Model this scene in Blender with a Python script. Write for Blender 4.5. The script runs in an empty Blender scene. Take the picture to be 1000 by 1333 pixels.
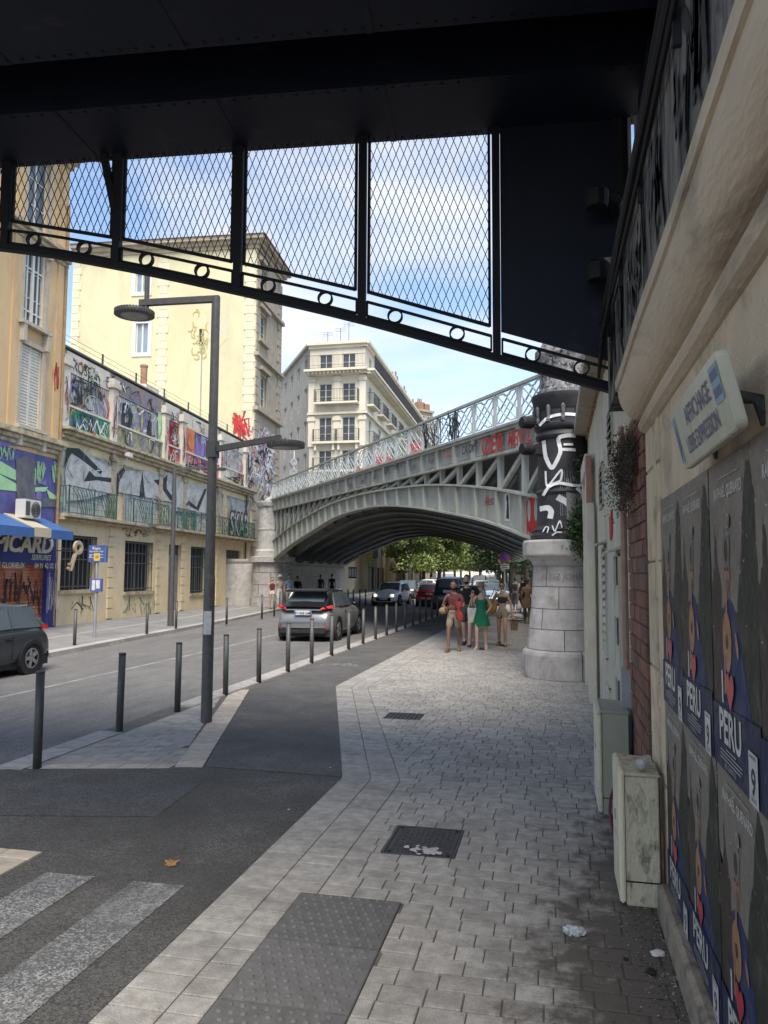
import bpy, bmesh, math, random
from mathutils import Vector, Matrix
random.seed(11)
R=math.radians
scene=bpy.context.scene; COL=scene.collection
# ---------------------------------------------------------------- camera, sky, sun, exposure
YAW,PITCH,ROLL,CAMZ=R(12.5),math.atan(78.5/1000),R(.3),2.0
cam_data=bpy.data.cameras.new('camera'); cam=bpy.data.objects.new('camera',cam_data); COL.objects.link(cam)
cam_data.sensor_fit='HORIZONTAL'; cam_data.sensor_width=36; cam_data.lens=36; cam_data.clip_start=.05; cam_data.clip_end=4000
CAMM=Matrix.Rotation(YAW,3,'Z')@Matrix.Rotation(PITCH+math.pi/2,3,'X')@Matrix.Rotation(ROLL,3,'Z')
cam.matrix_world=Matrix.Translation((0,0,CAMZ))@CAMM.to_4x4()
scene.camera=cam
SUN_EL,SUN_AZ=R(57),R(160)      # azimuth clockwise from +Y
world=bpy.data.worlds.new('World'); scene.world=world; world.use_nodes=True
wn=world.node_tree; wn.nodes.clear(); WN=wn.nodes.new; WL=wn.links.new
w_out=WN('ShaderNodeOutputWorld'); w_bg=WN('ShaderNodeBackground'); w_sky=WN('ShaderNodeTexSky')
w_sky.sky_type='NISHITA'; w_sky.sun_disc=False; w_sky.sun_elevation=SUN_EL; w_sky.sun_rotation=SUN_AZ
w_sky.air_density=1.0; w_sky.dust_density=.5; w_sky.ozone_density=2.2
w_bg.inputs['Strength'].default_value=.09
w_tc=WN('ShaderNodeTexCoord'); w_map=WN('ShaderNodeMapping'); w_map.inputs['Scale'].default_value=(1.0,1.0,2.6)
w_map.inputs['Location'].default_value=(5.3,.5,2.2)
w_n=WN('ShaderNodeTexNoise'); w_n.inputs['Scale'].default_value=2.3; w_n.inputs['Detail'].default_value=5; w_n.inputs['Roughness'].default_value=.56; w_n.inputs['Distortion'].default_value=.35
w_r=WN('ShaderNodeValToRGB'); w_r.color_ramp.elements[0].position=.45; w_r.color_ramp.elements[1].position=.73
w_r.color_ramp.elements[0].color=(0.05,)*3+(1,); w_r.color_ramp.elements[1].color=(.95,)*3+(1,)
w_mx=WN('ShaderNodeMix'); w_mx.data_type='RGBA'; w_mx.inputs['B'].default_value=(4.12,4.08,4.05,1)
WL(w_tc.outputs['Generated'],w_map.inputs['Vector']); WL(w_map.outputs['Vector'],w_n.inputs['Vector']); WL(w_n.outputs['Fac'],w_r.inputs['Fac'])
WL(w_r.outputs['Color'],w_mx.inputs['Factor']); WL(w_sky.outputs['Color'],w_mx.inputs['A']); WL(w_mx.outputs['Result'],w_bg.inputs['Color']); WL(w_bg.outputs['Background'],w_out.inputs['Surface'])
sun_data=bpy.data.lights.new('sun','SUN'); sun=bpy.data.objects.new('sun',sun_data); COL.objects.link(sun)
sun_data.energy=1.75; sun_data.angle=R(35); sun_data.color=(1,.93,.82)
sun.rotation_euler=(math.pi/2-SUN_EL,0,math.pi-SUN_AZ+0)
sd=Vector((math.sin(SUN_AZ)*math.cos(SUN_EL),math.cos(SUN_AZ)*math.cos(SUN_EL),math.sin(SUN_EL)))
sun.rotation_euler=sd.to_track_quat('Z','Y').to_euler()
vs=scene.view_settings; vs.view_transform='Standard'; vs.look='None'; vs.gamma=1; vs.use_curve_mapping=False; vs.exposure=1.66
scene.cycles.max_bounces=8; scene.cycles.diffuse_bounces=4
# ---------------------------------------------------------------- helpers
def pxray(px,py): return CAMM@Vector((px-500,-(py-666.5),-1000.))
def G(px,py,z=0.):
    r=pxray(px,py); return Vector((0,0,CAMZ))+r*((z-CAMZ)/r.z)
class Frame:
    """vertical plane: local X along it, local Y its left normal, Z up"""
    def __init__(s,x,y,ang): s.o=Vector((x,y,0)); s.a=ang; s.d=Vector((math.cos(ang),math.sin(ang),0)); s.n=Vector((-math.sin(ang),math.cos(ang),0))
    def px(s,px,py,off=0.):
        r=pxray(px,py); o=Vector((0,0,CAMZ)); t=((s.o+s.n*off-o).dot(s.n))/r.dot(s.n); p=o+r*t
        return ((p-s.o).dot(s.d),p.z)
    def w(s,x,y=0,z=0): v=s.o+s.d*x+s.n*y; v.z=z; return v
MATS={}
def mat(name,c,rough=.8,c2=None,scale=6.,bump=0.,bscale=40.,metal=0.,spec=.4,stain=None,stscale=1.2,sth=(.5,.7),stretch=(1,1,1),rand=0.,trans=0.,emit=0.,cell=None,speck=None):
    if name in MATS: return MATS[name]
    m=bpy.data.materials.new(name); m.use_nodes=True; t=m.node_tree; N=t.nodes.new; K=t.links.new
    b=t.nodes['Principled BSDF']; b.inputs['Roughness'].default_value=rough; b.inputs['Metallic'].default_value=metal; b.inputs['Specular IOR Level'].default_value=spec
    c=tuple(c)+(1,); c2=tuple(c2)+(1,) if c2 else tuple(x*.72 for x in c[:3])+(1,)
    tc=N('ShaderNodeTexCoord'); ge=N('ShaderNodeNewGeometry'); mp=N('ShaderNodeMapping'); mp.inputs['Scale'].default_value=stretch
    K(ge.outputs['Position'],mp.inputs['Vector'])
    n=N('ShaderNodeTexNoise'); n.inputs['Scale'].default_value=scale; n.inputs['Detail'].default_value=6; n.inputs['Roughness'].default_value=.62; K(mp.outputs['Vector'],n.inputs['Vector'])
    r=N('ShaderNodeValToRGB'); r.color_ramp.elements[0].position=.36; r.color_ramp.elements[1].position=.66; r.color_ramp.elements[0].color=c2; r.color_ramp.elements[1].color=c
    fac=n.outputs['Fac']
    if cell:      # aggregate stones: some cells carry the first colour, some the second
        v=N('ShaderNodeTexVoronoi'); v.inputs['Scale'].default_value=cell; K(ge.outputs['Position'],v.inputs['Vector']); sp_=N('ShaderNodeSeparateColor'); K(v.outputs['Color'],sp_.inputs['Color'])
        a_=N('ShaderNodeMath'); a_.operation='MULTIPLY_ADD'; a_.inputs[1].default_value=.45; K(sp_.outputs[0],a_.inputs[0]); b_=N('ShaderNodeMath'); b_.operation='MULTIPLY_ADD'; b_.inputs[1].default_value=.9; b_.inputs[2].default_value=-.17; K(fac,b_.inputs[0]); K(b_.outputs[0],a_.inputs[2]); fac=a_.outputs[0]
    K(fac,r.inputs['Fac']); col=r.outputs['Color']
    if speck:
        v=N('ShaderNodeTexVoronoi'); v.inputs['Scale'].default_value=speck[0]; K(ge.outputs['Position'],v.inputs['Vector']); sp_=N('ShaderNodeSeparateColor'); K(v.outputs['Color'],sp_.inputs['Color'])
        m_=N('ShaderNodeMapRange'); m_.inputs['To Min'].default_value=1-speck[1]; m_.inputs['To Max'].default_value=1+speck[1]*1.3; K(sp_.outputs[0],m_.inputs['Value']); h_=N('ShaderNodeHueSaturation'); K(m_.outputs[0],h_.inputs['Value']); K(col,h_.inputs['Color']); col=h_.outputs['Color']
    if stain:
        s=N('ShaderNodeTexNoise'); s.inputs['Scale'].default_value=stscale; s.inputs['Detail'].default_value=9; s.inputs['Roughness'].default_value=.68; s.inputs['Distortion'].default_value=.6; K(mp.outputs['Vector'],s.inputs['Vector'])
        q=N('ShaderNodeValToRGB'); q.color_ramp.elements[0].position=sth[0]; q.color_ramp.elements[1].position=sth[1]; K(s.outputs['Fac'],q.inputs['Fac'])
        x=N('ShaderNodeMix'); x.data_type='RGBA'; x.inputs['B'].default_value=tuple(stain)+(1,); K(q.outputs['Color'],x.inputs['Factor']); K(col,x.inputs['A']); col=x.outputs['Result']
    if rand:
        oi=N('ShaderNodeObjectInfo'); add=N('ShaderNodeMath'); add.operation='ADD'; fr=N('ShaderNodeMath'); fr.operation='FRACT'
        K(oi.outputs['Random'],add.inputs[0]); K(ge.outputs['Random Per Island'],add.inputs[1]); K(add.outputs[0],fr.inputs[0])
        mr=N('ShaderNodeMapRange'); mr.inputs['To Min'].default_value=1-rand; mr.inputs['To Max'].default_value=1+rand; K(fr.outputs[0],mr.inputs['Value'])
        hs=N('ShaderNodeHueSaturation'); K(mr.outputs[0],hs.inputs['Value']); K(col,hs.inputs['Color']); col=hs.outputs['Color']
    K(col,b.inputs['Base Color'])
    if bump:
        bn=N('ShaderNodeTexNoise'); bn.inputs['Scale'].default_value=bscale; bn.inputs['Detail'].default_value=4; K(mp.outputs['Vector'],bn.inputs['Vector'])
        bp=N('ShaderNodeBump'); bp.inputs['Strength'].default_value=min(1,bump); bp.inputs['Distance'].default_value=.02; K(bn.outputs['Fac'],bp.inputs['Height']); K(bp.outputs['Normal'],b.inputs['Normal'])
    if trans: b.inputs['Transmission Weight'].default_value=trans
    if emit: b.inputs['Emission Color'].default_value=c; b.inputs['Emission Strength'].default_value=emit
    MATS[name]=m; return m
class MB:
    def __init__(s): s.v=[]; s.f=[]; s.m=[]
    def add(s,vs,fs,m=0):
        o=len(s.v); s.v+= [tuple(p) for p in vs]
        for f in fs: s.f.append([i+o for i in f]); s.m.append(m)
        return s
    def quad(s,*p,m=0): return s.add(p,[list(range(len(p)))],m)
    def box(s,x0,x1,y0,y1,z0,z1,m=0,M=None):
        v=[Vector((x,y,z)) for z in (z0,z1) for y in (y0,y1) for x in (x0,x1)]
        if M: v=[M@p for p in v]
        return s.add(v,[(0,2,3,1),(4,5,7,6),(0,1,5,4),(2,6,7,3),(0,4,6,2),(1,3,7,5)],m)
    def hexa(s,b,t,m=0):   # bottom 4 pts, top 4 pts, both counter-clockwise from above
        return s.add(list(b)+list(t),[(3,2,1,0),(4,5,6,7),(0,1,5,4),(1,2,6,5),(2,3,7,6),(3,0,4,7)],m)
    def prism(s,pts,vec,m=0):
        n=len(pts); vec=Vector(vec); a=[Vector(p) for p in pts]; b=[p+vec for p in a]
        return s.add(a+b,[list(range(n))[::-1],[i+n for i in range(n)]]+[(i,(i+1)%n,(i+1)%n+n,i+n) for i in range(n)],m)
    def bar(s,a,b,w,h,m=0,up=(0,0,1)):
        a=Vector(a); b=Vector(b); d=(b-a).normalized(); up=Vector(up)
        if abs(d.dot(up))>.98: up=Vector((0,1,0)) if abs(d.y)<.9 else Vector((1,0,0))
        x=d.cross(up).normalized()*(w/2); y=x.cross(d).normalized()*(h/2)
        v=[a-x-y,a+x-y,a+x+y,a-x+y,b-x-y,b+x-y,b+x+y,b-x+y]
        return s.add(v,[(3,2,1,0),(4,5,6,7),(0,1,5,4),(1,2,6,5),(2,3,7,6),(3,0,4,7)],m)
    def tube(s,pts,r,n=8,m=0,cap=True):
        pts=[Vector(p) for p in pts]; k=len(pts); rs=r if isinstance(r,(list,tuple)) else [r]*k
        vs=[]; ref=None
        for i,p in enumerate(pts):
            d=(pts[min(i+1,k-1)]-pts[max(i-1,0)]).normalized()
            if ref is None: ref=Vector((0,0,1)) if abs(d.z)<.9 else Vector((1,0,0))
            x=d.cross(ref).normalized(); y=x.cross(d)
            ref=y
            vs+=[p+(x*math.cos(2*math.pi*j/n)+y*math.sin(2*math.pi*j/n))*rs[i] for j in range(n)]
        fs=[(i*n+j,i*n+(j+1)%n,(i+1)*n+(j+1)%n,(i+1)*n+j) for i in range(k-1) for j in range(n)]
        if cap: fs+= [list(range(n))[::-1],[(k-1)*n+j for j in range(n)]]
        return s.add(vs,fs,m)
    def lathe(s,prof,n=24,c=(0,0,0),m=0,a0=0,a1=2*math.pi):
        full=abs(a1-a0-2*math.pi)<1e-6; k=n if full else n+1
        vs=[(c[0]+r*math.cos(a0+(a1-a0)*j/n),c[1]+r*math.sin(a0+(a1-a0)*j/n),c[2]+z) for r,z in prof for j in range(k)]
        fs=[]
        for i in range(len(prof)-1):
            for j in range(n):
                j2=(j+1)%k if full else j+1
                fs.append((i*k+j,i*k+j2,(i+1)*k+j2,(i+1)*k+j))
        return s.add(vs,fs,m)
    def sphere(s,c,r,n=12,m=0,k=8):
        rx,ry,rz=r if isinstance(r,(tuple,list)) else (r,r,r)
        vs=[];fs=[]
        for i in range(k+1):
            t=math.pi*i/k
            for j in range(n):
                a=2*math.pi*j/n; vs.append((c[0]+rx*math.sin(t)*math.cos(a),c[1]+ry*math.sin(t)*math.sin(a),c[2]+rz*math.cos(t)))
        for i in range(k):
            for j in range(n): fs.append((i*n+j,(i+1)*n+j,(i+1)*n+(j+1)%n,i*n+(j+1)%n))
        return s.add(vs,fs,m)
    def wall(s,x0,x1,z0,z1,holes,y=0,depth=.25,m=0):
        xs=sorted({x0,x1,*[v for h in holes for v in h[:2]]}); zs=sorted({z0,z1,*[v for h in holes for v in h[2:4]]})
        xs=[v for v in xs if x0<=v<=x1]; zs=[v for v in zs if z0<=v<=z1]
        for a,b in zip(xs,xs[1:]):
            for c,d in zip(zs,zs[1:]):
                mx,mz=(a+b)/2,(c+d)/2
                if not any(h[0]<mx<h[1] and h[2]<mz<h[3] for h in holes): s.quad((a,y,c),(b,y,c),(b,y,d),(a,y,d),m=m)
        for a,b,c,d in [h[:4] for h in holes]:
            e=y+depth
            for p,q in (((a,c),(b,c)),((b,c),(b,d)),((b,d),(a,d)),((a,d),(a,c))):
                s.quad((p[0],y,p[1]),(q[0],y,q[1]),(q[0],e,q[1]),(p[0],e,p[1]),m=m)
        return s
    def ribbon(s,pts,w,y=-.004,m=0,taper=False):
        """flat painted stroke in the local XZ plane"""
        P=[Vector((p[0],p[1])) for p in pts]; n=len(P); L=[];Rr=[]
        for i,p in enumerate(P):
            d=(P[min(i+1,n-1)]-P[max(i-1,0)]).normalized(); nn=Vector((-d.y,d.x)); ww=w/2*(1-.6*abs(2*i/(n-1)-1) if taper else 1)
            L.append(p+nn*ww); Rr.append(p-nn*ww)
        for i in range(n-1): s.quad((Rr[i].x,y,Rr[i].y),(Rr[i+1].x,y,Rr[i+1].y),(L[i+1].x,y,L[i+1].y),(L[i].x,y,L[i].y),m=m)
        return s
    def mesh(s,name,mats,smooth=False,bevel=0.,fix=True):
        me=bpy.data.meshes.new(name); me.from_pydata(s.v,[],s.f)
        for m in (mats if isinstance(mats,(list,tuple)) else [mats]): me.materials.append(m)
        me.polygons.foreach_set('material_index',s.m)
        if smooth: me.polygons.foreach_set('use_smooth',[True]*len(s.f))
        if bevel or fix:
            bm=bmesh.new(); bm.from_mesh(me)
            if bevel: bmesh.ops.bevel(bm,geom=bm.edges[:],offset=bevel,segments=2,affect='EDGES',clamp_overlap=True)
            bmesh.ops.recalc_face_normals(bm,faces=bm.faces[:]); bm.to_mesh(me); bm.free()
        me.update(); return me
    def build(s,name,mats,parent=None,smooth=False,bevel=0.,loc=None,rot=None,fix=True):
        return put(name,s.mesh(name,mats,smooth,bevel,fix),parent,loc,rot)
def put(name,me,parent=None,loc=None,rot=None,label=None):
    o=bpy.data.objects.new(name,me); COL.objects.link(o)
    if parent: o.parent=parent
    if loc is not None: o.location=loc
    if rot is not None: o.rotation_euler=rot
    if label: o['label']=label
    return o
def tag(o,label,cat,group=None,kind=None):
    if label: o['label']=label
    if cat: o['category']=cat
    if group: o['group']=group
    if kind: o['kind']=kind
    return o
def thing(name,label,cat,loc=(0,0,0),rz=0.,group=None):
    o=bpy.data.objects.new(name,None); COL.objects.link(o); o.location=loc; o.rotation_euler=(0,0,rz); o.empty_display_size=.2
    return tag(o,label,cat,group)
def struct(o): o['kind']='structure'; return o
def stuff(o): o['kind']='stuff'; return o
def kids(o): return [c for c in bpy.data.objects if c.parent==o]
def copy_tree(o,loc,rz,label,sub=None):
    c=o.copy(); COL.objects.link(c); c.location=loc; c.rotation_euler=(0,0,rz); c['label']=label
    for ch in KIDS.setdefault(o.name,kids(o)):
        d=ch.copy(); COL.objects.link(d); d.parent=c
        for g in KIDS.setdefault(ch.name,kids(ch)):
            e=g.copy(); COL.objects.link(e); e.parent=d
    return c
KIDS={}
def evalmesh(o,name):
    bpy.context.view_layer.update(); dg=bpy.context.evaluated_depsgraph_get()
    me=bpy.data.meshes.new_from_object(o.evaluated_get(dg)); me.name=name; return me
_T={}
def textmesh(txt,size=1.,bold=0.,shear=0.,ext=0.,align='CENTER'):
    k=(txt,bold,shear,ext/size,align)
    if k not in _T:
        cu=bpy.data.curves.new('lettering','FONT'); cu.body=txt; cu.size=1; cu.offset=bold; cu.shear=shear; cu.extrude=ext/size; cu.align_x=align; cu.resolution_u=3
        o=bpy.data.objects.new('lettering',cu); COL.objects.link(o); me=evalmesh(o,'lettering'); bpy.data.objects.remove(o); bpy.data.curves.remove(cu)
        _T[k]=([tuple(v.co) for v in me.vertices],[list(p.vertices) for p in me.polygons])
    return _T[k]
def text_into(mb,txt,x,z,size,y=-.006,m=0,bold=0.,shear=0.,ext=0.,align='CENTER',sx=1.,flip=False,rot=0.,fn=None):
    """lettering laid in the local XZ plane (reads from the -Y side; flip: from +Y)"""
    vs,fs=textmesh(txt,size,bold,shear,ext,align); out=[]
    for a,b,c in vs:
        a,b=a*size*sx,b*size; a,b=a*math.cos(rot)-b*math.sin(rot),a*math.sin(rot)+b*math.cos(rot)
        p=(x-a,y+c*size,z+b) if flip else (x+a,y-c*size,z+b)
        out.append(fn(p) if fn else p)
    mb.add(out,fs,m); return mb
def lerp(a,b,t): return a+(b-a)*t
def curve_fn(pts):
    pts=sorted(pts)
    def f(x):
        for i in range(len(pts)-1):
            if x<=pts[i+1][0] or i==len(pts)-2:
                p0=pts[max(i-1,0)];p1=pts[i];p2=pts[i+1];p3=pts[min(i+2,len(pts)-1)]
                h=p2[0]-p1[0]; t=(x-p1[0])/h
                m1=(p2[1]-p0[1])/max(p2[0]-p0[0],1e-6)*h; m2=(p3[1]-p1[1])/max(p3[0]-p1[0],1e-6)*h
                if t<0 or t>1: return (p1[1]+m1*t) if t<0 else (p2[1]+m2*(t-1))
                return (2*t**3-3*t*t+1)*p1[1]+(t**3-2*t*t+t)*m1+(-2*t**3+3*t*t)*p2[1]+(t**3-t*t)*m2
    return f
ORD=['first','second','third','fourth','fifth','sixth','seventh','eighth','ninth','tenth','eleventh','twelfth','thirteenth','fourteenth','fifteenth','sixteenth','seventeenth','eighteenth','nineteenth','twentieth','twenty-first','twenty-second']
# ---------------------------------------------------------------- materials
asphalt=mat('asphalt',(.118,.113,.107),.85,(.083,.079,.075),2.2,1.,110,stain=(.057,.054,.051),stscale=.55,sth=(.42,.75),speck=(85,.42))
road_m=mat('road asphalt',(.180,.173,.164),.85,(.134,.129,.123),5,.6,120,speck=(60,.25),stain=(.09,.09,.092),stscale=.35,sth=(.52,.85),stretch=(1,.25,1))
paver_m=mat('concrete paver',(.385,.365,.337),.7,(.25,.235,.215),11,.5,90,stain=(.17,.16,.145),stscale=1.6,sth=(.50,.82),rand=.12,speck=(220,.12))
def grime(m,xs=(.05,.62),ys=(2.,6.2)):
    # trodden dirt gathered along the foot of the right wall
    t=m.node_tree; b=t.nodes['Principled BSDF']; N=t.nodes.new; K=t.links.new; src=b.inputs['Base Color'].links[0].from_socket
    g=N('ShaderNodeNewGeometry'); s=N('ShaderNodeSeparateXYZ'); K(g.outputs['Position'],s.inputs[0])
    mx=N('ShaderNodeMapRange'); mx.inputs['From Min'].default_value=xs[0]-.9; mx.inputs['From Max'].default_value=xs[1]; K(s.outputs[0],mx.inputs['Value'])
    my=N('ShaderNodeMapRange'); my.inputs['From Min'].default_value=9.; my.inputs['From Max'].default_value=4.2; my.inputs['To Min'].default_value=.35; K(s.outputs[1],my.inputs['Value'])
    n=N('ShaderNodeTexNoise'); n.inputs['Scale'].default_value=5.; n.inputs['Detail'].default_value=9; n.inputs['Roughness'].default_value=.7; K(g.outputs['Position'],n.inputs['Vector'])
    p=N('ShaderNodeMath'); p.operation='MULTIPLY'; K(mx.outputs[0],p.inputs[0]); K(my.outputs[0],p.inputs[1])
    a=N('ShaderNodeMath'); a.operation='MULTIPLY_ADD'; a.inputs[1].default_value=.75; K(p.outputs[0],a.inputs[0]); K(n.outputs['Fac'],a.inputs[2])
    r=N('ShaderNodeValToRGB'); r.color_ramp.elements[0].position=.82; r.color_ramp.elements[1].position=1.12 if False else 1.; r.color_ramp.elements[1].color=(.9,.9,.9,1); K(a.outputs[0],r.inputs['Fac'])
    x=N('ShaderNodeMix'); x.data_type='RGBA'; x.inputs['B'].default_value=(.075,.062,.05,1); K(r.outputs['Color'],x.inputs['Factor']); K(src,x.inputs['A']); K(x.outputs['Result'],b.inputs['Base Color'])
grime(paver_m)
joint_m=mat('joint sand',(.14,.13,.12),.95)
beige_m=mat('beige paver',(.52,.45,.36),.8,(.38,.33,.27),8,.4,90,rand=.12)
kerb_m=mat('granite kerb',(.45,.42,.38),.8,(.32,.30,.28),9,.4,80,rand=.12,stain=(.16,.15,.14),stscale=1.5,sth=(.58,.8))
lpave_m=mat('tar pavement',(.27,.265,.255),.85,(.2,.195,.19),2,.3,90,stain=(.13,.125,.12),stscale=.5,sth=(.5,.8))
white_paint=mat('worn road paint',(.36,.36,.355),.8,(.105,.105,.107),2.2,.8,110,cell=85,stain=(.10,.10,.10),stscale=2.2,sth=(.44,.66))
tact_m=mat('tactile concrete',(.15,.147,.145),.7,(.11,.107,.105),12,.4,120,rand=.1)
iron_m=mat('cast iron',(.085,.085,.09),.6,(.05,.05,.053),30,.5,120,metal=.3)
steel_dark=mat('anthracite steel',(.098,.096,.094),.5,(.075,.074,.073),12,.15,60,metal=.2,rand=.12)
navy=mat('navy girder paint',(.0065,.0095,.024),.6,(.0045,.0068,.017),3,.06,30,stain=(.03,.03,.033),stscale=1.5,sth=(.6,.75))
black_m=mat('black painted iron',(.008,.009,.012),.7,(.008,.008,.01),8)
plaster=mat('wall stone render',(.66,.53,.38),.9,(.54,.44,.32),4,.5,70,stain=(.2,.165,.125),stscale=2.2,sth=(.52,.78),rand=.07)
cornice_m=mat('cornice render',(.60,.49,.37),.85,(.50,.41,.31),3,.4,40,stain=(.15,.125,.10),stscale=1.6,sth=(.52,.75),stretch=(1,.4,1.6))
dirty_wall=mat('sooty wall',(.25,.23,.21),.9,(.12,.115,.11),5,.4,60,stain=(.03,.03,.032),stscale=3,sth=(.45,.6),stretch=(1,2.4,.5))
rough=mat('roughcast',(.68,.64,.52),.95,(.55,.52,.42),3,1.,130,stain=(.24,.235,.2),stscale=1.2,sth=(.55,.8),stretch=(1,1,.5))
brick_m=mat('old red brick',(.27,.125,.09),.9,(.17,.08,.06),8,1.,50,rand=.25,stain=(.13,.10,.075),stscale=4,sth=(.45,.65))
mortar=mat('mortar',(.22,.17,.14),.95,(.15,.12,.1),20,.5,80)
cream_metal=mat('beige cabinet paint',(.66,.61,.47),.6,(.56,.52,.40),5,.15,60,stain=(.24,.22,.17),stscale=5,sth=(.55,.75))
dirty_cab=mat('dirty beige cabinet',(.52,.47,.35),.8,(.43,.39,.285),30,.5,60,stain=(.14,.125,.09),stscale=16,sth=(.5,.66),stretch=(1,1,.45))
marble=mat('weathered stone',(.47,.44,.41),.75,(.36,.335,.32),4,.4,60,stain=(.20,.18,.17),stscale=1.8,sth=(.52,.75),rand=.08)
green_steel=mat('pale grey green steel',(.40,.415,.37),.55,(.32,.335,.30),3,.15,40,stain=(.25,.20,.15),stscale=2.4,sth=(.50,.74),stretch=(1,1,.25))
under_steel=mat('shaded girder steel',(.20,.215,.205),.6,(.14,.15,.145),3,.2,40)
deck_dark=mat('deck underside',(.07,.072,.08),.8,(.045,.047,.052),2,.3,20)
col_black=mat('black column paint',(.035,.035,.038),.55,(.02,.02,.022),6,.2,40)
paint_white=mat('white spray paint',(.78,.78,.78),.6,(.62,.62,.63),6)
paint_black=mat('black spray paint',(.02,.02,.022),.6,(.035,.035,.037),6)
paint_red=mat('red spray paint',(.50,.035,.03),.6,(.38,.03,.03),6)
paint_silver=mat('silver spray paint',(.60,.585,.55),.6,(.40,.385,.36),3,stain=(.22,.205,.18),stscale=2.2,sth=(.55,.72))
paint_green=mat('green spray paint',(.05,.32,.16),.6,(.03,.22,.12),3)
paint_lime=mat('lime spray paint',(.42,.68,.32),.6,(.35,.58,.3),3)
paint_blue=mat('blue spray paint',(.07,.09,.26),.7,(.15,.12,.28),2.5,stain=(.30,.29,.31),stscale=2,sth=(.58,.75))
paint_violet=mat('violet spray paint',(.24,.18,.42),.6,(.18,.14,.36),3)
paint_orange=mat('orange spray paint',(.62,.22,.05),.6,(.5,.13,.05),3)
paint_yellow=mat('yellow spray paint',(.62,.55,.10),.6)
paint_pink=mat('pink spray paint',(.60,.18,.26),.6)
arc_wall=mat('cream arcade render',(.75,.62,.39),.9,(.63,.51,.33),1.5,.3,50,stain=(.33,.27,.18),stscale=1.2,sth=(.58,.82),stretch=(1,1,.45))
arc_trim=mat('weathered moulding',(.56,.47,.32),.9,(.34,.28,.19),3,.4,40,stain=(.14,.12,.095),stscale=2,sth=(.5,.72))
attic_m=mat('pale attic render',(.66,.60,.50),.9,(.52,.47,.39),2,.3,40,stain=(.25,.23,.2),stscale=1.6,sth=(.57,.8))
orange_wall=mat('ochre render',(.66,.46,.25),.9,(.58,.40,.21),1.2,.25,50,stain=(.40,.29,.18),stscale=.9,sth=(.48,.80),stretch=(1,1,.35))
yellow_wall=mat('pale yellow render',(.66,.60,.38),.9,(.60,.54,.33),.4,.2,50,stain=(.47,.43,.29),stscale=.45,sth=(.46,.78),stretch=(1,1,.5))
stone_wall=mat('stone facade',(.42,.36,.27),.9,(.32,.27,.21),2,.4,30,stain=(.2,.17,.14),stscale=.9,sth=(.55,.8))
white_wall=mat('white stucco',(.74,.68,.55),.9,(.66,.61,.49),.8,.15,30,stain=(.48,.43,.34),stscale=.6,sth=(.55,.85),stretch=(1,1,.4))
grey_wall=mat('grey stone and shaded facade',(.42,.385,.33),.9,(.34,.31,.26),1,.2,30)
trim_white=mat('white painted trim',(.62,.60,.54),.7,(.6,.58,.53),4)
shutter_w=mat('pale shutter',(.66,.63,.55),.7,(.55,.52,.45),4)
shutter_g=mat('grey shutter',(.42,.42,.40),.7,(.34,.34,.33),4)
glass=mat('window glass',(.10,.12,.14),.12,(.07,.085,.1),1,spec=.8)
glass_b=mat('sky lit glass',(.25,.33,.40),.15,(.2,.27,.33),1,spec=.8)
tile_m=mat('clay roof tile',(.36,.20,.13),.9,(.25,.15,.10),5,rand=.15)
rail_iron=mat('black balcony iron',(.025,.026,.03),.6,(.03,.032,.036),5)
rail_green=mat('green balcony iron',(.05,.16,.13),.55,(.03,.10,.085),5)
corr_m=mat('corrugated shutter',(.48,.48,.46),.5,(.36,.36,.35),3,metal=.3,stain=(.2,.2,.19),stscale=2)
shop_blue=mat('shop blue',(.03,.045,.19),.55,(.025,.035,.15),2)
awn_blue=mat('awning blue',(.06,.14,.34),.7,(.05,.115,.29),3)
cream_letter=mat('cream lettering',(.72,.68,.52),.5)
rollshut=mat('rust shutter',(.42,.13,.06),.6,(.30,.09,.045),1.2,stain=(.45,.22,.14),stscale=1.2,sth=(.5,.6))
grey_metal=mat('grey metal',(.36,.36,.37),.5,(.28,.28,.29),4,metal=.3)
dark_hole=mat('dark interior',(.02,.021,.022),.9)
leaf_m=mat('plane leaf',(.27,.33,.10),.6,(.15,.20,.055),.9,rand=.5)
leaf_d=mat('dark leaf',(.07,.10,.035),.6,(.025,.045,.015),1.2,rand=.4)
twig_m=mat('dry twig',(.13,.10,.075),.9,(.09,.07,.055),5,rand=.3)
bark=mat('bark',(.16,.13,.10),.9,(.10,.08,.065),5,.6,20)
leaf_dry=mat('dry leaf',(.33,.18,.06),.8,(.24,.12,.04),30)
foil_m=mat('crumpled foil',(.65,.68,.70),.35,(.5,.53,.55),20,1.,60,metal=.5)
litter_w=mat('litter paper',(.65,.64,.62),.8)
# ================================================================ GROUND
def sheet(name,pts,z,m,grid=False):
    return struct(MB().quad(*[(x,y,z) for x,y in pts]).build(name,m))
sheet('ground',[(-1500,-1500),(1500,-1500),(1500,1500),(-1500,1500)],-.16,lpave_m)
sheet('road',[(-5.45,-30),(-5.45,62),(-9.5,150),(-26,150),(-15.2,42),(-12.1,16.7),(-10.6,-30)],-.10,road_m)
sheet('cycle_path',[(-2.05,-6),(-2.05,7.42),(-3.79,13.22),(-3.79,66),(-5.2,66),(-5.2,12.84),(-3.54,7.48),(-5.2,7.05),(-5.85,6.7),(-11,4.0),(-11,-6)],-.003,asphalt)
asph2=mat('paler asphalt',(.145,.138,.13),.85,(.106,.101,.095),2.2,1.,110,stain=(.085,.085,.088),stscale=.7,sth=(.42,.75),speck=(85,.34))
sheet('cycle_path_resurfaced',[(-3.535,7.49),(-2.055,7.44),(-3.785,13.22),(-3.785,60),(-5.19,60),(-5.19,12.85)],.001,asph2)
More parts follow.
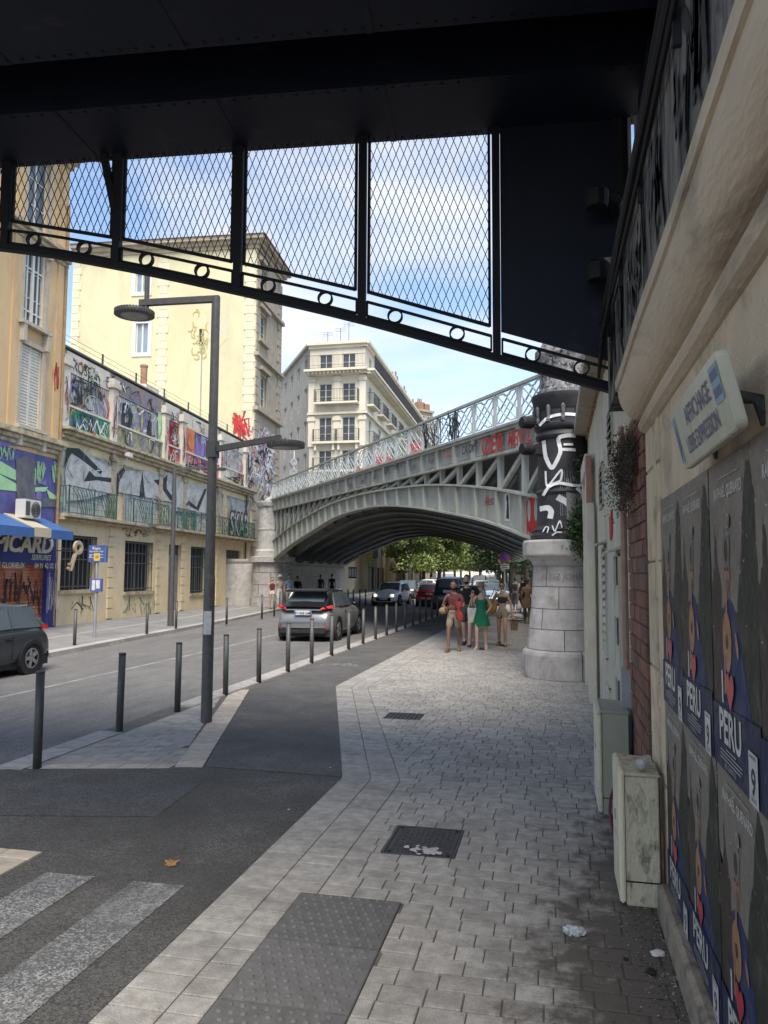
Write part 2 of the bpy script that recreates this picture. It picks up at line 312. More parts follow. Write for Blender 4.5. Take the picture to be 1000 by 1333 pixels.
sheet('asphalt_patch',[(-4.6,5.6),(-3.2,5.9),(-3.3,6.9),(-4.75,6.5)],.0005,mat('dark asphalt patch',(.095,.095,.098),.85,(.07,.07,.072),2.2,1.,110,speck=(85,.42)))
mb=MB(); mb.box(-5.62,-5.24,6.9,62,-.16,-.02); mb.build('kerb_bed',joint_m)['kind']='structure'
pave=struct(MB().quad(*[(x,y,-.014) for x,y in [(-2.05,-6),(.7,-6),(.7,40),(-3.79,40),(-3.79,13.22),(-2.05,7.42)]]).build('pavement',joint_m))
sheet('far_pavement',[(-3.79,40),(3,40),(8,160),(-5,160),(-3.79,62)],-.006,mat('far paving',(.30,.285,.27),.85,(.2,.19,.185),3,.3,60))
RH=.155; RY0=4.76
HOLES=[(-1.57,-.93,2.90,4.76),(-1.24,-.71,5.535,6.155),(-2.33,-1.82,10.495,10.96)]
def Xe(y): return -2.05 if y<7.42 else (lerp(-2.05,-3.79,(y-7.42)/5.8) if y<13.22 else -3.79)
def paver_geo(mb,a,b,c,d,z=0.,g=.0035,ch=.005):
    """corner points (x,y) counter-clockwise"""
    P=[Vector(p) for p in (a,b,c,d)]; ce=sum(P,Vector((0,0)))/4
    def ins(p,k): v=ce-p; return p+Vector((math.copysign(min(k,abs(v.x)),v.x),math.copysign(min(k,abs(v.y)),v.y)))
    o=[ins(p,g) for p in P]; i=[ins(p,g+ch) for p in P]; t=[random.uniform(-.0018,.0018) for _ in P]
    mb.add([(p.x,p.y,z-.02) for p in o]+[(p.x,p.y,z-.003) for p in o]+[(p.x,p.y,z+t[k]) for k,p in enumerate(i)],
       [(0,1,5,4),(1,2,6,5),(2,3,7,6),(3,0,4,7),(4,5,9,8),(5,6,10,9),(6,7,11,10),(7,4,8,11),(8,9,10,11)])
count=0; far=MB()
for k in range(-24,200):
    y0=RY0+k*RH; y1=y0+RH; ym=(y0+y1)/2
    xa=lambda y,o: Xe(y)+o
    cuts=[(xa(y0,0),xa(y1,0)),(xa(y0,.29),xa(y1,.29)),(xa(y0,.58),xa(y1,.58))]
    random.seed(1000+k)
    x=cuts[-1][0]+random.uniform(.1,.26); 
    while x<.60: cuts.append((x,x)); x+=random.choice((.15,.19,.22,.25,.18,.21))
    cuts.append((.64,.64))
    for (a0,a1),(b0,b1) in zip(cuts,cuts[1:]):
        seg=[(a0,b0,a1,b1)]
        for hx0,hx1,hy0,hy1 in HOLES:
            if hy0-.01<ym<hy1+.01:
                ns=[]
                for (p,q,p1,q1) in seg:
                    if q<=hx0+.01 or p>=hx1-.01: ns.append((p,q,p1,q1)); continue
                    if p<hx0-.03: ns.append((p,hx0,p1,hx0))
                    if q>hx1+.03: ns.append((hx1,q,hx1,q1))
                seg=ns
        for (p,q,p1,q1) in seg:
            ind=k>=-10 and count<300
            mb=MB() if ind else far
            paver_geo(mb,(p,y0),(q,y0),(q1,y1),(p1,y1))
            if ind: mb.build('paver',paver_m,pave,fix=False); count+=1
stuff(far.build('distant_pavers',paver_m,pave,fix=False))
random.seed(5)
# tactile slabs
tac=thing('tactile_paving','dark grey tactile paving of studded slabs set into the pale pavers','tactile paving',(-1.25,3.83,0))
for j in range(3):
    y1=4.755-j*.62; mb=MB(); x0,x1,y0=-1.567,-.933,y1-.614
    mb.box(x0+1.25,x1+1.25,y0-3.83,y1-3.83,-.03,.002)
    sl=mb.build('slab',tact_m,tac,bevel=.004)
    mb=MB(); n=10
    for a in range(n):
        for b in range(n):
            cx=x0+1.25+.035+(a+.25+(.5 if b%2 else 0))*.0595; cy=y0-3.83+.03+b*.0615
            if cx<x1+1.25-.02: mb.lathe([(.0155,.0),(.0135,.005),(.008,.008),(0.0005,.0085)],8,(cx,cy,.002))
    stuff(mb.build('studs',tact_m,sl,smooth=True))
# manhole cover
man=thing('manhole_cover','square cast iron chamber cover smeared with white paint','manhole cover',(-.975,5.845,0))
mb=MB()
for a in ((-.265,-.245,-.31,.31),(.245,.265,-.31,.31),(-.245,.245,-.31,-.29),(-.245,.245,.29,.31)): mb.box(a[0],a[1],a[2],a[3],-.03,.0)
mb.build('frame',iron_m,man)
pl=MB().box(-.24,.24,-.285,.285,-.03,-.004).build('plate',iron_m,man)
mb=MB()
for i in range(11):
    for j in range(13):
        x=-.2+i*.04; y=-.24+j*.04
        if (i+j)%2: mb.box(x-.017,x+.012,y-.006,y+.006,-.004,.002)
        else: mb.box(x-.006,x+.006,y-.014,y+.014,-.004,.002)
stuff(mb.build('tread_pattern',iron_m,pl))
for sx in (-1,1):
    for sy in (-1,1): MB().box(sx*.215-.012,sx*.215+.012,sy*.26-.012,sy*.26+.012,-.004,.0045).build('lifting_key',black_m,pl)
mb=MB(); random.seed(3)
for i in range(26):
    x,y=random.gauss(.03,.06),random.gauss(-.2,.045); r=random.uniform(.008,.035)
    mb.quad(*[(x+r*random.uniform(.5,1.2)*math.cos(t),y+r*random.uniform(.5,1.2)*math.sin(t),.0046+i*.00006) for t in [j*math.pi/3.5 for j in range(7)]])
mb.build('paint_smear',mat('smear',(.5,.48,.45),.8),pl)
gr=thing('drain_grate','small black drain grate in the pale pavers past the manhole','grate',(-2.075,10.73,0))
mb=MB()
for a in ((-.25,-.235,-.23,.23),(.235,.25,-.23,.23),(-.235,.235,-.23,-.215),(-.235,.235,.215,.23)): mb.box(*a,-.03,.001)
mb.build('frame',iron_m,gr)
for i in range(8): MB().box(-.21+i*.058,-.185+i*.058,-.215,.215,-.03,-.002).build('grate_bar',iron_m,gr)
mb=MB()
for j in range(5): mb.box(-.235,.235,-.19+j*.09,-.17+j*.09,-.03,-.003)
mb.quad((-.235,-.215,-.028),(.235,-.215,-.028),(.235,.215,-.028),(-.235,.215,-.028),m=1)
mb.build('cross_bars',[iron_m,dark_hole],gr)
# island of pavers between kerb and path
isl=struct(MB().quad(*[(x,y,-.013) for x,y in [(-5.24,6.97),(-3.54,7.44),(-5.2,12.86),(-5.24,12.86)]]).build('paved_island',joint_m))
sh=.26; grey_isl=mat('grey island paver',(.36,.335,.305),.8,(.26,.243,.222),7,.4,90,rand=.12)
def xr(y): return lerp(-3.54,-5.2,(y-7.48)/5.36)
random.seed(8)
def skew(x,y): return (x,y+sh*(x+5.24))
x=-5.24
while x<-3.9:
    w=random.uniform(.26,.34); b=min(x+w,-3.86); mb=MB(); paver_geo(mb,skew(x,6.99),skew(b,6.99),skew(b,7.17),skew(x,7.17)); mb.build('paver',beige_m,isl,fix=False); x=b
    if b>=-3.87: break
n=0
for r in range(40):
    y0=7.17+r*.15; x=-5.24-(.12 if r%2 else 0)
    while x<-3.8:
        b=x+.3
        lim=lambda yy: xr(yy)-.31
        a_=max(x,-5.24); q0=min(b,lim(y0+sh*1.2)); q1=min(b,lim(y0+.15+sh*1.2))
        if q1-a_>.04:
            mb=MB(); paver_geo(mb,skew(a_,y0),skew(q0,y0),skew(q1,y0+.15),skew(a_,y0+.15)); mb.build('paver',grey_isl,isl,fix=False); n+=1
        x=b
y=7.46
while y<12.3:
    y1=y+.2; w0=min(.30,xr(y)+5.22); w1=min(.30,xr(y1)+5.22)
    if w1<.04: break
    mb=MB(); paver_geo(mb,(xr(y)-w0,y-sh*.2),(xr(y)-.01,y),(xr(y1)-.01,y1),(xr(y1)-w1,y1-sh*.2)); mb.build('paver',beige_m,isl,fix=False); y=y1
# kerb stones
kb=struct(MB().box(-5.56,-5.3,6.5,6.9,-.16,-.012).build('kerb',kerb_m))
y=6.92; i=0
while y<60:
    l=.95 if y<30 else 2.4; drop=8.35<y<10.0
    mb=MB(); mb.box(-5.60,-5.25,y+.006,y+l-.006,-.16,-.07 if drop else .004+random.uniform(-.002,.002))
    mb.build('kerb_stone',iron_m if drop else kerb_m,kb,bevel=.012); y+=l
mb=MB(); mb.hexa([(-9.2,3.6,-.16),(-8.9,3.45,-.16),(-5.3,6.62,-.16),(-5.62,6.9,-.16)],[(-9.2,3.6,.004),(-8.9,3.45,.004),(-5.3,6.62,.004),(-5.62,6.9,.004)]); mb.build('kerb_stone',kerb_m,kb,bevel=.012)
# crossing markings, beige corner, cycle symbol, road line
zb=MB()
for x0,x1 in ((-3.32,-2.97),(-2.68,-2.33)): zb.quad((x0,.5,.001),(x1,.5,.001),(x1,4.68,.001),(x0,4.67,.001))
zb.build('crossing_stripes',white_paint)['kind']='structure'
bc=struct(MB().quad((-5.2,1.5,-.001),(-3.56,1.5,-.001),(-3.56,4.98,-.001),(-5.2,4.98,-.001)).build('beige_paved_corner',joint_m))
for r in range(14):
    for c in range(6):
        x1=-3.57-c*.27; mb=MB(); y1=4.97-r*.155-(.0); paver_geo(mb,(x1-.27,y1-.155),(x1,y1-.155),(x1,y1),(x1-.27,y1),z=.012); mb.build('paver',beige_m,bc,fix=False)
mb=MB()
def ring(mb,cx,cy,r,w,z,n=20):
    for j in range(n):
        a,b=2*math.pi*j/n,2*math.pi*(j+1)/n
        mb.quad(*[(cx+q*math.cos(t),cy+q*math.sin(t),z) for q,t in ((r-w,a),(r,a),(r,b),(r-w,b))])
ring(mb,-4.78,16.1,.19,.07,.005); ring(mb,-4.3,16.1,.19,.07,.005)
def gseg(mb,a,b,w,z):
    a,b=Vector(a),Vector(b); d=(b-a).normalized(); q=Vector((-d.y,d.x))*w/2
    mb.quad(*[(p.x,p.y,z) for p in (a-q,b-q,b+q,a+q)])
for i,(a,b) in enumerate((((-4.78,16.1),(-4.68,16.45)),((-4.68,16.42),(-4.38,16.42)),((-4.3,16.1),(-4.4,16.5)),((-4.68,16.4),(-4.52,16.1)),((-4.52,16.1),(-4.38,16.42)),((-4.72,16.52),(-4.6,16.52)))): gseg(mb,a,b,.06,.0055+.0004*i)
mb.build('cycle_marking',white_paint)['kind']='structure'
mb=MB(); gseg(mb,(-9.05,-20),(-8.97,18.2),.10,-.096); gseg(mb,(-8.97,18.2),(-9.9,60),.10,-.096); mb.build('lane_line',mat('lane paint',(.36,.36,.355),.8,(.22,.22,.22),3,stain=(.17,.17,.17),stscale=2,sth=(.45,.7)))['kind']='structure'
# left pavement with kerb
LK=[(-10.7,-20),(-11.45,8),(-12.1,16.7),(-13.5,30.8),(-14.9,42),(-17.5,75),(-24,150)]
mb=MB()
for (a,b) in zip(LK,LK[1:]): mb.quad((a[0],a[1],.0),(b[0],b[1],.0),(b[0]-14,b[1],.0),(a[0]-14,a[1],.0))
mb.build('left_pavement',lpave_m)['kind']='structure'
lk=struct(MB().box(-11.2,-10.95,-12,-11,-.16,.0).build('left_kerb',kerb_m))
for (a,b) in zip(LK[1:5],LK[2:6]):
    a,b=Vector(a),Vector(b); L_=(b-a).length; n=max(1,int(L_/1.2)); d=(b-a)/n; q=Vector((d.y,-d.x)).normalized()
    for i in range(n):
        p,e=a+d*(i+.006),a+d*(i+.994)
        c=[p+q*.12,e+q*.12,e-q*.22,p-q*.22]; mb=MB(); mb.hexa([(v.x,v.y,-.16) for v in c],[(v.x,v.y,.012) for v in c]); mb.build('kerb_stone',kerb_m,lk)
mb=MB()
for (a,b) in zip(LK[1:6],LK[2:7]): mb.quad((a[0]-2.1,a[1],.004),(b[0]-2.1,b[1],.004),(b[0]-2.3,b[1],.004),(a[0]-2.3,a[1],.004))
mb.build('pavement_edging',kerb_m)['kind']='structure'

# ================================================================ RIGHT WALL (abutment with cornice)
def part(mb,name,mats,parent,**k):
    o=mb.build(name,mats,parent,**k); o.location=-Vector(parent.location); return o
aw=thing('abutment_wall','big tan rendered wall under a heavy curved cornice, covered in posters','wall',(.8,3,0))
part(MB().box(.668,6,-7,7.0,-.1,3.45),'wall_core',mortar,aw)
zs=[.16,.98,1.72,2.42,3.0]; random.seed(4)
for r in range(4):
    y=-6.5+(.6 if r%2 else 0)
    while y<4.9:
        l=random.choice((1.1,1.25,1.4)); e=min(y+l,4.98)
        part(MB().box(.65+random.uniform(-.002,.002),.70,y+.003,e-.003,zs[r]+.003,zs[r+1]-.003),'stone_block',plaster,aw,bevel=.006); y=e
for (ya,yb) in ((4.985,5.16),(5.28,5.66)):
    z=.0
    for h in (.72,.66,.7,.62,.5):
        part(MB().box(.64,.72,ya,yb,z+.004,min(z+h,3.0)-.004),'stone_block',plaster,aw,bevel=.008); z+=h
part(MB().box(.645,.72,5.16,5.28,1.15,1.30),'stone_block',plaster,aw); part(MB().box(.645,.72,5.16,5.28,1.85,2.1),'stone_block',plaster,aw); part(MB().box(.645,.72,5.16,5.28,2.5,3.0),'stone_block',plaster,aw)
mb=MB()
prof=[(.655,.0),(.655,.13),(.64,.165),(.60,.17),(.575,.155),(.57,.0)]
mb.prism([(x,-6.5,z) for x,z in prof],(0,11.45,0)); part(mb,'base_ledge',mat('ledge stone',(.33,.28,.22),.9,(.22,.185,.145),6,.7,50,stain=(.09,.08,.065),stscale=4,sth=(.5,.7)),aw)
prof=[(.70,2.97),(.635,2.98),(.60,3.0),(.585,3.03),(.592,3.065),(.60,3.08)]
prof+=[(.60-.145*math.sin(t)**1.0,3.08+.21*(1-math.cos(t))) for t in [i*math.pi/16 for i in range(9)]]
prof+=[(.44,3.295),(.437,3.36),(.452,3.37),(.70,3.39)]
mb=MB(); k=len(prof); ys=[-6.5+i*.4 for i in range(31)]; ys=[y for y in ys if y<5.6]+[5.62]
vs=[(x+math.sin(y*3.1+z*7)*.003,y,z+math.sin(y*1.7)*.004) for y in ys for x,z in prof]
fs=[(i*k+j,i*k+(j+1)%k,(i+1)*k+(j+1)%k,(i+1)*k+j) for i in range(len(ys)-1) for j in range(k)]+[list(range(k)),[(len(ys)-1)*k+j for j in range(k)][::-1]]
mb.add(vs,fs); co=part(mb,'cornice',cornice_m,aw)
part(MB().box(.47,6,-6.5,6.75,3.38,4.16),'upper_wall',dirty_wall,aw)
part(MB().box(1.7,6,-6.5,6.75,4.16,7.0),'bearing_wall',navy,aw)
part(MB().box(.455,1.2,-6.5,6.78,4.16,4.26),'bearing_ledge',dirty_wall,aw,bevel=.01)
for y_ in (1.9,3.4,4.9,6.4): part(MB().box(.75,1.6,y_-.5,y_+.25,4.26,6.1),'bearing_block',navy,aw)
# scrawls on the upper wall, facing the street
random.seed(21); mb=MB()
for i in range(34):
    y=random.uniform(.5,6.5); z=3.45+random.uniform(0,.15); pts=[(y,z)]
    for j in range(6): pts.append((pts[-1][0]+random.uniform(-.09,.13),z+random.uniform(0,.45)))
    w=random.choice((.03,.05,.07))
    for a,b in zip(pts,pts[1:]):
        a,b=Vector(a),Vector(b); q=(b-a).normalized(); q=Vector((-q.y,q.x))*w/2
        mb.quad(*[(.467-.0001*(i*6+j%3),p.x,p.y) for p in (a-q,b-q,b+q,a+q)])
part(mb,'scrawl',paint_black,aw,fix=False)
# conduits along the top of the cornice
mb=MB()
for i in range(4): mb.tube([(.437-.012*(i%2),y,4.02+.045*i+.03*math.sin(y*1.3+i*2)) for y in [1.2+j*.225 for j in range(26)]],.013+.006*(i%2),7)
for y in (1.6,2.8,4.0,5.2,6.3): mb.box(.44,.47,y-.012,y+.012,3.9,4.25)
for j in range(5): mb.tube([(.42,5.6+.1*j,4.0),(.36,5.8+.1*j,3.75-.05*j),(.40,6.1+.08*j,4.0)],.013,6)
part(mb,'conduits',black_m,aw,smooth=False)
# ---------------------------------------------------------------- brick pilaster
bp=thing('brick_pilaster','flaking red brick pilaster between the tan wall and the roughcast house','pilaster',(.68,6.2,0))
part(MB().box(.645,.9,5.70,6.98,-.05,3.25),'core',mortar,bp)
random.seed(6); r=0; z=.0
while z<3.2:
    y=5.70-(.16 if r%2 else 0)
    while y<6.97:
        a,b=max(y,5.69),min(y+.32,6.985)
        if b-a>.05:
            part(MB().box(.628+random.uniform(-.006,.005),.68,a+.004,b-.004,z+.004,z+.120),'brick',brick_m,bp,bevel=.005)
        y+=.32
    z+=.125; r+=1
part(MB().box(.61,.70,5.685,6.99,3.2,3.28),'cap',plaster,bp,bevel=.01)
# ---------------------------------------------------------------- roughcast house
rh=thing('roughcast_house','low pale roughcast house with an overhanging roof edge beside the pier','house',(.8,11,0))
mb=MB(); holes=[(7.35,8.0,-.0,.62)]
vn=[(8.9,9.35,.9,2.35),(11.0,11.35,1.0,2.45)]
part(MB().box(.66,7,7.0,15.45,-.1,4.66),'wall',rough,rh)
part(MB().box(.40,7.2,6.98,15.75,4.66,4.84),'eave',mat('eave concrete',(.42,.37,.30),.9,(.3,.27,.22),3,.4,40,stain=(.15,.13,.11),stscale=3,sth=(.5,.7)),rh,bevel=.01)
mb=MB()
for i in range(60): mb.box(.62,.66,7.1+i*.14,7.16+i*.14+random.uniform(0,.05),4.60+random.uniform(-.02,.02),4.66)
part(mb,'eave_tile_ends',tile_m,rh)
def vent(y0,y1,z0,z1,n,hood=True):
    fr=MB(); t=.02
    for b in ((y0,y0+t,z0,z1),(y1-t,y1,z0,z1),(y0,y1,z0,z0+t),(y0,y1,z1-t,z1)): fr.box(.632,.665,b[0],b[1],b[2],b[3])
    fr.quad((.658,y0,z0),(.658,y1,z0),(.658,y1,z1),(.658,y0,z1),m=1)
    if hood: fr.hexa([(.54,y0-.05,z1+.02),(.67,y0-.05,z1+.05),(.67,y1+.05,z1+.05),(.54,y1+.05,z1+.02)],[(.54,y0-.05,z1+.04),(.67,y0-.05,z1+.08),(.67,y1+.05,z1+.08),(.54,y1+.05,z1+.04)])
    v=part(fr,'vent',[rough,dark_hole],rh)
    mb=MB(); h=(z1-z0-2*t)/n
    for i in range(n):
        z=z0+t+i*h; mb.hexa([(.628,y0+t,z),(.655,y0+t,z+h*.5),(.655,y1-t,z+h*.5),(.628,y1-t,z)],[(.628,y0+t,z+.012),(.655,y0+t,z+h*.5+.012),(.655,y1-t,z+h*.5+.012),(.628,y1-t,z+.012)])
    o=mb.build('slats',rough,v); o['kind']='stuff'
vent(10.3,11.0,.9,2.35,13); vent(8.2,8.8,.25,2.2,3); vent(7.25,8.1,.05,.78,8,False); vent(9.9,10.6,.05,.6,6,False); vent(8.8,9.5,3.3,3.9,6,False); vent(10.6,11.4,2.9,3.5,6,False)
mb=MB(); mb.box(.56,.66,7.06,7.17,.40,1.18); mb.hexa([(.50,7.02,.33),(.58,7.02,.33),(.58,7.13,.33),(.50,7.13,.33)],[(.56,7.06,.40),(.66,7.06,.40),(.66,7.17,.40),(.56,7.17,.40)]); part(mb,'downpipe_shoe',grey_metal,rh)
mb=MB(); mb.tube([(.60,7.05,1.18),(.60,7.05,3.3)],.028,8); part(mb,'conduit',mat('conduit pink',(.38,.24,.18),.8),rh)
# door surround at the far end
fr=part(MB().box(.52,.70,12.9,13.3,0,3.65).box(.52,.70,14.35,14.7,0,3.65).box(.50,.70,12.85,14.75,3.65,3.95),'door_surround',mat('cream casing',(.56,.53,.44),.8,(.48,.45,.38),3),rh,bevel=.01)
part(MB().box(.515,.60,12.72,12.84,0,3.9),'corner_strip',mat('terracotta edge',(.40,.22,.14),.9,(.32,.18,.11),4),rh)
dr=part(MB().box(.57,.70,13.3,14.35,0,3.65),'door',mat('cream door',(.58,.54,.43),.7,(.5,.46,.37),3),rh)
for z0,z1 in ((.15,.9),(1.05,2.2),(2.35,3.5)):
    for y0,y1 in ((13.4,13.78),(13.88,14.26)): MB().box(.555,.575,y0,y1,z0,z1).build('door_panel',cream_metal,dr,bevel=.006)
part(MB().box(.50,.62,12.35,12.62,0,3.1),'pipe_casing',mat('cream casing',(.56,.53,.44),.8,(.48,.45,.38),3),rh,bevel=.01)
rn=thing('red_notice','torn red paper stuck on the pale roughcast wall','notice',(.656,9.3,2.55))
MB().box(-.012,-.002,-.17,.02,-.1,.18).box(-.014,-.003,-.09,.17,-.16,.12).build('paper',paint_red,rn)
# ---------------------------------------------------------------- vegetation on the wall
def twigs(name,label,cat,loc,spread,n,leaves,lm,seed,size=.05):
    random.seed(seed); t=thing(name,label,cat,loc); mb=MB(); lf=MB()
    for i in range(n):
        p=Vector((random.uniform(-.02,.04),random.uniform(-.4,.4)*spread[1],random.uniform(-.3,.3)*spread[2])); pts=[p]
        for j in range(5): pts.append(pts[-1]+Vector((random.uniform(-.55,.15)*spread[0],random.uniform(-.5,.5)*spread[1],random.uniform(-.7,.3)*spread[2]))*.35)
        mb.tube(pts,[.006,.005,.004,.003,.002,.0015],4)
        for q in pts[1:]:
            for _ in range(leaves):
                c=q+Vector((random.gauss(0,.05),random.gauss(0,.06),random.gauss(0,.05))); u=Vector((random.gauss(0,1),random.gauss(0,1),random.gauss(0,1))).normalized(); v=u.orthogonal().normalized(); s_=size*random.uniform(.5,1.2)
                lf.quad(c-u*s_,c+v*s_*.45,c+u*s_,c-v*s_*.45)
    mb.build('twigs',twig_m,t,fix=False); o=lf.build('leaves',lm,t,fix=False); o['kind']='stuff'
twigs('dry_creeper','brown withered creeper spilling over the top of the brick pilaster','creeper',(.60,6.35,2.95),(.22,.7,.5),110,9,twig_m,31,.014)
twigs('shrub','dark green shrub growing out of the pier top beside the house','shrub',(.58,14.85,2.95),(.55,.5,.75),44,10,leaf_d,32,.05)
twigs('ivy_tuft','small green ivy tuft hanging under the eave end of the roughcast house','ivy',(.52,15.4,4.1),(.4,.4,1.2),26,7,leaf_d,33,.05)
# ---------------------------------------------------------------- sign
sg=thing('wall_sign','cream metal sign reading AFFICHAGE LIBRE EXPRESSION on brackets above the posters','sign',(.515,2.945,2.56)); 
tilt=R(13)
W_,H_=.485,.128
def rrect(w,h,r,n=5):
    P=[]
    for cx,cy,a in ((w-r,h-r,0),(-w+r,h-r,90),(-w+r,-h+r,180),(w-r,-h+r,270)):
        for i in range(n+1): t=R(a+90*i/n); P.append((cx+r*math.cos(t),cy+r*math.sin(t)))
    return P
def sgp(u,v,d):   # u to the right as read from the street (-Y world), v up, d off the face
    return (-d*math.cos(tilt)-v*math.sin(tilt),-u,v*math.cos(tilt)-d*math.sin(tilt))
mb=MB(); rr=rrect(W_,H_,.03); mb.prism([sgp(u,v,0) for u,v in rr],Vector(sgp(0,0,-.036)))
sign_m=mat('sign enamel',(.55,.54,.42),.28,(.46,.45,.34),5,.1,20,stain=(.30,.28,.2),stscale=5,sth=(.6,.8),spec=.6)
mb.build('panel',sign_m,sg,bevel=.004)
mb=MB()
for txt,u,v,s_ in (('AFFICHAGE',.05,.015,.095),('LIBRE EXPRESSION',.02,-.085,.088)):
    vs_,fs_=textmesh(txt,1,.012); mb.add([sgp(u+a*s_*.95*(1.0 if len(txt)<10 else .86),v+b*s_,.003) for a,b,c in vs_],fs_)
mb.build('lettering',mat('sign violet ink',(.16,.14,.26),.5),sg,fix=False)
mb=MB()
mb.quad(*[sgp(u,v,.002) for u,v in ((-.465,-.1),(-.40,-.1),(-.40,.09),(-.465,.09))]); mb.quad(*[sgp(u,v,.002) for u,v in ((.33,-.02),(.455,-.02),(.455,.1),(.33,.1))])
mb.quad(*[sgp(u,v,.0028) for u,v in ((-.455,-.07),(-.44,-.09),(-.41,-.04),(-.42,.06))],m=1); mb.quad(*[sgp(u,v,.0028) for u,v in ((.34,.055),(.44,.055),(.44,.085),(.34,.085))],m=1); mb.quad(*[sgp(u,v,.0028) for u,v in ((.34,.0),(.44,.0),(.44,.03),(.34,.03))],m=1)
mb.build('emblem',[mat('sign pale blue',(.28,.42,.50),.5),mat('sign dark blue',(.15,.16,.30),.5)],sg,fix=False)
for y in (-.36,.36):
    MB().tube([(.03,y,-.02),(.07,y,.0),(.12,y,-.01),(.145,y,-.09)],.022,8).build('bracket',iron_m,sg,smooth=True)
# ---------------------------------------------------------------- posters
P_=dict(sky=mat('poster sky',(.22,.188,.16),.5,(.16,.137,.115),5,1.,9,spec=.45,stain=(.15,.125,.105),stscale=6,sth=(.48,.75)),peak=mat('poster dark green',(.03,.033,.026),.55,(.022,.025,.02),6,1.,9,spec=.3,stain=(.11,.095,.08),stscale=7,sth=(.52,.78)),brown=mat('poster dark brown',(.05,.036,.028),.55,(.04,.03,.024),6,1.,9,spec=.3,stain=(.11,.095,.08),stscale=7,sth=(.52,.78)),
 navy=mat('poster navy',(.018,.026,.070),.55,(.018,.022,.06),6,1.,9,spec=.3,stain=(.11,.095,.08),stscale=7,sth=(.52,.78)),blue=mat('poster blue',(.020,.036,.125),.55,(.014,.025,.085),3,1.,9,spec=.3,stain=(.085,.08,.10),stscale=7,sth=(.50,.78)),skin=mat('poster skin',(.33,.17,.13),.35,(.25,.12,.09),20,.4,16),hat=mat('poster grey',(.17,.155,.15),.35,(.12,.11,.1),20,.4,16),tan=mat('poster tan',(.40,.20,.09),.4,(.27,.13,.06),25,.4,16),
 white=mat('poster white',(.62,.61,.58),.4),red=mat('poster red',(.55,.05,.05),.4),line=mat('poster grey print and glints',(.40,.39,.37),.4))
PK=list(P_); PM=[P_[k] for k in PK]
def poster_mesh(W,Hh,seed):
    random.seed(seed); mb=MB(); lay=[0]
    def poly(pts,k):
        lay[0]+=1; d=.002+.00035*lay[0]
        mb.quad(*[(-d,-u*W/.75,v*Hh/1.2) for u,v in pts],m=PK.index(k))
    def ell(cx,cy,rx,ry,k,n=18,a=0): poly([(cx+rx*math.cos(t)*math.cos(a)-ry*math.sin(t)*math.sin(a),cy+rx*math.cos(t)*math.sin(a)+ry*math.sin(t)*math.cos(a)) for t in [2*math.pi*i/n for i in range(n)]],k)
    mb.box(-.0015,.001,-W,0,0,Hh,m=PK.index('brown'))
    def jag(pts,k,j=.012):
        out=[]
        for a,b in zip(pts,pts[1:]+pts[:1]):
            for i in range(5): out.append((lerp(a[0],b[0],i/5)+(random.uniform(-j,j) if 0<i else 0),lerp(a[1],b[1],i/5)+(random.uniform(-j,j) if 0<i else 0)))
        poly([(min(max(u,0),.75),min(max(v,0),1.2)) for u,v in out],k)
    poly([(.0,.55),(.75,.55),(.75,1.2),(0,1.2)],'sky')
    jag([(0,.25),(.17,.25),(.2,.7),(.13,.82),(.10,.97),(.075,.80),(.03,.72),(0,.85)],'brown')
    jag([(.42,.25),(.75,.25),(.75,1.0),(.70,1.12),(.64,1.16),(.58,.98),(.52,.8),(.46,.66)],'peak')
    jag([(.12,.22),(.52,.22),(.46,.62),(.18,.62)],'brown')
    jag([(.10,.2),(.66,.2),(.54,.42),(.42,.62),(.30,.68),(.22,.62),(.17,.42)],'blue',.008)
    ell(.30,.77,.055,.115,'skin'); ell(.30,.86,.062,.085,'hat'); ell(.30,.845,.028,.045,'brown'); ell(.28,.775,.012,.008,'brown'); ell(.325,.775,.012,.008,'brown'); ell(.30,.71,.03,.03,'hat')
    ell(.285,.50,.075,.115,'tan'); poly([(.275,.58),(.305,.58),(.31,.68),(.285,.70)],'tan'); ell(.285,.50,.022,.03,'brown'); poly([(.22,.30),(.25,.30),(.255,.45),(.235,.45)],'skin'); ell(.45,.50,.02,.05,'skin',12,.4)
    poly([(0,0),(.75,0),(.75,.27),(0,.24)],'navy')
    lay[0]+=1
    def tx(t,u,v,s_,k,b=.0,sx=1.):
        lay[0]+=1; d=.002+.00035*lay[0]; vs_,fs_=textmesh(t,1,b); mb.add([(-d,-(u+a*s_*sx)*W/.75,(v+c*s_)*Hh/1.2) for a,c,_ in vs_],fs_,PK.index(k))
    tx('RAPHA\u00cbL QUENARD',.36,1.05,.062,'white',.01,.82); poly([(.18,1.125),(.54,1.125),(.54,1.129),(.18,1.129)],'line')
    ell(.36,.955,.03,.028,'line'); ell(.36,.955,.024,.022,'sky'); tx('CANNES',.36,.90,.02,'line')
    tx('I',.20,.265,.17,'white',.02); 
    hp=[]
    for i in range(28):
        t=2*math.pi*i/28; hp.append((.33+.0052*16*math.sin(t)**3*.8,.325+.0050*(13*math.cos(t)-5*math.cos(2*t)-2*math.cos(3*t)-math.cos(4*t))))
    poly(hp,'red'); tx('PERU',.31,.115,.175,'white',.025,.92)
    for i,(a,b) in enumerate(((.24,.40),(.14,.50),(.14,.50),(.14,.48))): poly([(a,.088-.014*i),(b,.088-.014*i),(b,.093-.014*i),(a,.093-.014*i)],'line')
    tx('AU CIN\u00c9MA LE',.31,.02,.028,'line')
    poly([(.60,.0),(.72,.0),(.72,.17),(.60,.17)],'white'); tx('9',.66,.035,.12,'navy',.03); tx('JUILLET',.66,.012,.022,'navy'); tx('MERCREDI',.66,.15,.018,'navy')
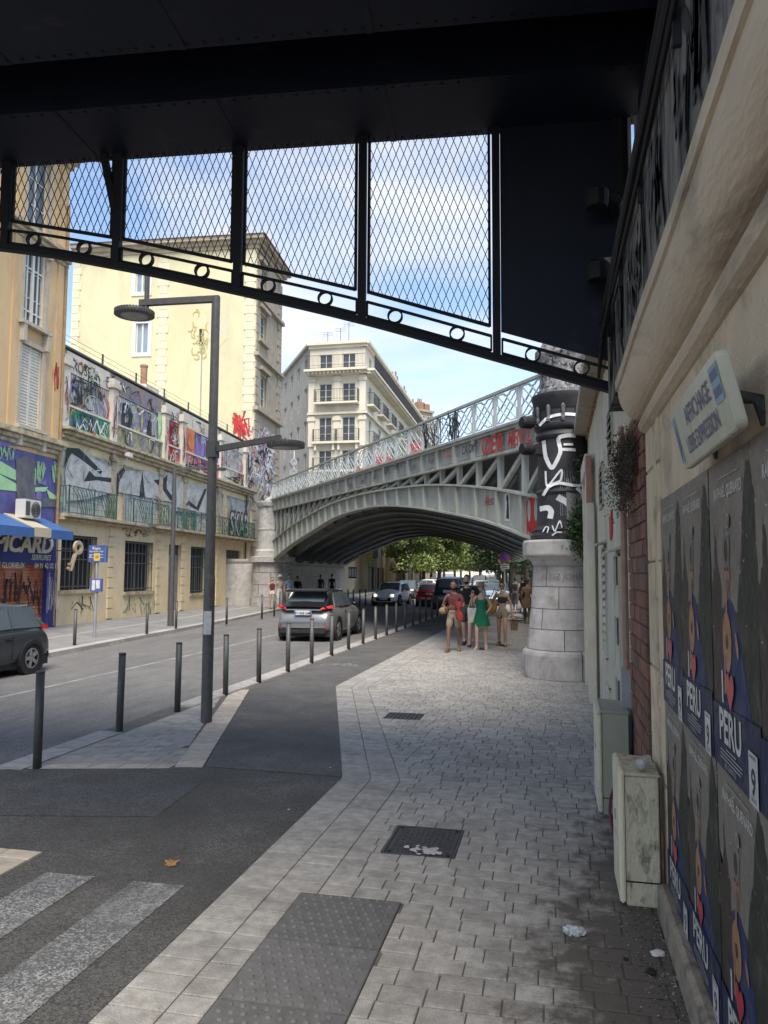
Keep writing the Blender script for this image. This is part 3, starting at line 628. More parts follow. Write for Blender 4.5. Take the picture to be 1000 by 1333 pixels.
    for i in range(46):  # pale slivers: small tears, plus crease highlights painted in as flat colour
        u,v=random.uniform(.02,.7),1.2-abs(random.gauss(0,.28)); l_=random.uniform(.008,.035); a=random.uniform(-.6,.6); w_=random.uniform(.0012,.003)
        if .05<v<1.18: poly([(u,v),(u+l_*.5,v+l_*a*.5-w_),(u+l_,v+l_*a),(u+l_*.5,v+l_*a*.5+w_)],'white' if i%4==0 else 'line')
    return mb.mesh('poster',PM,fix=False)
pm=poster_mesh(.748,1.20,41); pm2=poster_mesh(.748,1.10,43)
cols_=['leftmost poster of the','second poster from the left in the','third poster from the left in the','fourth poster from the left in the','fifth poster from the left in the','sixth poster from the left in the']
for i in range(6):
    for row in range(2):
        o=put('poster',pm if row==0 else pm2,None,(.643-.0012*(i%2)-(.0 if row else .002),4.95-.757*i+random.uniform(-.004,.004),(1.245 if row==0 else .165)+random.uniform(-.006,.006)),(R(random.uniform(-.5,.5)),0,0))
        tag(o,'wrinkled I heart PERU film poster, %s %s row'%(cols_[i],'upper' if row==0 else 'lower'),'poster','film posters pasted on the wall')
# ---------------------------------------------------------------- meter cabinets
def cabinet(label,loc,w,d,h,m,paint,crack):
    t=thing('meter_cabinet',label,'cabinet',loc,0,'meter cabinets against the right wall')
    MB().box(.035,w,-d/2,d/2,.0,h-.03).build('body',m,t,bevel=.006)
    dr=MB().box(-.005,.030,-d/2-.012,d/2+.012,.015,h).build('door',paint,t,bevel=.01)
    MB().box(-.012,-.002,-.02,.03,h*.55,h*.62).build('lock',grey_metal,dr)
    mb=MB(); mb.hexa([(.03,-d/2-.012,h-.03),(w+.01,-d/2-.012,h-.03),(w+.01,d/2+.012,h-.03),(.03,d/2+.012,h-.03)],[(.03,-d/2-.012,h-.005),(w+.01,-d/2-.012,h-.02),(w+.01,d/2+.012,h-.02),(.03,d/2+.012,h-.005)]); mb.build('lid',m,t,bevel=.004)
    mb=MB(); z=crack; mb.box(.03,w+.003,-d/2-.003,d/2+.003,z,z+.008); mb.build('seam',dark_hole,t)
    return t
cabinet('scuffed beige cabinet with a bottle lying on its lid, foremost by the posters',(.37,5.25,0),.23,.47,.80,dirty_cab,cream_metal,.14)
cabinet('cleaner beige cabinet standing behind the scuffed one on the roughcast wall side',(.34,7.12,0),.25,.62,.86,mat('greenish cabinet',(.34,.33,.26),.7,(.29,.28,.22),3),cream_metal,.13)
random.seed(9)
bt=thing('plastic_bottle','crushed clear plastic bottle lying on the scuffed cabinet lid','bottle',(.53,5.12,.835),R(70))
MB().lathe([(.0,-.09),(.028,-.09),(.031,-.08),(.031,-.03),(.027,-.015),(.031,0),(.031,.06),(.012,.1),(.012,.115),(0,.115)],14).build('body',mat('clear plastic',(.85,.87,.9),.1,(.8,.82,.85),5,trans=.75),bt,smooth=True,rot=(0,R(90),0))
MB().lathe([(0,.112),(.0145,.112),(.0145,.13),(0,.13)],12).build('cap',litter_w,bt,rot=(0,R(90),0))
hs=tag(MB().tube([(.475+.10*math.cos(t),6.0+.16*math.sin(t)*.6,.26+.2*math.sin(t)) for t in [i*2*math.pi/14 for i in range(15)]],.011,8).build('red_hose',mat('red hose',(.14,.02,.03),.6)),'dark red coiled hose between the two beige cabinets','hose')
# ================================================================ OVERHEAD BRIDGE (spandrel screen facing the camera)
O=Frame(.57,7.01,R(184.9))
ob=thing('overhead_bridge','dark navy road bridge overhead with a mesh filled arch screen','bridge',tuple(O.o),O.a)
ob_pts=[O.px(*p) for p in [(805,510),(644,465),(471,417),(308,379),(150,346),(0,322)]]+[(7.3,5.37),(8.6,5.45),(10,5.47),(14,5.2),(18,4.2)]
zb_=curve_fn(ob_pts); ZB=6.13
for i in range(4):
    y0=-.06+i*1.5
    mb=MB(); mb.box(-1.2,22,y0,y0+.03,ZB+.03,7.0); mb.box(-1.2,22,y0+.77,y0+.80,ZB+.03,7.0); mb.box(-1.2,22,y0-.03,y0+.83,ZB,ZB+.03)
    for j in range(15): mb.box(-1+j*1.5,-.94+j*1.5,y0-.03,y0+.83,ZB-.006,ZB)
    gd=mb.build('box_girder',navy,ob); mb=MB()
    for e in (y0+.02,y0+.78):
        for j in range(150): mb.box(-1.+j*.14-.012,-1.+j*.14+.012,e-.012,e+.012,ZB-.010,ZB)
    stuff(mb.build('rivets',navy,gd,fix=False))
MB().box(-1.2,22,-.25,6.0,7.0,7.35).build('deck',navy,ob)
mb=MB()
for i in range(16): mb.box(-1+i*1.45,-.92+i*1.45,.80,4.5,6.75,6.98)
mb.build('cross_joists',navy,ob)
posts=[O.px(x,466 if x>600 else 420)[0] for x in (647,471,308,149,3)]; sp=(posts[-1]-posts[0])/4
posts+= [posts[-1]+sp*(i+1) for i in range(3)]
def rail_run(s0,s1,off,w,h,name,parent,n=4,y=0):
    mb=MB(); S=[lerp(s0,s1,i/n) for i in range(n+1)]
    for a,b in zip(S,S[1:]): mb.bar((a,y,zb_(a)+off),(b,y,zb_(b)+off),w,h)
    return mb.build(name,black_m,parent)
rail_run(-.05,posts[-1],0,.09,.055,'arch_bar',ob,40)
for k,s_ in enumerate(posts):
    MB().box(s_-.036,s_+.036,-.04,.04,zb_(s_)-.02,ZB+.01).build('post',black_m,ob)
MB().box(-.08,.0,-.05,.05,zb_(0)-.05,ZB).build('post',black_m,ob)
bays=list(zip([.02]+posts[:-1],posts))
WIRE_W,CW,CH=.006,.0725,.185
for bi,(a,b) in enumerate(bays):
    a2,b2=a+(.05 if bi else .02),b-.05
    fr=MB()
    S=[lerp(a2,b2,i/4) for i in range(5)]
    for off,hh in ((.055,.022),(.19,.022)):
        for p,q in zip(S,S[1:]): fr.bar((p,0,zb_(p)+off),(q,0,zb_(q)+off),.03,hh)
    for e in (a2,b2): fr.box(e-.009,e+.009,-.015,.015,zb_(e)+.05,zb_(e)+.195)
    fr.build('ring_rail',black_m,ob)
    for t in ((.27,.77) if bi else (.28,.72)):
        c=lerp(a2,b2,t); zc=zb_(c)+.122; mb=MB(); n=20
        for r0,r1,y0,y1 in ((.058,.072,-.025,.025),):
            vs=[];fs=[]
            for j in range(n):
                q=2*math.pi*j/n
                for (r,y) in ((r0,y0),(r1,y0),(r1,y1),(r0,y1)): vs.append((c+r*math.cos(q),y,zc+r*math.sin(q)))
            for j in range(n):
                for e in range(4): fs.append((j*4+e,j*4+(e+1)%4,((j+1)%n)*4+(e+1)%4,((j+1)%n)*4+e))
            mb.add(vs,fs)
        mb.build('ring',black_m,ob)
    bot=lambda s: zb_(s)+.285
    if bi==0:
        mb=MB(); S=[lerp(a-.15,b2+.01,i/6) for i in range(7)]
        for p,q in zip(S,S[1:]): mb.hexa([(p,-.012,bot(p)-.03),(q,-.012,bot(q)-.03),(q,.012,bot(q)-.03),(p,.012,bot(p)-.03)],[(p,-.012,ZB+.02),(q,-.012,ZB+.02),(q,.012,ZB+.02),(p,.012,ZB+.02)])
        mb.build('solid_plate',navy,ob); continue
    fr=MB(); fr.bar((a2+.01,0,bot(a2)),(b2-.01,0,bot(b2)),.03,.028)
    for e in (a2+.012,b2-.012): fr.box(e-.013,e+.013,-.015,.015,bot(e)-.01,ZB+.01)
    f=fr.build('mesh_frame',black_m,ob)
    mb=MB(); A,B=a2+.02,b2-.02; sl=CH/CW
    lo=lambda s: lerp(bot(a2),bot(b2),(s-a2)/(b2-a2))
    span=(ZB-min(lo(A),lo(B)))/sl
    for sgn in (1,-1):
        x=A-span-CW
        while x<B+span+CW:
            # line z = ZB - sl*(s-x)*sgn ; clip
            smin,smax=A,B
            pts=[]
            N=24
            ss=[lerp(A,B,i/200) for i in range(201)]
            ok=[s for s in ss if lo(s)<=ZB-sgn*sl*(s-x)<=ZB+.0]
            if len(ok)>2: mb.bar((ok[0],.004*sgn,ZB-sgn*sl*(ok[0]-x)),(ok[-1],.004*sgn,ZB-sgn*sl*(ok[-1]-x)),WIRE_W,WIRE_W,up=(0,1,0))
            x+=CW
    o=mb.build('wire_mesh',black_m,f,fix=False); stuff(o)
# gusset brace at the second post and end hinges
g=posts[3]; MB().bar((g+.16,.02,ZB),(g+.02,.02,zb_(g)+.55),.05,.07).build('brace',black_m,ob)
for z in (4.6,5.25): 
    MB().tube([(-.02,.05,z),(.02,.24,z),(.16,.30,z)],.05,10).lathe([(0,-.09),(.09,-.09),(.1,-.03),(.1,.05),(.06,.09),(0,.09)],12,(.2,.32,z)).build('hinge_drum',black_m,ob)
mb=MB(); mb.tube([(-.14,.02,3.7),(-.14,.02,6.2)],.016,8); mb.tube([(-.19,.05,3.7),(-.19,.05,6.2)],.014,8); mb.build('pipe_pair',grey_metal,ob)
# ================================================================ STEEL ARCH BRIDGE
BA,BB=Vector((.0,15.8)),Vector((-16.1,42.5)); bd=(BB-BA).normalized()
B2=Frame(BA.x,BA.y,math.atan2(bd.y,bd.x)); LEN=(BB-BA).length
ab=thing('arch_bridge','pale grey green steel arch bridge with lattice railing over the street','bridge',tuple(B2.o),B2.a)
vdir=Vector((-.078,.997,0)); vx,vy=vdir.dot(B2.d),vdir.dot(B2.n)
lowf=curve_fn([B2.px(*p) for p in [(696,700),(640,679),(580,666),(542,660),(505,658),(480,661),(442,672),(415,687.5),(380,710),(355,731)]])
upf=curve_fn([B2.px(*p) for p in [(696,645),(640,635),(580,631),(540,633),(480,642),(442,653),(417,664),(380,686),(355,706)]])
def line_fn(p,q):
    a,b=B2.px(*p),B2.px(*q); return lambda s: a[1]+(b[1]-a[1])*(s-a[0])/(b[0]-a[0])
fbot=line_fn((640,597),(355,666)); ftop=line_fn((640,565),(355,652)); rtop=line_fn((640,518),(355,631))
S1=B2.px(356,700)[0]; NP=27; ps=S1/NP
upf_=lambda s: min(upf(s),fbot(s)-.02)
def rib(name,m,thick=.03,st=False,y=0):
    mb=MB(); N=54
    for i in range(N):
        a,b=S1*i/N,S1*(i+1)/N; la,lb,ua,ub=lowf(a),lowf(b),upf_(a),upf_(b)
        mb.hexa([(a,-thick/2,la),(b,-thick/2,lb),(b,thick/2,lb),(a,thick/2,la)],[(a,-thick/2,ua),(b,-thick/2,ub),(b,thick/2,ub),(a,thick/2,ua)])
        for za,zb2 in ((la,lb),(ua,ub)): mb.hexa([(a,-.16,za-.03),(b,-.16,zb2-.03),(b,.16,zb2-.03),(a,.16,za-.03)],[(a,-.16,za+.02),(b,-.16,zb2+.02),(b,.16,zb2+.02),(a,.16,za+.02)])
    return mb.mesh(name,m)
put('arch_rib',rib('arch_rib',green_steel),ab)
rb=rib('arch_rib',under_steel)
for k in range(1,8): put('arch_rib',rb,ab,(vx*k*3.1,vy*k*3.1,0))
rm=MB(); rivet=MB()
for i in range(NP+1):
    s=min(i*ps,S1-.02)
    rm=MB(); rm.box(s-.045,s+.045,.015,.13,lowf(s),upf_(s)); rm.box(s-.085,s+.085,.012,.035,lowf(s),upf_(s)); rm.build('stiffener',green_steel,ab)
    if fbot(s)-upf(s)>.05: MB().box(s-.06,s+.06,-.06,.06,upf(s)-.02,fbot(s)+.02).build('spandrel_post',green_steel,ab)
    if i<NP:
        e=s+ps
        if fbot(s)-upf(e)>.12:
            MB().bar((s+.02,.0,fbot(s)-.02),(e-.06,.0,upf(e)),.10,.09,up=(0,1,0)).build('spandrel_brace',green_steel,ab)
for i in range(int(S1/.105)):
    s=.06+i*.105
    for z in (lowf(s)+.05,upf_(s)-.055): rivet.box(s-.016,s+.016,.015,.028,z-.016,z+.016)
stuff(rivet.build('rivets',green_steel,ab,fix=False))
# second spandrel frame behind, in the shade
mb=MB()
for k in (1,3,5):
    for i in range(NP):
        s=i*ps; e=s+ps; ox,oy=vx*k*3.1,vy*k*3.1
        if fbot(s)-upf(s)>.1: mb.box(s-.06+ox,s+.06+ox,oy-.05,oy+.05,upf(s),fbot(s))
        if fbot(s)-upf(e)>.2: mb.bar((s+ox,oy,fbot(s)),(e+ox,oy,upf(e)),.1,.08,up=(0,1,0))
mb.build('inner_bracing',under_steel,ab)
mb=MB()
for i in range(1,NP,2):
    s=i*ps; z=(lowf(s)+upf_(s))/2
    for k in range(7): mb.bar((s+vx*k*3.1,vy*k*3.1,z),(s+vx*(k+1)*3.1,vy*(k+1)*3.1,z),.1,.12)
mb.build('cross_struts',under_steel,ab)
# fascia girder with pilaster ribs and recessed panels
mb=MB(); 
def strip(mb,s0,s1,y0,y1,f0,f1,o0=0,o1=0):
    mb.hexa([(s0,y0,f0(s0)+o0),(s1,y0,f0(s1)+o0),(s1,y1,f0(s1)+o0),(s0,y1,f0(s0)+o0)],[(s0,y0,f1(s0)+o1),(s1,y0,f1(s1)+o1),(s1,y1,f1(s1)+o1),(s0,y1,f1(s0)+o1)])
strip(mb,-.6,S1+.6,.0,.10,fbot,ftop); strip(mb,-.6,S1+.6,.10,.17,fbot,fbot,0,.07); strip(mb,-.6,S1+.6,.10,.20,ftop,ftop,-.07,.0); strip(mb,-.6,S1+.6,-.1,.26,ftop,ftop,.0,.05)
mb.build('fascia_girder',green_steel,ab)
for i in range(NP+1):
    s=min(i*ps,S1-.05); mb=MB(); strip(mb,s-.09,s+.09,.10,.185,fbot,ftop,.0,.0); mb.build('fascia_rib',green_steel,ab)
    if i<NP:
        a,b=s+.15,s+ps-.15; mb=MB()
        strip(mb,a,b,.10,.125,fbot,fbot,.10,.125); strip(mb,a,b,.10,.125,ftop,ftop,-.125,-.10); 
        for e in (a,b-.025): strip(mb,e,e+.025,.10,.124,fbot,ftop,.10,-.10)
        mb.build('fascia_panel',green_steel,ab)
# deck
mb=MB(); D=23.; sh_=lambda s,y0: (s+vx*y0,vy*y0)
for i in range(9):
    a,b=-.6+(S1+1.2)*i/9,-.6+(S1+1.2)*(i+1)/9
    p=[sh_(a,.1),sh_(b,.1),sh_(b,D),sh_(a,D)]
    mb.hexa([(p[0][0],p[0][1],fbot(a)+.12),(p[1][0],p[1][1],fbot(b)+.12),(p[2][0],p[2][1],fbot(b)+.12),(p[3][0],p[3][1],fbot(a)+.12)],[(p[0][0],p[0][1],ftop(a)-.02),(p[1][0],p[1][1],ftop(b)-.02),(p[2][0],p[2][1],ftop(b)-.02),(p[3][0],p[3][1],ftop(a)-.02)])
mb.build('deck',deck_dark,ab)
# railing: one lattice panel shared by all bays
slope=math.atan((ftop(10)-ftop(0))/10); RHt=rtop(5)-ftop(5)-.07
mb=MB(); w=ps
mb.box(-.022,.022,-.025,.025,0,RHt); mb.box(.05,.068,-.012,.012,.04,RHt-.04); mb.box(w-.068,w-.05,-.012,.012,.04,RHt-.04)
t=.022
def seg(x0,z0,x1,z1,y=0,k=t): mb.bar((x0*w,y,z0*RHt),(x1*w,y,z1*RHt),k,k,up=(0,1,0))
mb.bar((.022,0,.045),(w-.022,0,.045),.03,.03)
for P in (((.10,.12),(.34,.12),(.42,.20),(.58,.20),(.66,.12),(.90,.12)),((.10,.93),(.34,.93),(.42,.85),(.58,.85),(.66,.93),(.90,.93)),((.10,.12),(.10,.40),(.16,.46),(.16,.60),(.10,.66),(.10,.93)),((.90,.12),(.90,.40),(.84,.46),(.84,.60),(.90,.66),(.90,.93))):
    for a,b in zip(P,P[1:]): seg(*a,*b,k=.024)
seg(.10,.12,.90,.93,.008); seg(.10,.93,.90,.12,-.008); seg(.24,.52,.5,.80,.012); seg(.5,.80,.76,.52,-.012); seg(.76,.52,.5,.25,.012); seg(.5,.25,.24,.52,-.012)
seg(.36,.12,.84,.60,.004,.018); seg(.16,.46,.62,.93,.004,.018); seg(.64,.12,.16,.60,-.004,.018); seg(.84,.46,.38,.93,-.004,.018)
pan=mb.mesh('railing_panel',mat('light railing paint',(.56,.585,.56),.5,(.46,.485,.46),3,rand=.06))
for i in range(NP): 
    s=i*ps; put('railing_panel',pan,ab,(s,.14,ftop(s)+.04),(0,-slope,0))
mb=MB(); a,b=-.4,S1+.5; mb.bar((a,.14,rtop(a)),(b,.14,rtop(b)),.10,.06); mb.build('handrail',green_steel,ab)
mb=MB(); ox,oy=vx*D,vy*D; mb.bar((a+ox,oy,rtop(a)),(b+ox,oy,rtop(b)),.10,.06)
for i in range(NP+1): mb.bar((i*ps+ox,oy,ftop(i*ps)),(i*ps+ox,oy,rtop(i*ps)),.05,.05)
mb.build('far_railing',green_steel,ab)
# paint tags on the bridge (flip: read from +Y)
def btag(txt,px,py,size,m,bold=.02,shear=.15,y=.192,sx=1.,name='painted_tag'):
    s,z=B2.px(px,py)
    if y<.1: s=(math.floor(s/ps)+.5)*ps
    mb=MB(); text_into(mb,txt,s,z,size,y,0,bold,shear,flip=True,sx=sx,rot=-slope); return mb.build(name,m,ab,fix=False)
btag('OER',650,590,.58,paint_red,.02,.1); btag('MENTZ',686,580,.52,paint_red,.015,.25,sx=.62); btag('CA OKT',620,590,.30,paint_black,.01,sx=.8); btag('Rol',569,604,.3,paint_black,0); btag('Tdaf',590,596,.28,paint_red,0)
for i,(t_,x,y) in enumerate((('Ebsv',545,612),('FENT O',525,610),('KSR',510,617),('JOF',495,624),('ebb',478,630),('ANE',462,636),('Lbx',447,640))): btag(t_,x,y,.3,paint_black if i%3 else iron_m,0,sx=.9)
btag('Alest',625,660,.34,paint_red,0,y=.022,sx=.7)
s,z=B2.px(662,660); mb=MB(); mb.quad((s-.13,.022,z-.33),(s+.13,.022,z-.3),(s+.14,.022,z+.3),(s-.1,.022,z+.36)); mb.quad((s-.08,.026,z-.28),(s+.07,.026,z-.25),(s+.02,.026,z+.1),(s-.05,.026,z+.2),m=1); mb.sphere((s+.01,.02,z+.2),(.06,.008,.09),m=1); mb.build('paste_up',[litter_w,paint_black],ab,fix=False)
s,z=B2.px(689,670); s=.80; mb=MB()
mb.quad(*[(s+.33*math.cos(t)*(1+.08*math.sin(5*t)),.027,z+.42*math.sin(t)) for t in [i*math.pi/12 for i in range(24)]])
for dx in (-.14,.14): mb.quad(*[(s+dx+.07*math.cos(t),.031,z+.08+.24*math.sin(t)) for t in [i*math.pi/10 for i in range(20)]],m=1)
for i in range(5): mb.box(s-.25+i*.12,s-.21+i*.12,.024,.027,z-.60-.05*(i%2),z-.3)
mb.build('red_emblem',[paint_red,green_steel],ab,fix=False)
random.seed(12); mb=MB()
for (x0,x1,n) in ((560,582,10),(592,600,5),(596,606,4)):
    for i in range(n):
        s,z=B2.px(random.uniform(x0,x1),570); z=ftop(s)+.1; pts=[(s,z)]
        for j in range(4): pts.append((s+random.uniform(-.25,.25),z+random.uniform(.0,.85)))
        mb.ribbon(pts,.05,.17)
mb.build('black_scrawl',paint_black,ab,fix=False)
# abutment wall under the left end and left pier
lp=B2.w(S1+.35,0,0)
pier_l=thing('left_pier','round stone pier carrying the far left end of the arch bridge','pier',(lp.x,lp.y,0))
r0=.85
for i,(z0,z1,ra,rb_) in enumerate(((0,.55,1.25,1.25),(.55,1.25,1.15,1.12),(1.25,1.95,1.12,1.12),(1.95,2.5,1.12,1.12))):
    for j in range(5):
        a0=2*math.pi*j/5+(.6 if i%2 else 0); mb=MB(); g_=.012
        mb.lathe([(.5,z0+g_),(ra,z0+g_),(rb_,z1-g_),(.5,z1-g_)],6,(0,0,0),0,a0+g_,a0+2*math.pi/5-g_); mb.build('stone_block',marble,pier_l)
MB().lathe([(1.1,2.5),(1.35,2.55),(1.35,2.85),(1.0,2.9)],28).build('collar',marble,pier_l)
mb=MB(); mb.lathe([(1.0,2.9),(.98,3.2),(.86,3.3),(.84,4.4),(.87,4.42),(.87,4.5),(.83,4.52),(.82,5.7),(.92,5.8),(.98,6.0),(.98,6.1),(.5,6.15),(.45,6.3),(.2,6.4),(.12,7.0),(.16,7.05),(0,7.1)],28); mb.build('shaft',mat('pale pier paint',(.50,.49,.46),.7,(.4,.39,.37),3,stain=(.22,.21,.2),stscale=2),pier_l,smooth=False)
av=thing('abutment_face','long pale stone abutment wall in shade beneath the arch bridge','wall',(lp.x,lp.y,0),math.atan2(vdir.y,vdir.x))
MB().box(.6,23.5,.3,4,0,2.6).build('wall',marble,av)
random.seed(14)
for r in range(4):
    x=.7+(.7 if r%2 else 0)
    while x<23.2:
        l=random.uniform(1.3,1.8); MB().box(x+.008,min(x+l,23.4)-.008,.16,.35,.02+r*.6,.61+r*.6).build('stone_block',marble,av); x+=l
MB().box(.6,23.6,-.1,4,2.44,2.75).build('coping',marble,av,bevel=.02)
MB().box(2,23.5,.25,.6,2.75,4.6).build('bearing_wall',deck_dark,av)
av2=thing('right_abutment','stone abutment wall behind the graffitied pier','wall',(.75,16.2,0),math.atan2(vdir.y,vdir.x))
MB().box(.2,23.5,-4,-.0,0,3.6).build('wall',marble,av2); MB().box(.1,23.5,-4,.25,2.5,2.75).build('coping',marble,av2)
# ================================================================ RIGHT PIER
PC=Vector((.2,15.62,0)); pr=thing('graffiti_pier','round stone pier with a black cast iron column on top covered in white graffiti','pier',tuple(PC))
base=[(0,.54,.84,.82),(.54,.93,.75,.705),(.93,1.32,.705,.665),(1.32,1.74,.665,.632),(1.74,2.14,.632,.605)]
for i,(z0,z1,ra,rb_) in enumerate(base):
    n=4 if i==0 else 5
    for j in range(n):
        a0=2*math.pi*j/n+(0.35,.9,.25,.75,.35)[i]; g_=.006; mb=MB()
        pf=[(.3,z0+g_),(ra,z0+g_),(lerp(ra,rb_,.5)+(.004 if i else .012),(z0+z1)/2),(rb_,z1-g_),(.3,z1-g_)]
        if i==0: pf=[(.3,g_),(ra,g_),(ra,.44),(ra-.02,.50),(ra-.07,.54-g_),(.3,.54-g_)]
        mb.lathe(pf,9,(0,0,0),0,a0+g_*1.5,a0+2*math.pi/n-g_*1.5); mb.build('stone_block',marble,pr,bevel=0)
mb=MB(); mb.lathe([(.3,2.14),(.605,2.14),(.62,2.16),(.66,2.24),(.76,2.32),(.3,2.32)],36); mb.build('neck_moulding',marble,pr,smooth=False)
for j in range(4):
    a0=2*math.pi*j/4+.45; mb=MB(); mb.lathe([(.3,2.325),(.80,2.325),(.815,2.36),(.815,2.60),(.79,2.64),(.3,2.66)],10,(0,0,0),0,a0+.006,a0+math.pi/2-.006); mb.build('collar_block',marble,pr)
cp=[(.66,2.66),(.66,2.74),(.615,2.76),(.60,2.80),(.615,2.84),(.60,2.87),(.545,2.92),(.53,3.0),(.515,3.52),(.53,3.54),(.545,3.58),(.53,3.62),(.51,3.64),(.49,4.62),(.52,4.64),(.545,4.70),(.52,4.76),(.50,4.80),(.545,4.83),(.57,4.88),(.57,4.93),(.53,4.96),(.53,5.2),(.56,5.24),(.60,5.42),(.62,5.46),(.62,5.52),(.58,5.54),(.3,5.56)]
csh=MB().lathe(cp,40).build('column_shaft',col_black,pr,smooth=False)
for p in csh.data.polygons: p.use_smooth=True
csh.data.set_sharp_from_angle(angle=R(30)) if hasattr(csh.data,'set_sharp_from_angle') else None
mb=MB(); mb.lathe([(.3,5.55),(.50,5.56),(.50,5.62),(.46,5.66),(.44,6.0),(.47,6.2),(.54,6.34),(.54,6.44),(.45,6.5),(.40,6.62),(.30,6.7),(0,6.74)],24); mb.build('top_block',mat('scrawled stone',(.36,.345,.335),.8,(.10,.095,.10),7,.4,30,stain=(.03,.03,.035),stscale=9,sth=(.52,.58)),pr,smooth=False)
for j in range(12):
    a=2*math.pi*j/12; mb=MB(); mb.lathe([(0,.0),(.035,.0),(.045,.05),(.03,.1),(.045,.3),(0,.36)],6,(.56*math.cos(a),.56*math.sin(a),4.95)); mb.build('capital_ornament',mat('worn column paint',(.15,.15,.155),.6,(.06,.06,.065),6),pr)
rfun=curve_fn([(z+i*1e-4,r) for i,(r,z) in enumerate(cp)])
def colp(px,py,off=.008):
    d=15.05; z=2+(745-py)/1000*(d-.45); z=max(2.67,z)
    rr=[r for r,zz in cp if abs(zz-z)<.08] ; r=max(rr) if rr else rfun(z)
    r=max(r,.5 if z<4.7 else .53)
    x=(px-736.5)*d/1000/r; x=max(-.985,min(.985,x)); a=-math.pi/2+R(-.7)+math.asin(x); return Vector(((r+off)*math.cos(a),(r+off)*math.sin(a),z))
def cstroke(mb,pts,w,off=.008,m=0,n=6):
    P=[]
    for q in range(len(pts)-1):
        p0,p1,p2,p3=pts[max(q-1,0)],pts[q],pts[q+1],pts[min(q+2,len(pts)-1)]
        for i in range(n):
            t=i/n; P.append(tuple(.5*(2*p1[c]+.7*(p2[c]-p0[c])*t+(2*p0[c]-5*p1[c]+4*p2[c]-p3[c])*t*t*.7+(-p0[c]+3*p1[c]-3*p2[c]+p3[c])*t**3*.7+.6*(p2[c]-p1[c])*t) for c in (0,1)))
    P.append(pts[-1]); L=len(P)
    for i in range(L-1):
        d=Vector((P[i+1][0]-P[i][0],P[i+1][1]-P[i][1])); 
        if d.length<1e-6: continue
        q=Vector((-d.y,d.x)).normalized()*w/2; e=d.normalized()*w*.2
        mb.quad(*[colp(x,y,off) for x,y in ((P[i][0]-q.x-e.x,P[i][1]-q.y-e.y),(P[i+1][0]-q.x+e.x,P[i+1][1]-q.y+e.y),(P[i+1][0]+q.x+e.x,P[i+1][1]+q.y+e.y),(P[i][0]+q.x-e.x,P[i][1]+q.y-e.y))],m=m)
Z2=lambda l: [(540+x/3.846,450+y/3.846) for x,y in l]
mb=MB(); o_=.008
for l,w in (([(662,455),(672,540),(702,598),(742,520),(734,450),(770,436),(812,436)],5),([(742,505),(812,508)],4),([(760,480),(800,480)],3),([(670,612),(678,690),(745,610),(742,662),(700,680)],2.5),([(658,735),(685,695),(730,678),(800,690),(850,690)],4),([(645,803),(680,802),(695,822),(690,852)],7),([(730,752),(770,778),(797,820),(806,870),(790,915)],8),([(800,800),(835,760),(845,735),(820,705)],5),([(655,925),(668,900),(682,905),(676,930)],1.6),([(700,895),(712,925),(735,870),(745,905)],1.6),([(700,945),(720,930),(742,930)],2),([(645,370),(690,335),(760,325),(826,328)],4)):
    mb=MB(); cstroke(mb,Z2(l),w,o_); o_+=.0006; mb.build('white_stroke',paint_white,pr,fix=False)
mb=MB(); cstroke(mb,[(744,640),(762,640)],60,.005); cstroke(mb,[(752,650),(770,650)],62,.0055)
mb.build('grey_patch',mat('bare grey paint',(.30,.30,.31),.6,(.22,.22,.23),5),pr,fix=False)
# pale letters scratched under the collar
mb=MB()
def basefn(p):
    a=-math.pi/2+(p[0])/.63; r=.652; return (r*math.cos(a),r*math.sin(a),p[2])
text_into(mb,'ANDZ JOMAY',-.05,1.88,.16,0,0,0,.1,fn=basefn,sx=.9)
mb.build('scratched_tag',mat('faded ink',(.27,.24,.23),.8),pr,fix=False)
for z in (4.45,4.98):
    d=MB(); d.lathe([(0,-.13),(.10,-.13),(.125,-.08),(.125,.08),(.10,.13),(0,.13)],16)
    d.build('bearing_drum',black_m,pr,loc=(-.70,-.30,z),rot=(0,R(90),R(35)))
    MB().box(-.55,-.3,-.28,-.05,z-.1,z+.1).build('drum_bracket',black_m,pr)

# ================================================================ LEFT BUILDINGS on one street line
L=Frame(-17.57,24.8,R(94.5))
wcache={}
def window(parent,x,z,w,h,y,style='sash',shut=None,bars=False):
    """x,z lower left; y face of the wall (room side positive)"""
    k=('f',round(w,2),round(h,2),style)
    if k not in wcache:
        mb=MB(); t=.06
        for b in ((0,t,0,h),(w-t,w,0,h),(t,w-t,0,t),(t,w-t,h-t,h),(w/2-.035,w/2+.035,t,h-t)): mb.box(b[0],b[1],-.03,.05,b[2],b[3])
        nr=3 if h>1.6 else 2
        for r in range(1,nr): mb.box(t,w-t,-.015,.03,h*r/nr-.015,h*r/nr+.015)
        g=MB().box(t,w-t,.01,.02,t,h-t)
        wcache[k]=(mb.mesh('window',trim_white),g.mesh('pane',glass_b if style=='sky' else glass))
    f,g=wcache[k]; o=put('window',f,parent,(x,y,z)); put('pane',g,o)
    if shut:
        ks=('s',round(w,2),round(h,2),shut.name)
        if ks not in wcache:
            mb=MB(); sw=w*.47; mb.box(0,.05,-.03,.0,0,h); mb.box(sw-.05,sw,-.03,0,0,h); mb.box(.05,sw-.05,-.012,0,0,h)
            n=max(6,int(h/.12))
            for i in range(n): mb.box(.05,sw-.05,-.026,-.012,h*(i+.1)/n,h*(i+.62)/n)
            wcache[ks]=mb.mesh('shutter',shut)
        put('shutter',wcache[ks],o,(-w*.47-.02,-y if False else -.06,0)); put('shutter',wcache[ks],o,(w+.02,-.06,0))
    return o
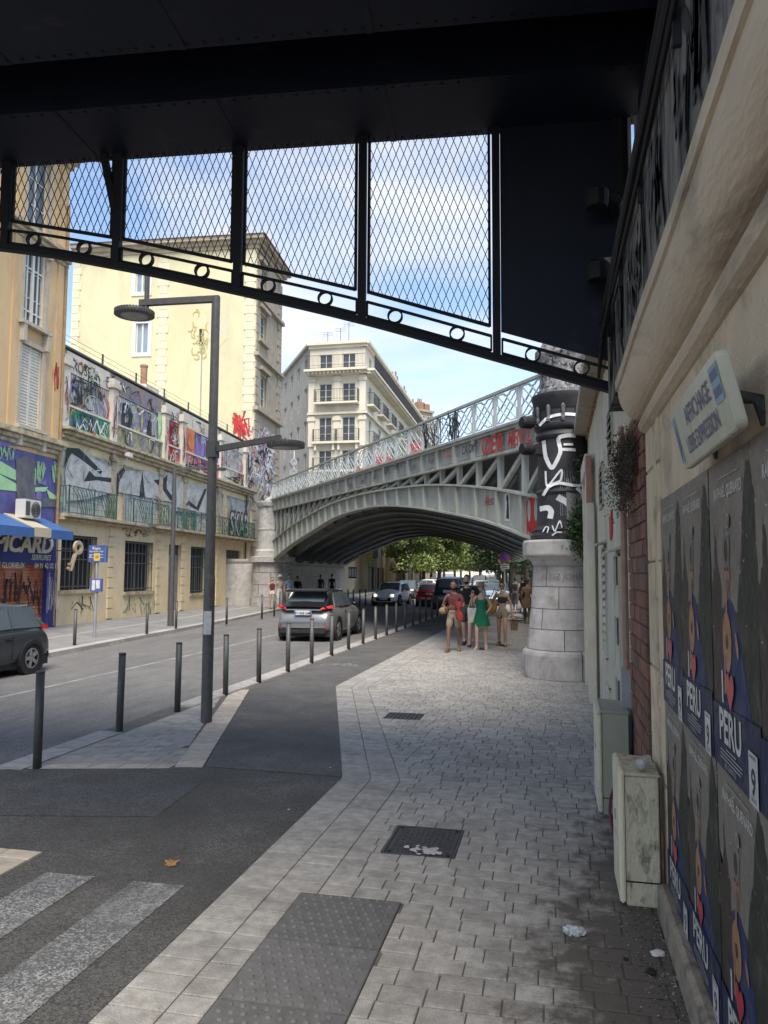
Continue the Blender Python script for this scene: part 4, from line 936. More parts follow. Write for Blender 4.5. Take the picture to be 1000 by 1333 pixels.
def railing(parent,x0,x1,z,h,y0,m,step=.11,name='balcony_railing',style=0,sides=True):
    mb=MB(); mb.box(x0,x1,y0,y0+.03,z+h-.03,z+h); mb.box(x0,x1,y0,y0+.03,z+.03,z+.055); n=max(2,int((x1-x0)/step))
    if style==0:
        for i in range(n+1): x=lerp(x0,x1-.02,i/n); mb.box(x,x+.018,y0+.005,y0+.025,z+.03,z+h)
        mb.box(x0,x1,y0+.003,y0+.027,z+h*.22,z+h*.22+.02)
    else:   # arching leaf bars
        for c in range(2):
            a,b=lerp(x0,x1,c/2),lerp(x0,x1,(c+1)/2); w=b-a
            mb.box(a,a+.05,y0,y0+.04,z,z+h+.03)
            for i in range(7):
                pts=[(a+w*(.02+.13*i)+w*.55*(t/6)**.6*(1-.1*i)*.9 if True else 0,y0+.015,z+h*(1-(t/6)**(1.15+.12*i))*.98) for t in range(7)]
                pts=[(min(p[0],b-.02),p[1],max(p[2],z+.05)) for p in pts]; mb.tube(pts,.015,4)
            for i in range(6): mb.box(a+w*i/6,a+w*i/6+.012,y0+.01,y0+.02,z,z+h)
            for i in range(3): mb.box(a,b,y0+.008,y0+.024,z+h*(.25+.22*i),z+h*(.25+.22*i)+.012)
        mb.box(x1-.05,x1,y0,y0+.04,z,z+h+.03)
    if sides and y0<-.2:
        for x in (x0,x1-.025): mb.box(x,x+.025,y0,-.02,z+h-.03,z+h); [mb.box(x,x+.018,y0+k*.12,y0+k*.12+.018,z,z+h) for k in range(int(-y0/.12)+1)]
    return mb.build(name,m,parent)
def pr_(x0,y0,x1,y1,fr=None):
    fr=fr or L; ym=(y0+y1)/2; a=fr.px(x0,ym)[0]; b=fr.px(x1,ym)[0]; zc=fr.px((x0+x1)/2,y1)[1],fr.px((x0+x1)/2,y0)[1]
    return a,b,zc[0],zc[1]
# ---- arcade building
SA=L.px(76,600)[0]+.02; SE=L.px(327,650)[0]
ar=thing('arcade_building','long cream three tier building with silver graffiti letters and green balconies','building',tuple(L.o),L.a)
zS,zC,zT=4.08,7.15,10.3
gh=[pr_(79,697,126,768),pr_(162,705,199,770),pr_(219,709,236,797),pr_(248,712,270,772),pr_(294,716,314,778)]
gh[2]=(gh[2][0],gh[2][1],0.02,gh[2][3]); gh[4]=(gh[4][0],gh[4][1],.02,gh[4][3])
mb=MB(); mb.wall(SA,SE,0,zS-.14,gh,0,.35); mb.box(SA,SE,.35,9,0,.05)
fh=[pr_(80,585,142,668),pr_(162,606,211,682),pr_(221,622,246,690),pr_(252,632,290,695),pr_(297,648,327,702)]
fh=[(a,min(b,SE-.3),zS+.0,min(d,6.45)) for a,b,c,d in fh]
mb.wall(SA,SE,zS-.14,zC,fh,.06,.5); mb.quad((SA,0,zS-.14),(SE,0,zS-.14),(SE,.06,zS-.14),(SA,.06,zS-.14))
mb.box(SE-.05,SE,.06,9,0,zT-.2); mb.box(SA,SA+.05,.4,9,zS,zT-.2)
mb.build('wall',arc_wall,ar,fix=False)
sl=MB().box(SA,SE+.1,-.45,.1,zS-.13,zS).box(SA,SE,-.30,.1,zS-.24,zS-.13); sl.build('balcony_slab',arc_trim,ar,bevel=.015)
mb=MB(); mb.box(SA-.1,SE+.15,-.42,.3,zC-.02,zC+.10); mb.box(SA,SE+.1,-.28,.1,zC-.16,zC-.02); mb.box(SA,SE+.1,-.14,.1,zC-.30,zC-.16); mb.build('cornice',arc_trim,ar,bevel=.015)
for i,(a,b,c,d) in enumerate(gh):
    if i in (0,1,3):
        mb=MB(); mb.box(a,b,.28,.33,c,d); wdw=mb.build('window',dark_hole,ar)
        mb=MB(); n=8
        for j in range(n+1): x=lerp(a+.04,b-.06,j/n); mb.box(x,x+.025,.02,.045,c,d)
        for z in (c+.12,lerp(c,d,.55),d-.55,d-.1): mb.box(a,b,.015,.05,z,z+.04)
        mb.build('bars',mat('window bar iron',(.10,.11,.115),.6,(.07,.075,.08),6),wdw)
        mb=MB()
        for j in range(3): x=lerp(a+.2,b-.25,j/2); mb.box(x,x+.05,.22,.27,c,d)
        mb.build('casement',mat('old green frame',(.13,.15,.14),.7),wdw)
        MB().box(a-.1,b+.1,-.10,.1,c-.14,c).build('sill',arc_trim,ar,bevel=.01)
    else:
        mb=MB(); mb.box(a,b,.2,.24,c,d-.5); n=26
        for j in range(n): z=lerp(c,d-.5,j/n); mb.box(a,b,.18,.2,z,z+(d-.5-c)/n*.7)
        mb.box(a,b,.2,.24,d-.5,d,m=1)
        mb.build('door',[grey_metal if i==2 else shutter_g,steel_dark],ar)
for x in (144,206,238,283,322):
    s=L.px(x,720)[0]; mb=MB()
    for k in range(9): mb.box(s-.22,s+.22,-.05-.012*(k%2),.02,.05+k*.42,.05+k*.42+.40)
    mb.build('pilaster',arc_wall,ar,bevel=.012)
    mb=MB(); mb.box(s-.2,s+.2,-.06,.08,zS,zC-.3); mb.box(s-.28,s+.28,-.12,.08,zC-.62,zC-.42); mb.build('upper_pilaster',arc_trim,ar,bevel=.012)
for i,(a,b,c,d) in enumerate(fh):
    mb=MB(); n=int((b-a)/.11)
    for j in range(n): x=lerp(a+.05,b-.05,j/n); mb.hexa([(x,.08,c),(x+.055,.02,c),(x+.09,.08,c),(x+.055,.12,c)],[(x,.08,d),(x+.055,.02,d),(x+.09,.08,d),(x+.055,.12,d)])
    mb.box(a,b,.11,.18,c,d); mb.build('corrugated_shutter',corr_m,ar,fix=False)
    MB().box(a-.08,a+.0,.0,.1,c,d+.08).box(b,b+.08,0,.1,c,d+.08).box(a,b,0,.1,d,d+.08).build('opening_trim',arc_trim,ar)
    railing(ar,a-.15 if i==0 else a+.05,b-.05,zS,1.02,-.42,rail_green,name='balcony_railing',style=1)
# silver and black lettering across the first floor
mb=MB(); yo=.055
def lp_(l): return [L.px(x,y) for x,y in l]
def fillp(mb,l,y,m): mb.quad(*[(a,y,b) for a,b in lp_(l)],m=m)
Z4=lambda l:[(x/4.,400+y/4.) for x,y in l]
Z5=lambda l:[(150+x/4.,450+y/4.) for x,y in l]
for k,(l,m) in enumerate(((Z4([(345,1010),(335,860),(360,760),(420,740),(520,810),(640,850),(870,860),(985,930),(985,1040),(870,1010),(600,960),(450,1000)]),0),
   (Z4([(330,840),(345,730),(410,735),(530,855),(520,870),(430,800),(370,760),(345,800)]),1),(Z4([(432,908),(462,850),(490,880),(590,890),(605,865),(640,835),(650,850),(618,910),(612,985),(598,980),(590,915),(500,900)]),1),
   (Z4([(722,985),(738,850),(752,990)]),1),(Z4([(800,905),(850,890),(870,870),(862,940),(895,985),(890,1010),(845,950)]),1),
   (Z5([(290,700),(480,740),(480,880),(300,860)]),0),(Z5([(355,850),(378,805),(420,840),(462,745),(475,745),(430,860),(375,830)]),1),(Z5([(196,700),(262,690),(265,745),(295,790),(280,800),(245,745)]),1))):
    fillp(mb,l,yo-.0+( -.06 if True else 0)-.002*k-.02,m)
mb.build('silver_graffiti',[paint_silver,paint_black],ar,fix=False)
mb=MB(); s,z=L.px(309,697); text_into(mb,'SKAB',s,z,1.9,-.125,0,.09,0,sx=.78); text_into(mb,'SKAB',s,z,1.9,-.14,1,.02,0,sx=.78); mb.build('skab_graffiti',[paint_black,paint_silver],ar,fix=False)
random.seed(17)
def scribble(mb,fr,x0,y0,x1,y1,n,w,y,m=0,seedpts=5,scale=1.):
    for i in range(n):
        pts=[fr.px(random.uniform(x0,x1),random.uniform(y0,y1))]
        cx=lerp(x0,x1,(i+.5)/n)
        pts=[fr.px(cx+random.uniform(-.5,.5)*(x1-x0)/max(n,1)*2.2,random.uniform(y0,y1)) for _ in range(seedpts)]
        mb.ribbon(pts,w*random.uniform(.7,1.3),y-.0006*i,m,taper=True)
mb=MB(); scribble(mb,L,160,683,196,700,9,.06,-.012); scribble(mb,L,95,775,120,800,5,.05,-.012); mb.build('ground_tags',paint_black,ar,fix=False)
mb=MB(); scribble(mb,L,163,773,205,805,8,.05,-.013); mb.build('green_tags',paint_green,ar,fix=False)
# attic storey
ah=[pr_(77,478,139,533),pr_(158,508,208,555),pr_(223,535,231,580),pr_(245,548,275,590),pr_(288,572,318,612)]
mb=MB(); mb.box(SA,SE,.25,.6,zC+.1,zT); mb.box(SA,SE,.6,9,zT-.3,zT-.05); mb.build('attic_wall',attic_m,ar)
mb=MB(); mb.box(SA-.05,SE+.1,.05,.8,zT,zT+.07); mb.build('roof_edge',steel_dark,ar)
pil=[L.px(x,520)[0] for x in (148,216,239,289,321)]
for s in pil+[SA+.2]:
    mb=MB(); mb.box(s-.24,s+.24,-.1,.3,zC+.1,zT-.75); mb.box(s-.33,s+.33,-.18,.3,zT-.75,zT-.5); mb.box(s-.27,s+.27,-.13,.3,zT-.5,zT-.35); mb.build('attic_pillar',attic_m,ar,bevel=.02)
edges=[SA+.45]+[v for s in pil for v in (s-.25,s+.25)]+[SE]
bays_=[(edges[2*i],edges[2*i+1]) for i in range(len(edges)//2)]
low=[paint_green,mat('ochre graffiti',(.42,.38,.20),.7,(.15,.17,.14),3),paint_red,paint_pink,attic_m,attic_m]
upp=[corr_m,corr_m,paint_red,paint_violet,corr_m,attic_m]; band=[attic_m,mat('slate blue panel',(.16,.17,.28),.7,(.3,.22,.12),4),attic_m,attic_m,attic_m,attic_m]
for i,(a,b) in enumerate(bays_):
    if b-a<.2: continue
    MB().box(a,b,.02,.2,zC+.1,zC+.95).build('parapet_panel',low[i],ar)
    MB().box(a,b,-.03,.22,zC+.95,zC+1.03).build('parapet_rail',attic_m,ar)
    mb=MB(); n=max(3,int((b-a)/.16))
    for j in range(n): x=lerp(a,b,j/n); mb.box(x+.01,x+(b-a)/n-.03,.10,.16,zC+1.03,zC+2.25)
    mb.box(a,b,.16,.2,zC+1.03,zC+2.25); mb.build('slatted_panel',upp[i],ar,fix=False)
    MB().box(a,b,.08,.22,zC+2.28,zT-.1).build('upper_band',band[i],ar)
mb=MB(); W5=[(0,'ROSE',.62,SA+1.5),(0,'FATE',.6,SA+4.0)]
for _,t_,sz,x in W5: text_into(mb,t_,x,zC+2.42,.6,.075,0,.0,0,sx=.95)
scribble(mb,L,84,487,138,528,13,.12,.07); 
for (a,b) in bays_[3:]: 
    for j in range(3): mb.ribbon([(lerp(a,b,random.random()),zC+random.uniform(.2,.9)) for _ in range(5)],.07,.01)
    text_into(mb,random.choice(('NEF','TAX','OUK')),(a+b)/2,zC+2.35,.5,.07,0,0,0,sx=.8)
mb.build('attic_tags',paint_black,ar,fix=False)
random.seed(57); cols_t=[paint_black,paint_white,paint_red,paint_violet,paint_blue,paint_orange,paint_lime,paint_silver]
mb=MB()
for i,(a,b) in enumerate(bays_):
    if b-a<.3: continue
    for j in range(58):
        z0=random.choice((zC+.2,zC+.25,zC+1.1,zC+1.15,zC+2.35)); hh=.65 if z0<zC+1 else (1.0 if z0<zC+2 else .5)
        x=random.uniform(a+.15,b-.3); pts=[(x,z0+random.uniform(0,hh))]
        for q in range(random.choice((3,4,5))): pts.append((min(b-.05,max(a+.05,pts[-1][0]+random.uniform(-.25,.4))),min(z0+hh,max(z0,pts[-1][1]+random.uniform(-.6,.6)))))
        mb.ribbon(pts,random.choice((.03,.05,.08,.11)),(.0 if z0<zC+1 else .06)-.0008*j,random.choice((0,0,0,1,1,2,3,4,5,6,7)) if i!=1 else random.choice((0,0,1,3)),taper=True)
for s in pil+[SA+.2]:
    for j in range(9):
        pts=[(s+random.uniform(-.2,.2),zC+.3+random.uniform(0,1.9)) for _ in range(3)]; mb.ribbon(pts,.035,-.108-.0006*j,random.choice((0,0,2)),taper=True)
mb.build('layered_tags',cols_t,ar,fix=False)
mb=MB()
for j in range(90):
    s=random.uniform(SA+.4,SE-.5); z0=random.uniform(zS+1.1,zC-.75); pts=[(s,z0)]
    for q in range(3): pts.append((pts[-1][0]+random.uniform(-.3,.4),pts[-1][1]+random.uniform(-.35,.35)))
    mb.ribbon(pts,random.choice((.02,.03,.05)),-.075-.0004*j,random.choice((0,0,1,7)),taper=True)
for j in range(26):
    s=random.uniform(SA+.4,SE-.5); z1=random.uniform(zS+1.3,zS+1.9); mb.ribbon([(s,z1),(s+.02,z1-random.uniform(.3,.8))],.03,-.07-.0003*j,random.choice((0,7)))
mb.build('first_floor_tags',cols_t,ar,fix=False)
mb=MB(); a,b=bays_[1]; text_into(mb,'D',a+1.1,zC+1.05,1.35,.07,0,.06); text_into(mb,'S',b-1.3,zC+1.1,.9,.07,0,.09); mb.ribbon([(a+2.0,zC+2.2),(a+2.5,zC+1.9),(a+2.55,zC+1.3),(a+2.1,zC+1.05)],.14,.066,1); mb.build('slat_letters',[paint_black,paint_yellow],ar,fix=False)
mb=MB(); mb.quad((b-.35,.06,zC+.9),(b-.0,.06,zC+.9),(b-.0,.06,zC+2.3),(b-.45,.06,zC+2.3)); mb.build('lime_splash',paint_lime,ar,fix=False)
mb=MB(); a=bays_[3][0]; b=bays_[3][1]; mb.quad((a+.05,.06,zC+1.0),(a+1.5,.06,zC+1.0),(a+1.5,.06,zC+2.3),(a+.05,.06,zC+2.3)); mb.build('orange_block',paint_orange,ar,fix=False)
mb=MB()
for k in range(5): x=lerp(a+1.7,b-.2,k/4); mb.box(x,x+.35,.05,.09,zC+1.1,zC+2.2)
mb.build('violet_blocks',paint_violet,ar,fix=False)
mb=MB(); scribble(mb,L,68,472,75,510,4,.09,-.07,0); text_into(mb,'NIZ',pil[0]+.0,zC+.55,.35,-.106,0,0,0); text_into(mb,'LOVE',bays_[2][0]+.9,zC+.3,.5,.012,1,.02,0); 
mb.build('red_tags',[paint_red,paint_white],ar,fix=False)
mb=MB(); a,b=bays_[0]
for k in range(5): x=lerp(a+.4,b-.6,k/4); mb.sphere((x,.02,zC+.45+.12*(k%2)),(.14,.012,.18),m=0); mb.ribbon([(x+.2,zC+.25),(x+.35,zC+.6),(x+.3,zC+.85)],.06,.012,1)
mb.build('blue_dots',[paint_blue,paint_black],ar,fix=False)
mb=MB()
for i in range(8):
    s=lerp(SA+.8,SE-.3,i/7); mb.box(s-.03,s+.03,.5,.56,zT,zT+.75)
for k in range(3): mb.bar((SA+.8,.53,zT+.3+.2*k),(SE-.3,.53,zT+.3+.2*k),.012,.012)
mb.build('roof_fence',steel_dark,ar)
ch=MB(); s=L.px(229,500)[0]; ch.box(s-.7,s+.7,1.2,2.2,zT,zT+.9); c_=ch.build('chimney_base',attic_m,ar); mb=MB(); mb.lathe([(.16,.9),(.17,1.9),(.2,1.92),(.2,2.02),(.12,2.05),(0,2.05)],12,(s,1.7,zT)); mb.build('chimney_pot',tile_m,c_)
# security camera
s,z=L.px(157,595); mb=MB(); mb.tube([(s,.0,z-.35),(s,-.25,z-.3),(s,-.3,z)],.03,6); mb.box(s-.22,s+.1,-.5,-.3,z-.02,z+.16); mb.box(s-.3,s-.22,-.47,-.33,z,z+.12); 
cm=tag(mb.build('security_camera',trim_white),'white security camera on a bracket between the silver graffiti letters','camera'); cm.location=L.o; cm.rotation_euler=(0,0,L.a)
# drainpipes
for x,y0,y1,lab in ((70,0,15.5,'rusty drainpipe at the corner of the ochre building'),(318,0,7.0,'black drainpipe at the pier end of the arcade building')):
    s=L.px(x,700)[0]; o=tag(MB().tube([(s,-.1,.05),(s,-.1,y1)],.055,8).build('drainpipe',mat('drainpipe ochre',(.36,.24,.12),.7) if x==70 else iron_m),lab,'drainpipe'); o.location=L.o; o.rotation_euler=(0,0,L.a)
# ---- ochre building
oc=thing('ochre_building','tall ochre building with shuttered windows, cut by the left edge of the photo','building',tuple(L.o),L.a)
SO=SA-.02; zCO=L.px(60,572)[1]; zTop=17.5
wn_=[pr_(30,345,57,428),pr_(27,460,51,560),pr_(22,200,58,290)]
sw=[(L.px(43,400)[0]-.62,6.1+3.6,1.25,2.75),(L.px(41,500)[0]-.62,5.45,1.25,2.75),(L.px(43,250)[0]-.62,13.6,1.25,2.75)]
bays_o=[0,-3.6,-7.2,-10.8]
zz=[L.px(42,557)[1],L.px(44,424)[1],L.px(47,302)[1]]
w1=(L.px(27,385)[0]+L.px(60,385)[0])/2
holes=[(w1+d-.62,w1+d+.62,z,z+2.75) for d in bays_o for z in zz]
mb=MB(); mb.wall(-14,SO,zCO-.6,zTop,holes,0,.25); mb.quad((SO,0,zCO-.6),(SO,9,zCO-.6),(SO,9,zTop),(SO,0,zTop)); mb.quad((-14,0,zTop),(SO,0,zTop),(SO,9,zTop),(-14,9,zTop)); mb.box(SO-.5,SO-.02,.05,9,0,zCO); mb.build('wall',orange_wall,oc,fix=False)
for k,(a,b,c,d) in enumerate(holes):
    w=window(oc,a,c,b-a,d-c,.12,'sash')
    mb=MB(); mb.box(-.16,0,-.19,-.10,-.05,d-c+.16); mb.box(b-a,b-a+.16,-.19,-.10,-.05,d-c+.16); mb.box(0,b-a,-.19,-.1,d-c,d-c+.16); mb.box(-.25,b-a+.25,-.36,-.1,-.17,-.05); mb.box(-.15,0.02,-.34,-.1,-.75,-.17); mb.box(b-a-.02,b-a+.15,-.34,-.1,-.75,-.17); mb.build('surround',mat('stone surround',(.52,.46,.36),.9,(.42,.37,.29),3,stain=(.3,.25,.19),stscale=3),w)
    if abs(c-zz[0])<.1 or abs(c-zz[1])<.1:
        mb=MB(); hw=(b-a)/2
        for q in (0,1):
            x=q*hw; mb.box(x,x+.06,-.08,-.02,0,d-c); mb.box(x+hw-.06,x+hw,-.08,-.02,0,d-c)
            if abs(c-zz[0])<.1: [mb.box(x+.06,x+hw-.06,-.07,-.04,(d-c)*(i+.1)/26,(d-c)*(i+.7)/26) for i in range(26)]; mb.box(x+.06,x+hw-.06,-.04,-.02,0,d-c)
            else: [mb.box(x+.06,x+hw-.06,-.06,-.03,zq,zq+.06) for zq in (.4,1.9,2.65)]; mb.box(x+hw/2-.03,x+hw/2+.03,-.06,-.03,0,d-c)
        mb.build('shutter',shutter_w if abs(c-zz[0])<.1 else trim_white,w)
for z,dp in ((zCO-.15,.32),(L.px(70,328)[1],.35),(zTop-.3,.6)):
    mb=MB(); mb.box(-14,SO+.05,-dp,.1,z,z+.18); mb.box(-14,SO+.05,-dp*.6,.1,z-.15,z); mb.box(-14,SO+.05,-dp*.3,.1,z-.3,z-.15); mb.build('cornice',arc_trim,oc,bevel=.015)
for s in (SO-.28,-3.2,-6.8):
    mb=MB(); mb.box(s-.26,s+.26,-.05,.02,zCO+.1,zTop-.6); mb.build('pilaster',orange_wall,oc,bevel=.012)
# graffiti storey over the shop
mb=MB(); mb.wall(-14,SO,2.6,zCO-.6,[],0.01,.1); mb.build('shop_storey',paint_blue,oc,fix=False)
mb=MB()
for k,(l,m) in enumerate(((Z4([(-40,800),(0,800),(180,905),(150,930),(-40,850)]),0),(Z4([(-40,930),(0,870),(60,905),(120,940),(250,935),(235,960),(100,960),(-40,945)]),0),(Z4([(240,945),(300,990),(320,985),(325,1005),(290,1040),(265,1030)]),0),(Z4([(-40,730),(60,720),(250,740),(320,760),(310,700),(-40,660)]),1),(Z4([(200,915),(240,895),(240,930)]),1),(Z4([(80,790),(130,770),(180,790),(180,990),(85,990)]),2),(Z4([(90,970),(290,1000),(290,1040),(180,1040),(90,1000)]),2))):
    fillp(mb,l,-.004-.003*k,m)
s,z=L.px(50,645); mb.sphere((s,-.02,z),(.16,.01,.16),m=1)
mb.build('mural',[paint_lime,paint_violet,mat('mural grey',(.17,.165,.17),.8,(.10,.10,.12),4)],oc,fix=False)
for q_ in ((45,600,58,635,8,.06,-.03),(66,600,79,630,9,.05,-.03),(0,580,18,600,7,.05,-.03)): mb=MB(); scribble(mb,L,*q_); mb.build('pale_tag',paint_lime,oc,fix=False)
# shop front
sg_=L.px(71,760)[0]
mb=MB(); mb.box(-9,-.95+.0,-.02,.08,0,.001); 
MB().box(-9,L.px(71,712)[0],-.14,.3,L.px(60,735)[1],3.35).build('fascia_board',shop_blue,oc)
fz=L.px(60,735)[1]
MB().box(L.px(56,770)[0],L.px(70,770)[0],-.12,.3,0,fz).build('shop_pier',shop_blue,oc)
mb=MB(); a,b=-9,L.px(56,770)[0]; n=22
for j in range(n): mb.box(a,b,.04-.02*(j%2),.12,fz*j/n,fz*(j+.9)/n)
mb.box(a,b,.1,.16,0,fz); mb.build('roller_shutter',rollshut,oc)
mb=MB(); scribble(mb,L,0,745,52,805,12,.09,.012); mb.build('shutter_tags',paint_black,oc,fix=False)
mb=MB(); text_into(mb,'PICARD',L.px(62,712)[0],2.62,.80,-.17,0,.03,.2,.02,align='RIGHT',sx=1.16); text_into(mb,'SERRURES',L.px(61,722)[0],2.36,.26,-.15,0,.01,.25,align='RIGHT'); text_into(mb,'04 91 42 02 13',L.px(71,733)[0],2.08,.25,-.15,0,.015,0,align='RIGHT',sx=.95); text_into(mb,'CE GLORIEUX',L.px(27,731)[0],2.08,.25,-.15,0,.01,.0,align='RIGHT'); mb.build('shop_lettering',cream_letter,oc,fix=False)
mb=MB(); scribble(mb,L,57,745,69,800,9,.03,-.125); mb.build('pier_tags',paint_white,oc,fix=False)
aw_=thing('shop_awning','blue fabric shop awning with a cream panel over the locksmith sign','awning',tuple(L.o),L.a)
zA=3.35; sE=L.px(94,680)[0]
def awn(a,b,m,name,dz=0,rot=0): 
    mb=MB(); mb.hexa([(a,-1.15,zA-.05+dz),(b,-1.15,zA-.05+dz),(b,-.05,zA+.42+dz),(a,-.05,zA+.42+dz)],[(a,-1.15,zA-.02+dz),(b,-1.15,zA-.02+dz),(b,-.05,zA+.46+dz),(a,-.05,zA+.46+dz)]); mb.hexa([(a,-1.17,zA-.3+dz),(b,-1.17,zA-.3+dz),(b,-1.14,zA-.3+dz),(a,-1.14,zA-.3+dz)],[(a,-1.17,zA+dz),(b,-1.17,zA+dz),(b,-1.14,zA+dz),(a,-1.14,zA+dz)]); return mb.build(name,m,aw_)
a1_,a2_,a3_=[L.px(x,695,-1.15)[0] for x in (44,67,95)]
awn(-9,a1_,awn_blue,'fabric'); awn(a2_,a3_,awn_blue,'fabric'); awn(a1_+.03,a2_-.03,mat('cream awning',(.55,.48,.33),.8,(.48,.41,.28),2),'cream_panel',.03)
for x in (a3_-.05,a1_-.2): MB().bar((x,-1.1,zA-.02),(x,0,zA-.35),.04,.04).build('arm',iron_m,aw_)
ac=thing('air_conditioner','white air conditioner with a round fan above the awning','air conditioner',tuple(L.w(L.px(22,645)[0],-.45,4.0)),L.a)
MB().box(-.45,.45,-.16,.2,-.3,.32).build('case',trim_white,ac,bevel=.02); mb=MB(); 
for r in (.06,.12,.18,.24): mb.lathe([(r-.012,-.0),(r+.012,0),(r+.012,.02),(r-.012,.02)],18)
mb.build('fan_grille',steel_dark,ac,loc=(.1,-.18,0),rot=(R(90),0,0)); MB().box(-.42,-.2,-.175,-.16,-.2,.25).build('vent',steel_dark,ac)
ks=thing('key_sign','pale key shaped shop sign hanging on a bracket beside the locksmith shop','sign',tuple(L.w(L.px(99,712,-.9)[0],-.9,2.62)),L.a)
mb=MB(); 
for j in range(16):
    a,b=2*math.pi*j/16,2*math.pi*(j+1)/16; mb.hexa([(.14+.30*math.cos(t)*r,-.04,.2+.25*math.sin(t)*r) for t,r in ((a,.5),(a,1),(b,1),(b,.5))],[(.14+.30*math.cos(t)*r,.04,.2+.25*math.sin(t)*r) for t,r in ((a,.5),(a,1),(b,1),(b,.5))])
mb.bar((-.02,0,0),(-.34,0,-.62),.13,.08); mb.bar((-.28,0,-.45),(-.45,0,-.38),.08,.08); mb.bar((-.34,0,-.6),(-.5,0,-.52),.08,.08); mb.build('key',mat('key cream',(.55,.43,.30),.7),ks); MB().tube([(-.1,.0,.05),(-.1,.85,.1)],.02,6).build('bracket',iron_m,ks)
# ---- yellow building beyond
YB=Frame(L.w(SE+.25).x,L.w(SE+.25).y,L.a)
yb=thing('yellow_building','tall pale yellow building with a blank side wall and rusticated stone front','building',tuple(YB.o),YB.a)
GA=Frame(YB.o.x,YB.o.y,YB.a-math.pi/2)   # gable: local x negative goes away from the street
zY=GA.px(322,322)[1]; 
gw=GA.px(92,450)[0]
def toY(x,y,z): v=GA.w(x,y,z)-YB.o; return (v.dot(YB.d),v.dot(YB.n),z)
gh_=[]
def gp(x0,y0,x1,y1): return pr_(x0,y0,x1,y1,GA)
for r_ in ((177,421,193,459),(177,354,193,380)): gh_.append(gp(*r_))
gs=gp(259,428,265,450); mb=MB(); mb.wall(gw,0,0,zY,gh_+[gs],0,.25)
mb.v=[toY(*p) for p in mb.v]; mb.build('gable_wall',yellow_wall,yb,fix=False)
sh1=gp(178,420,193,460)
for a,b,c,d in gh_:
    mb=MB(); mb.box(a-.28,b+.28,-.06,0,c-.28,c); mb.box(a-.28,b+.28,-.06,0,d,d+.22); mb.box(a-.28,a,-.06,0,c,d); mb.box(b,b+.28,-.06,0,c,d); mb.v=[toY(*p) for p in mb.v]; w=mb.build('window',trim_white,yb)
    mb=MB(); mb.box(a,b,.15,.18,c,d); mb.v=[toY(*p) for p in mb.v]; mb.build('pane',glass_b,w); mb=MB(); mb.box(a,a+.08,.06,.15,c,d); mb.box((a+b)/2-.06,(a+b)/2+.06,.06,.15,c,d); mb.box(b-.08,b,.06,.15,c,d); mb.v=[toY(*p) for p in mb.v]; mb.build('frame',trim_white,w)
mb=MB(); x_=GA.px(262,500)[0]; mb.tube([toY(x_,-.05,8),toY(x_,-.05,GA.px(262,450)[1])],.03,6); mb.build('cable',grey_metal,yb)
a,b,c,d=gs; mb=MB(); mb.box(a,b,.15,.2,c,d); mb.v=[toY(*p) for p in mb.v]; mb.build('slit_window',glass,yb)
for x in (96,211,325):
    c0=GA.px(x,450)[0]; mb=MB()
    for k in range(int(zY/.55)): 
        e=.42 if k%2 else .30; mb.box(max(c0-e,gw),min(c0+e,.02),-.05,0,k*.55,k*.55+.53)
    mb.v=[toY(*p) for p in mb.v]; mb.build('quoins',mat('quoin white',(.66,.61,.44),.9,(.58,.54,.39),2),yb)
mb=MB(); l=[(252,405),(258,395),(262,410),(268,398),(272,418),(262,428),(270,440),(256,452),(262,462),(252,470),(256,448),(246,436),(254,424)]
random.seed(91)
for i in range(26):
    x,y=random.uniform(250,270),random.uniform(400,466); a=random.uniform(0,6.3); mb.ribbon([GA.px(x+2.5*k*math.cos(a+.5*k),y+3.5*k*math.sin(a+.5*k)) for k in range(4)],.11,-.02-.0012*i,taper=True)
mb.v=[toY(*p) for p in mb.v]; mb.build('vine_graffiti',mat('faded ochre paint',(.50,.36,.11),.9,(.42,.38,.17),.9),yb,fix=False)
mb=MB(); l=[(268,405),(296,395),(296,440),(284,455),(270,440)]; mb.quad(*[toY(GA.px(x,y)[0],-.018,GA.px(x,y)[1]) for x,y in l]); mb.build('grey_patch',mat('faded grey patch',(.54,.51,.40),.9,(.58,.52,.31),1.5),yb,fix=False)
mb=MB(); l=[(300,552),(305,540),(312,556),(318,535),(324,560),(326,580),(312,574),(304,570)]
random.seed(19)
for i in range(9):
    pts=[GA.px(random.uniform(302,327),random.uniform(535,575)) for _ in range(4)]
    mb.ribbon(pts,.13,-.06-.001*i)
mb.v=[toY(*p) for p in mb.v]; mb.build('red_tags',paint_red,yb,fix=False)
# cornice and roof round the gable and front
fl=YB.px(366,400)[0]
mb=MB()
for z,o in ((zY-.1,.15),(zY+.15,.35),(zY+.4,.6)): mb.box(-o,fl+o,-o,abs(gw)+.0,z,z+.25)
mb.build('cornice',stone_wall,yb)
mb=MB(); mb.hexa([(-.7,-.75,zY+.66),(fl+.7,-.75,zY+.66),(fl+.7,abs(gw),zY+.66),(-.7,abs(gw),zY+.66)],[(.9,1.0,zY+1.1),(fl-.9,1.0,zY+1.1),(fl-.9,abs(gw),zY+1.1),(.9,abs(gw),zY+1.1)]); mb.build('roof',tile_m,yb)
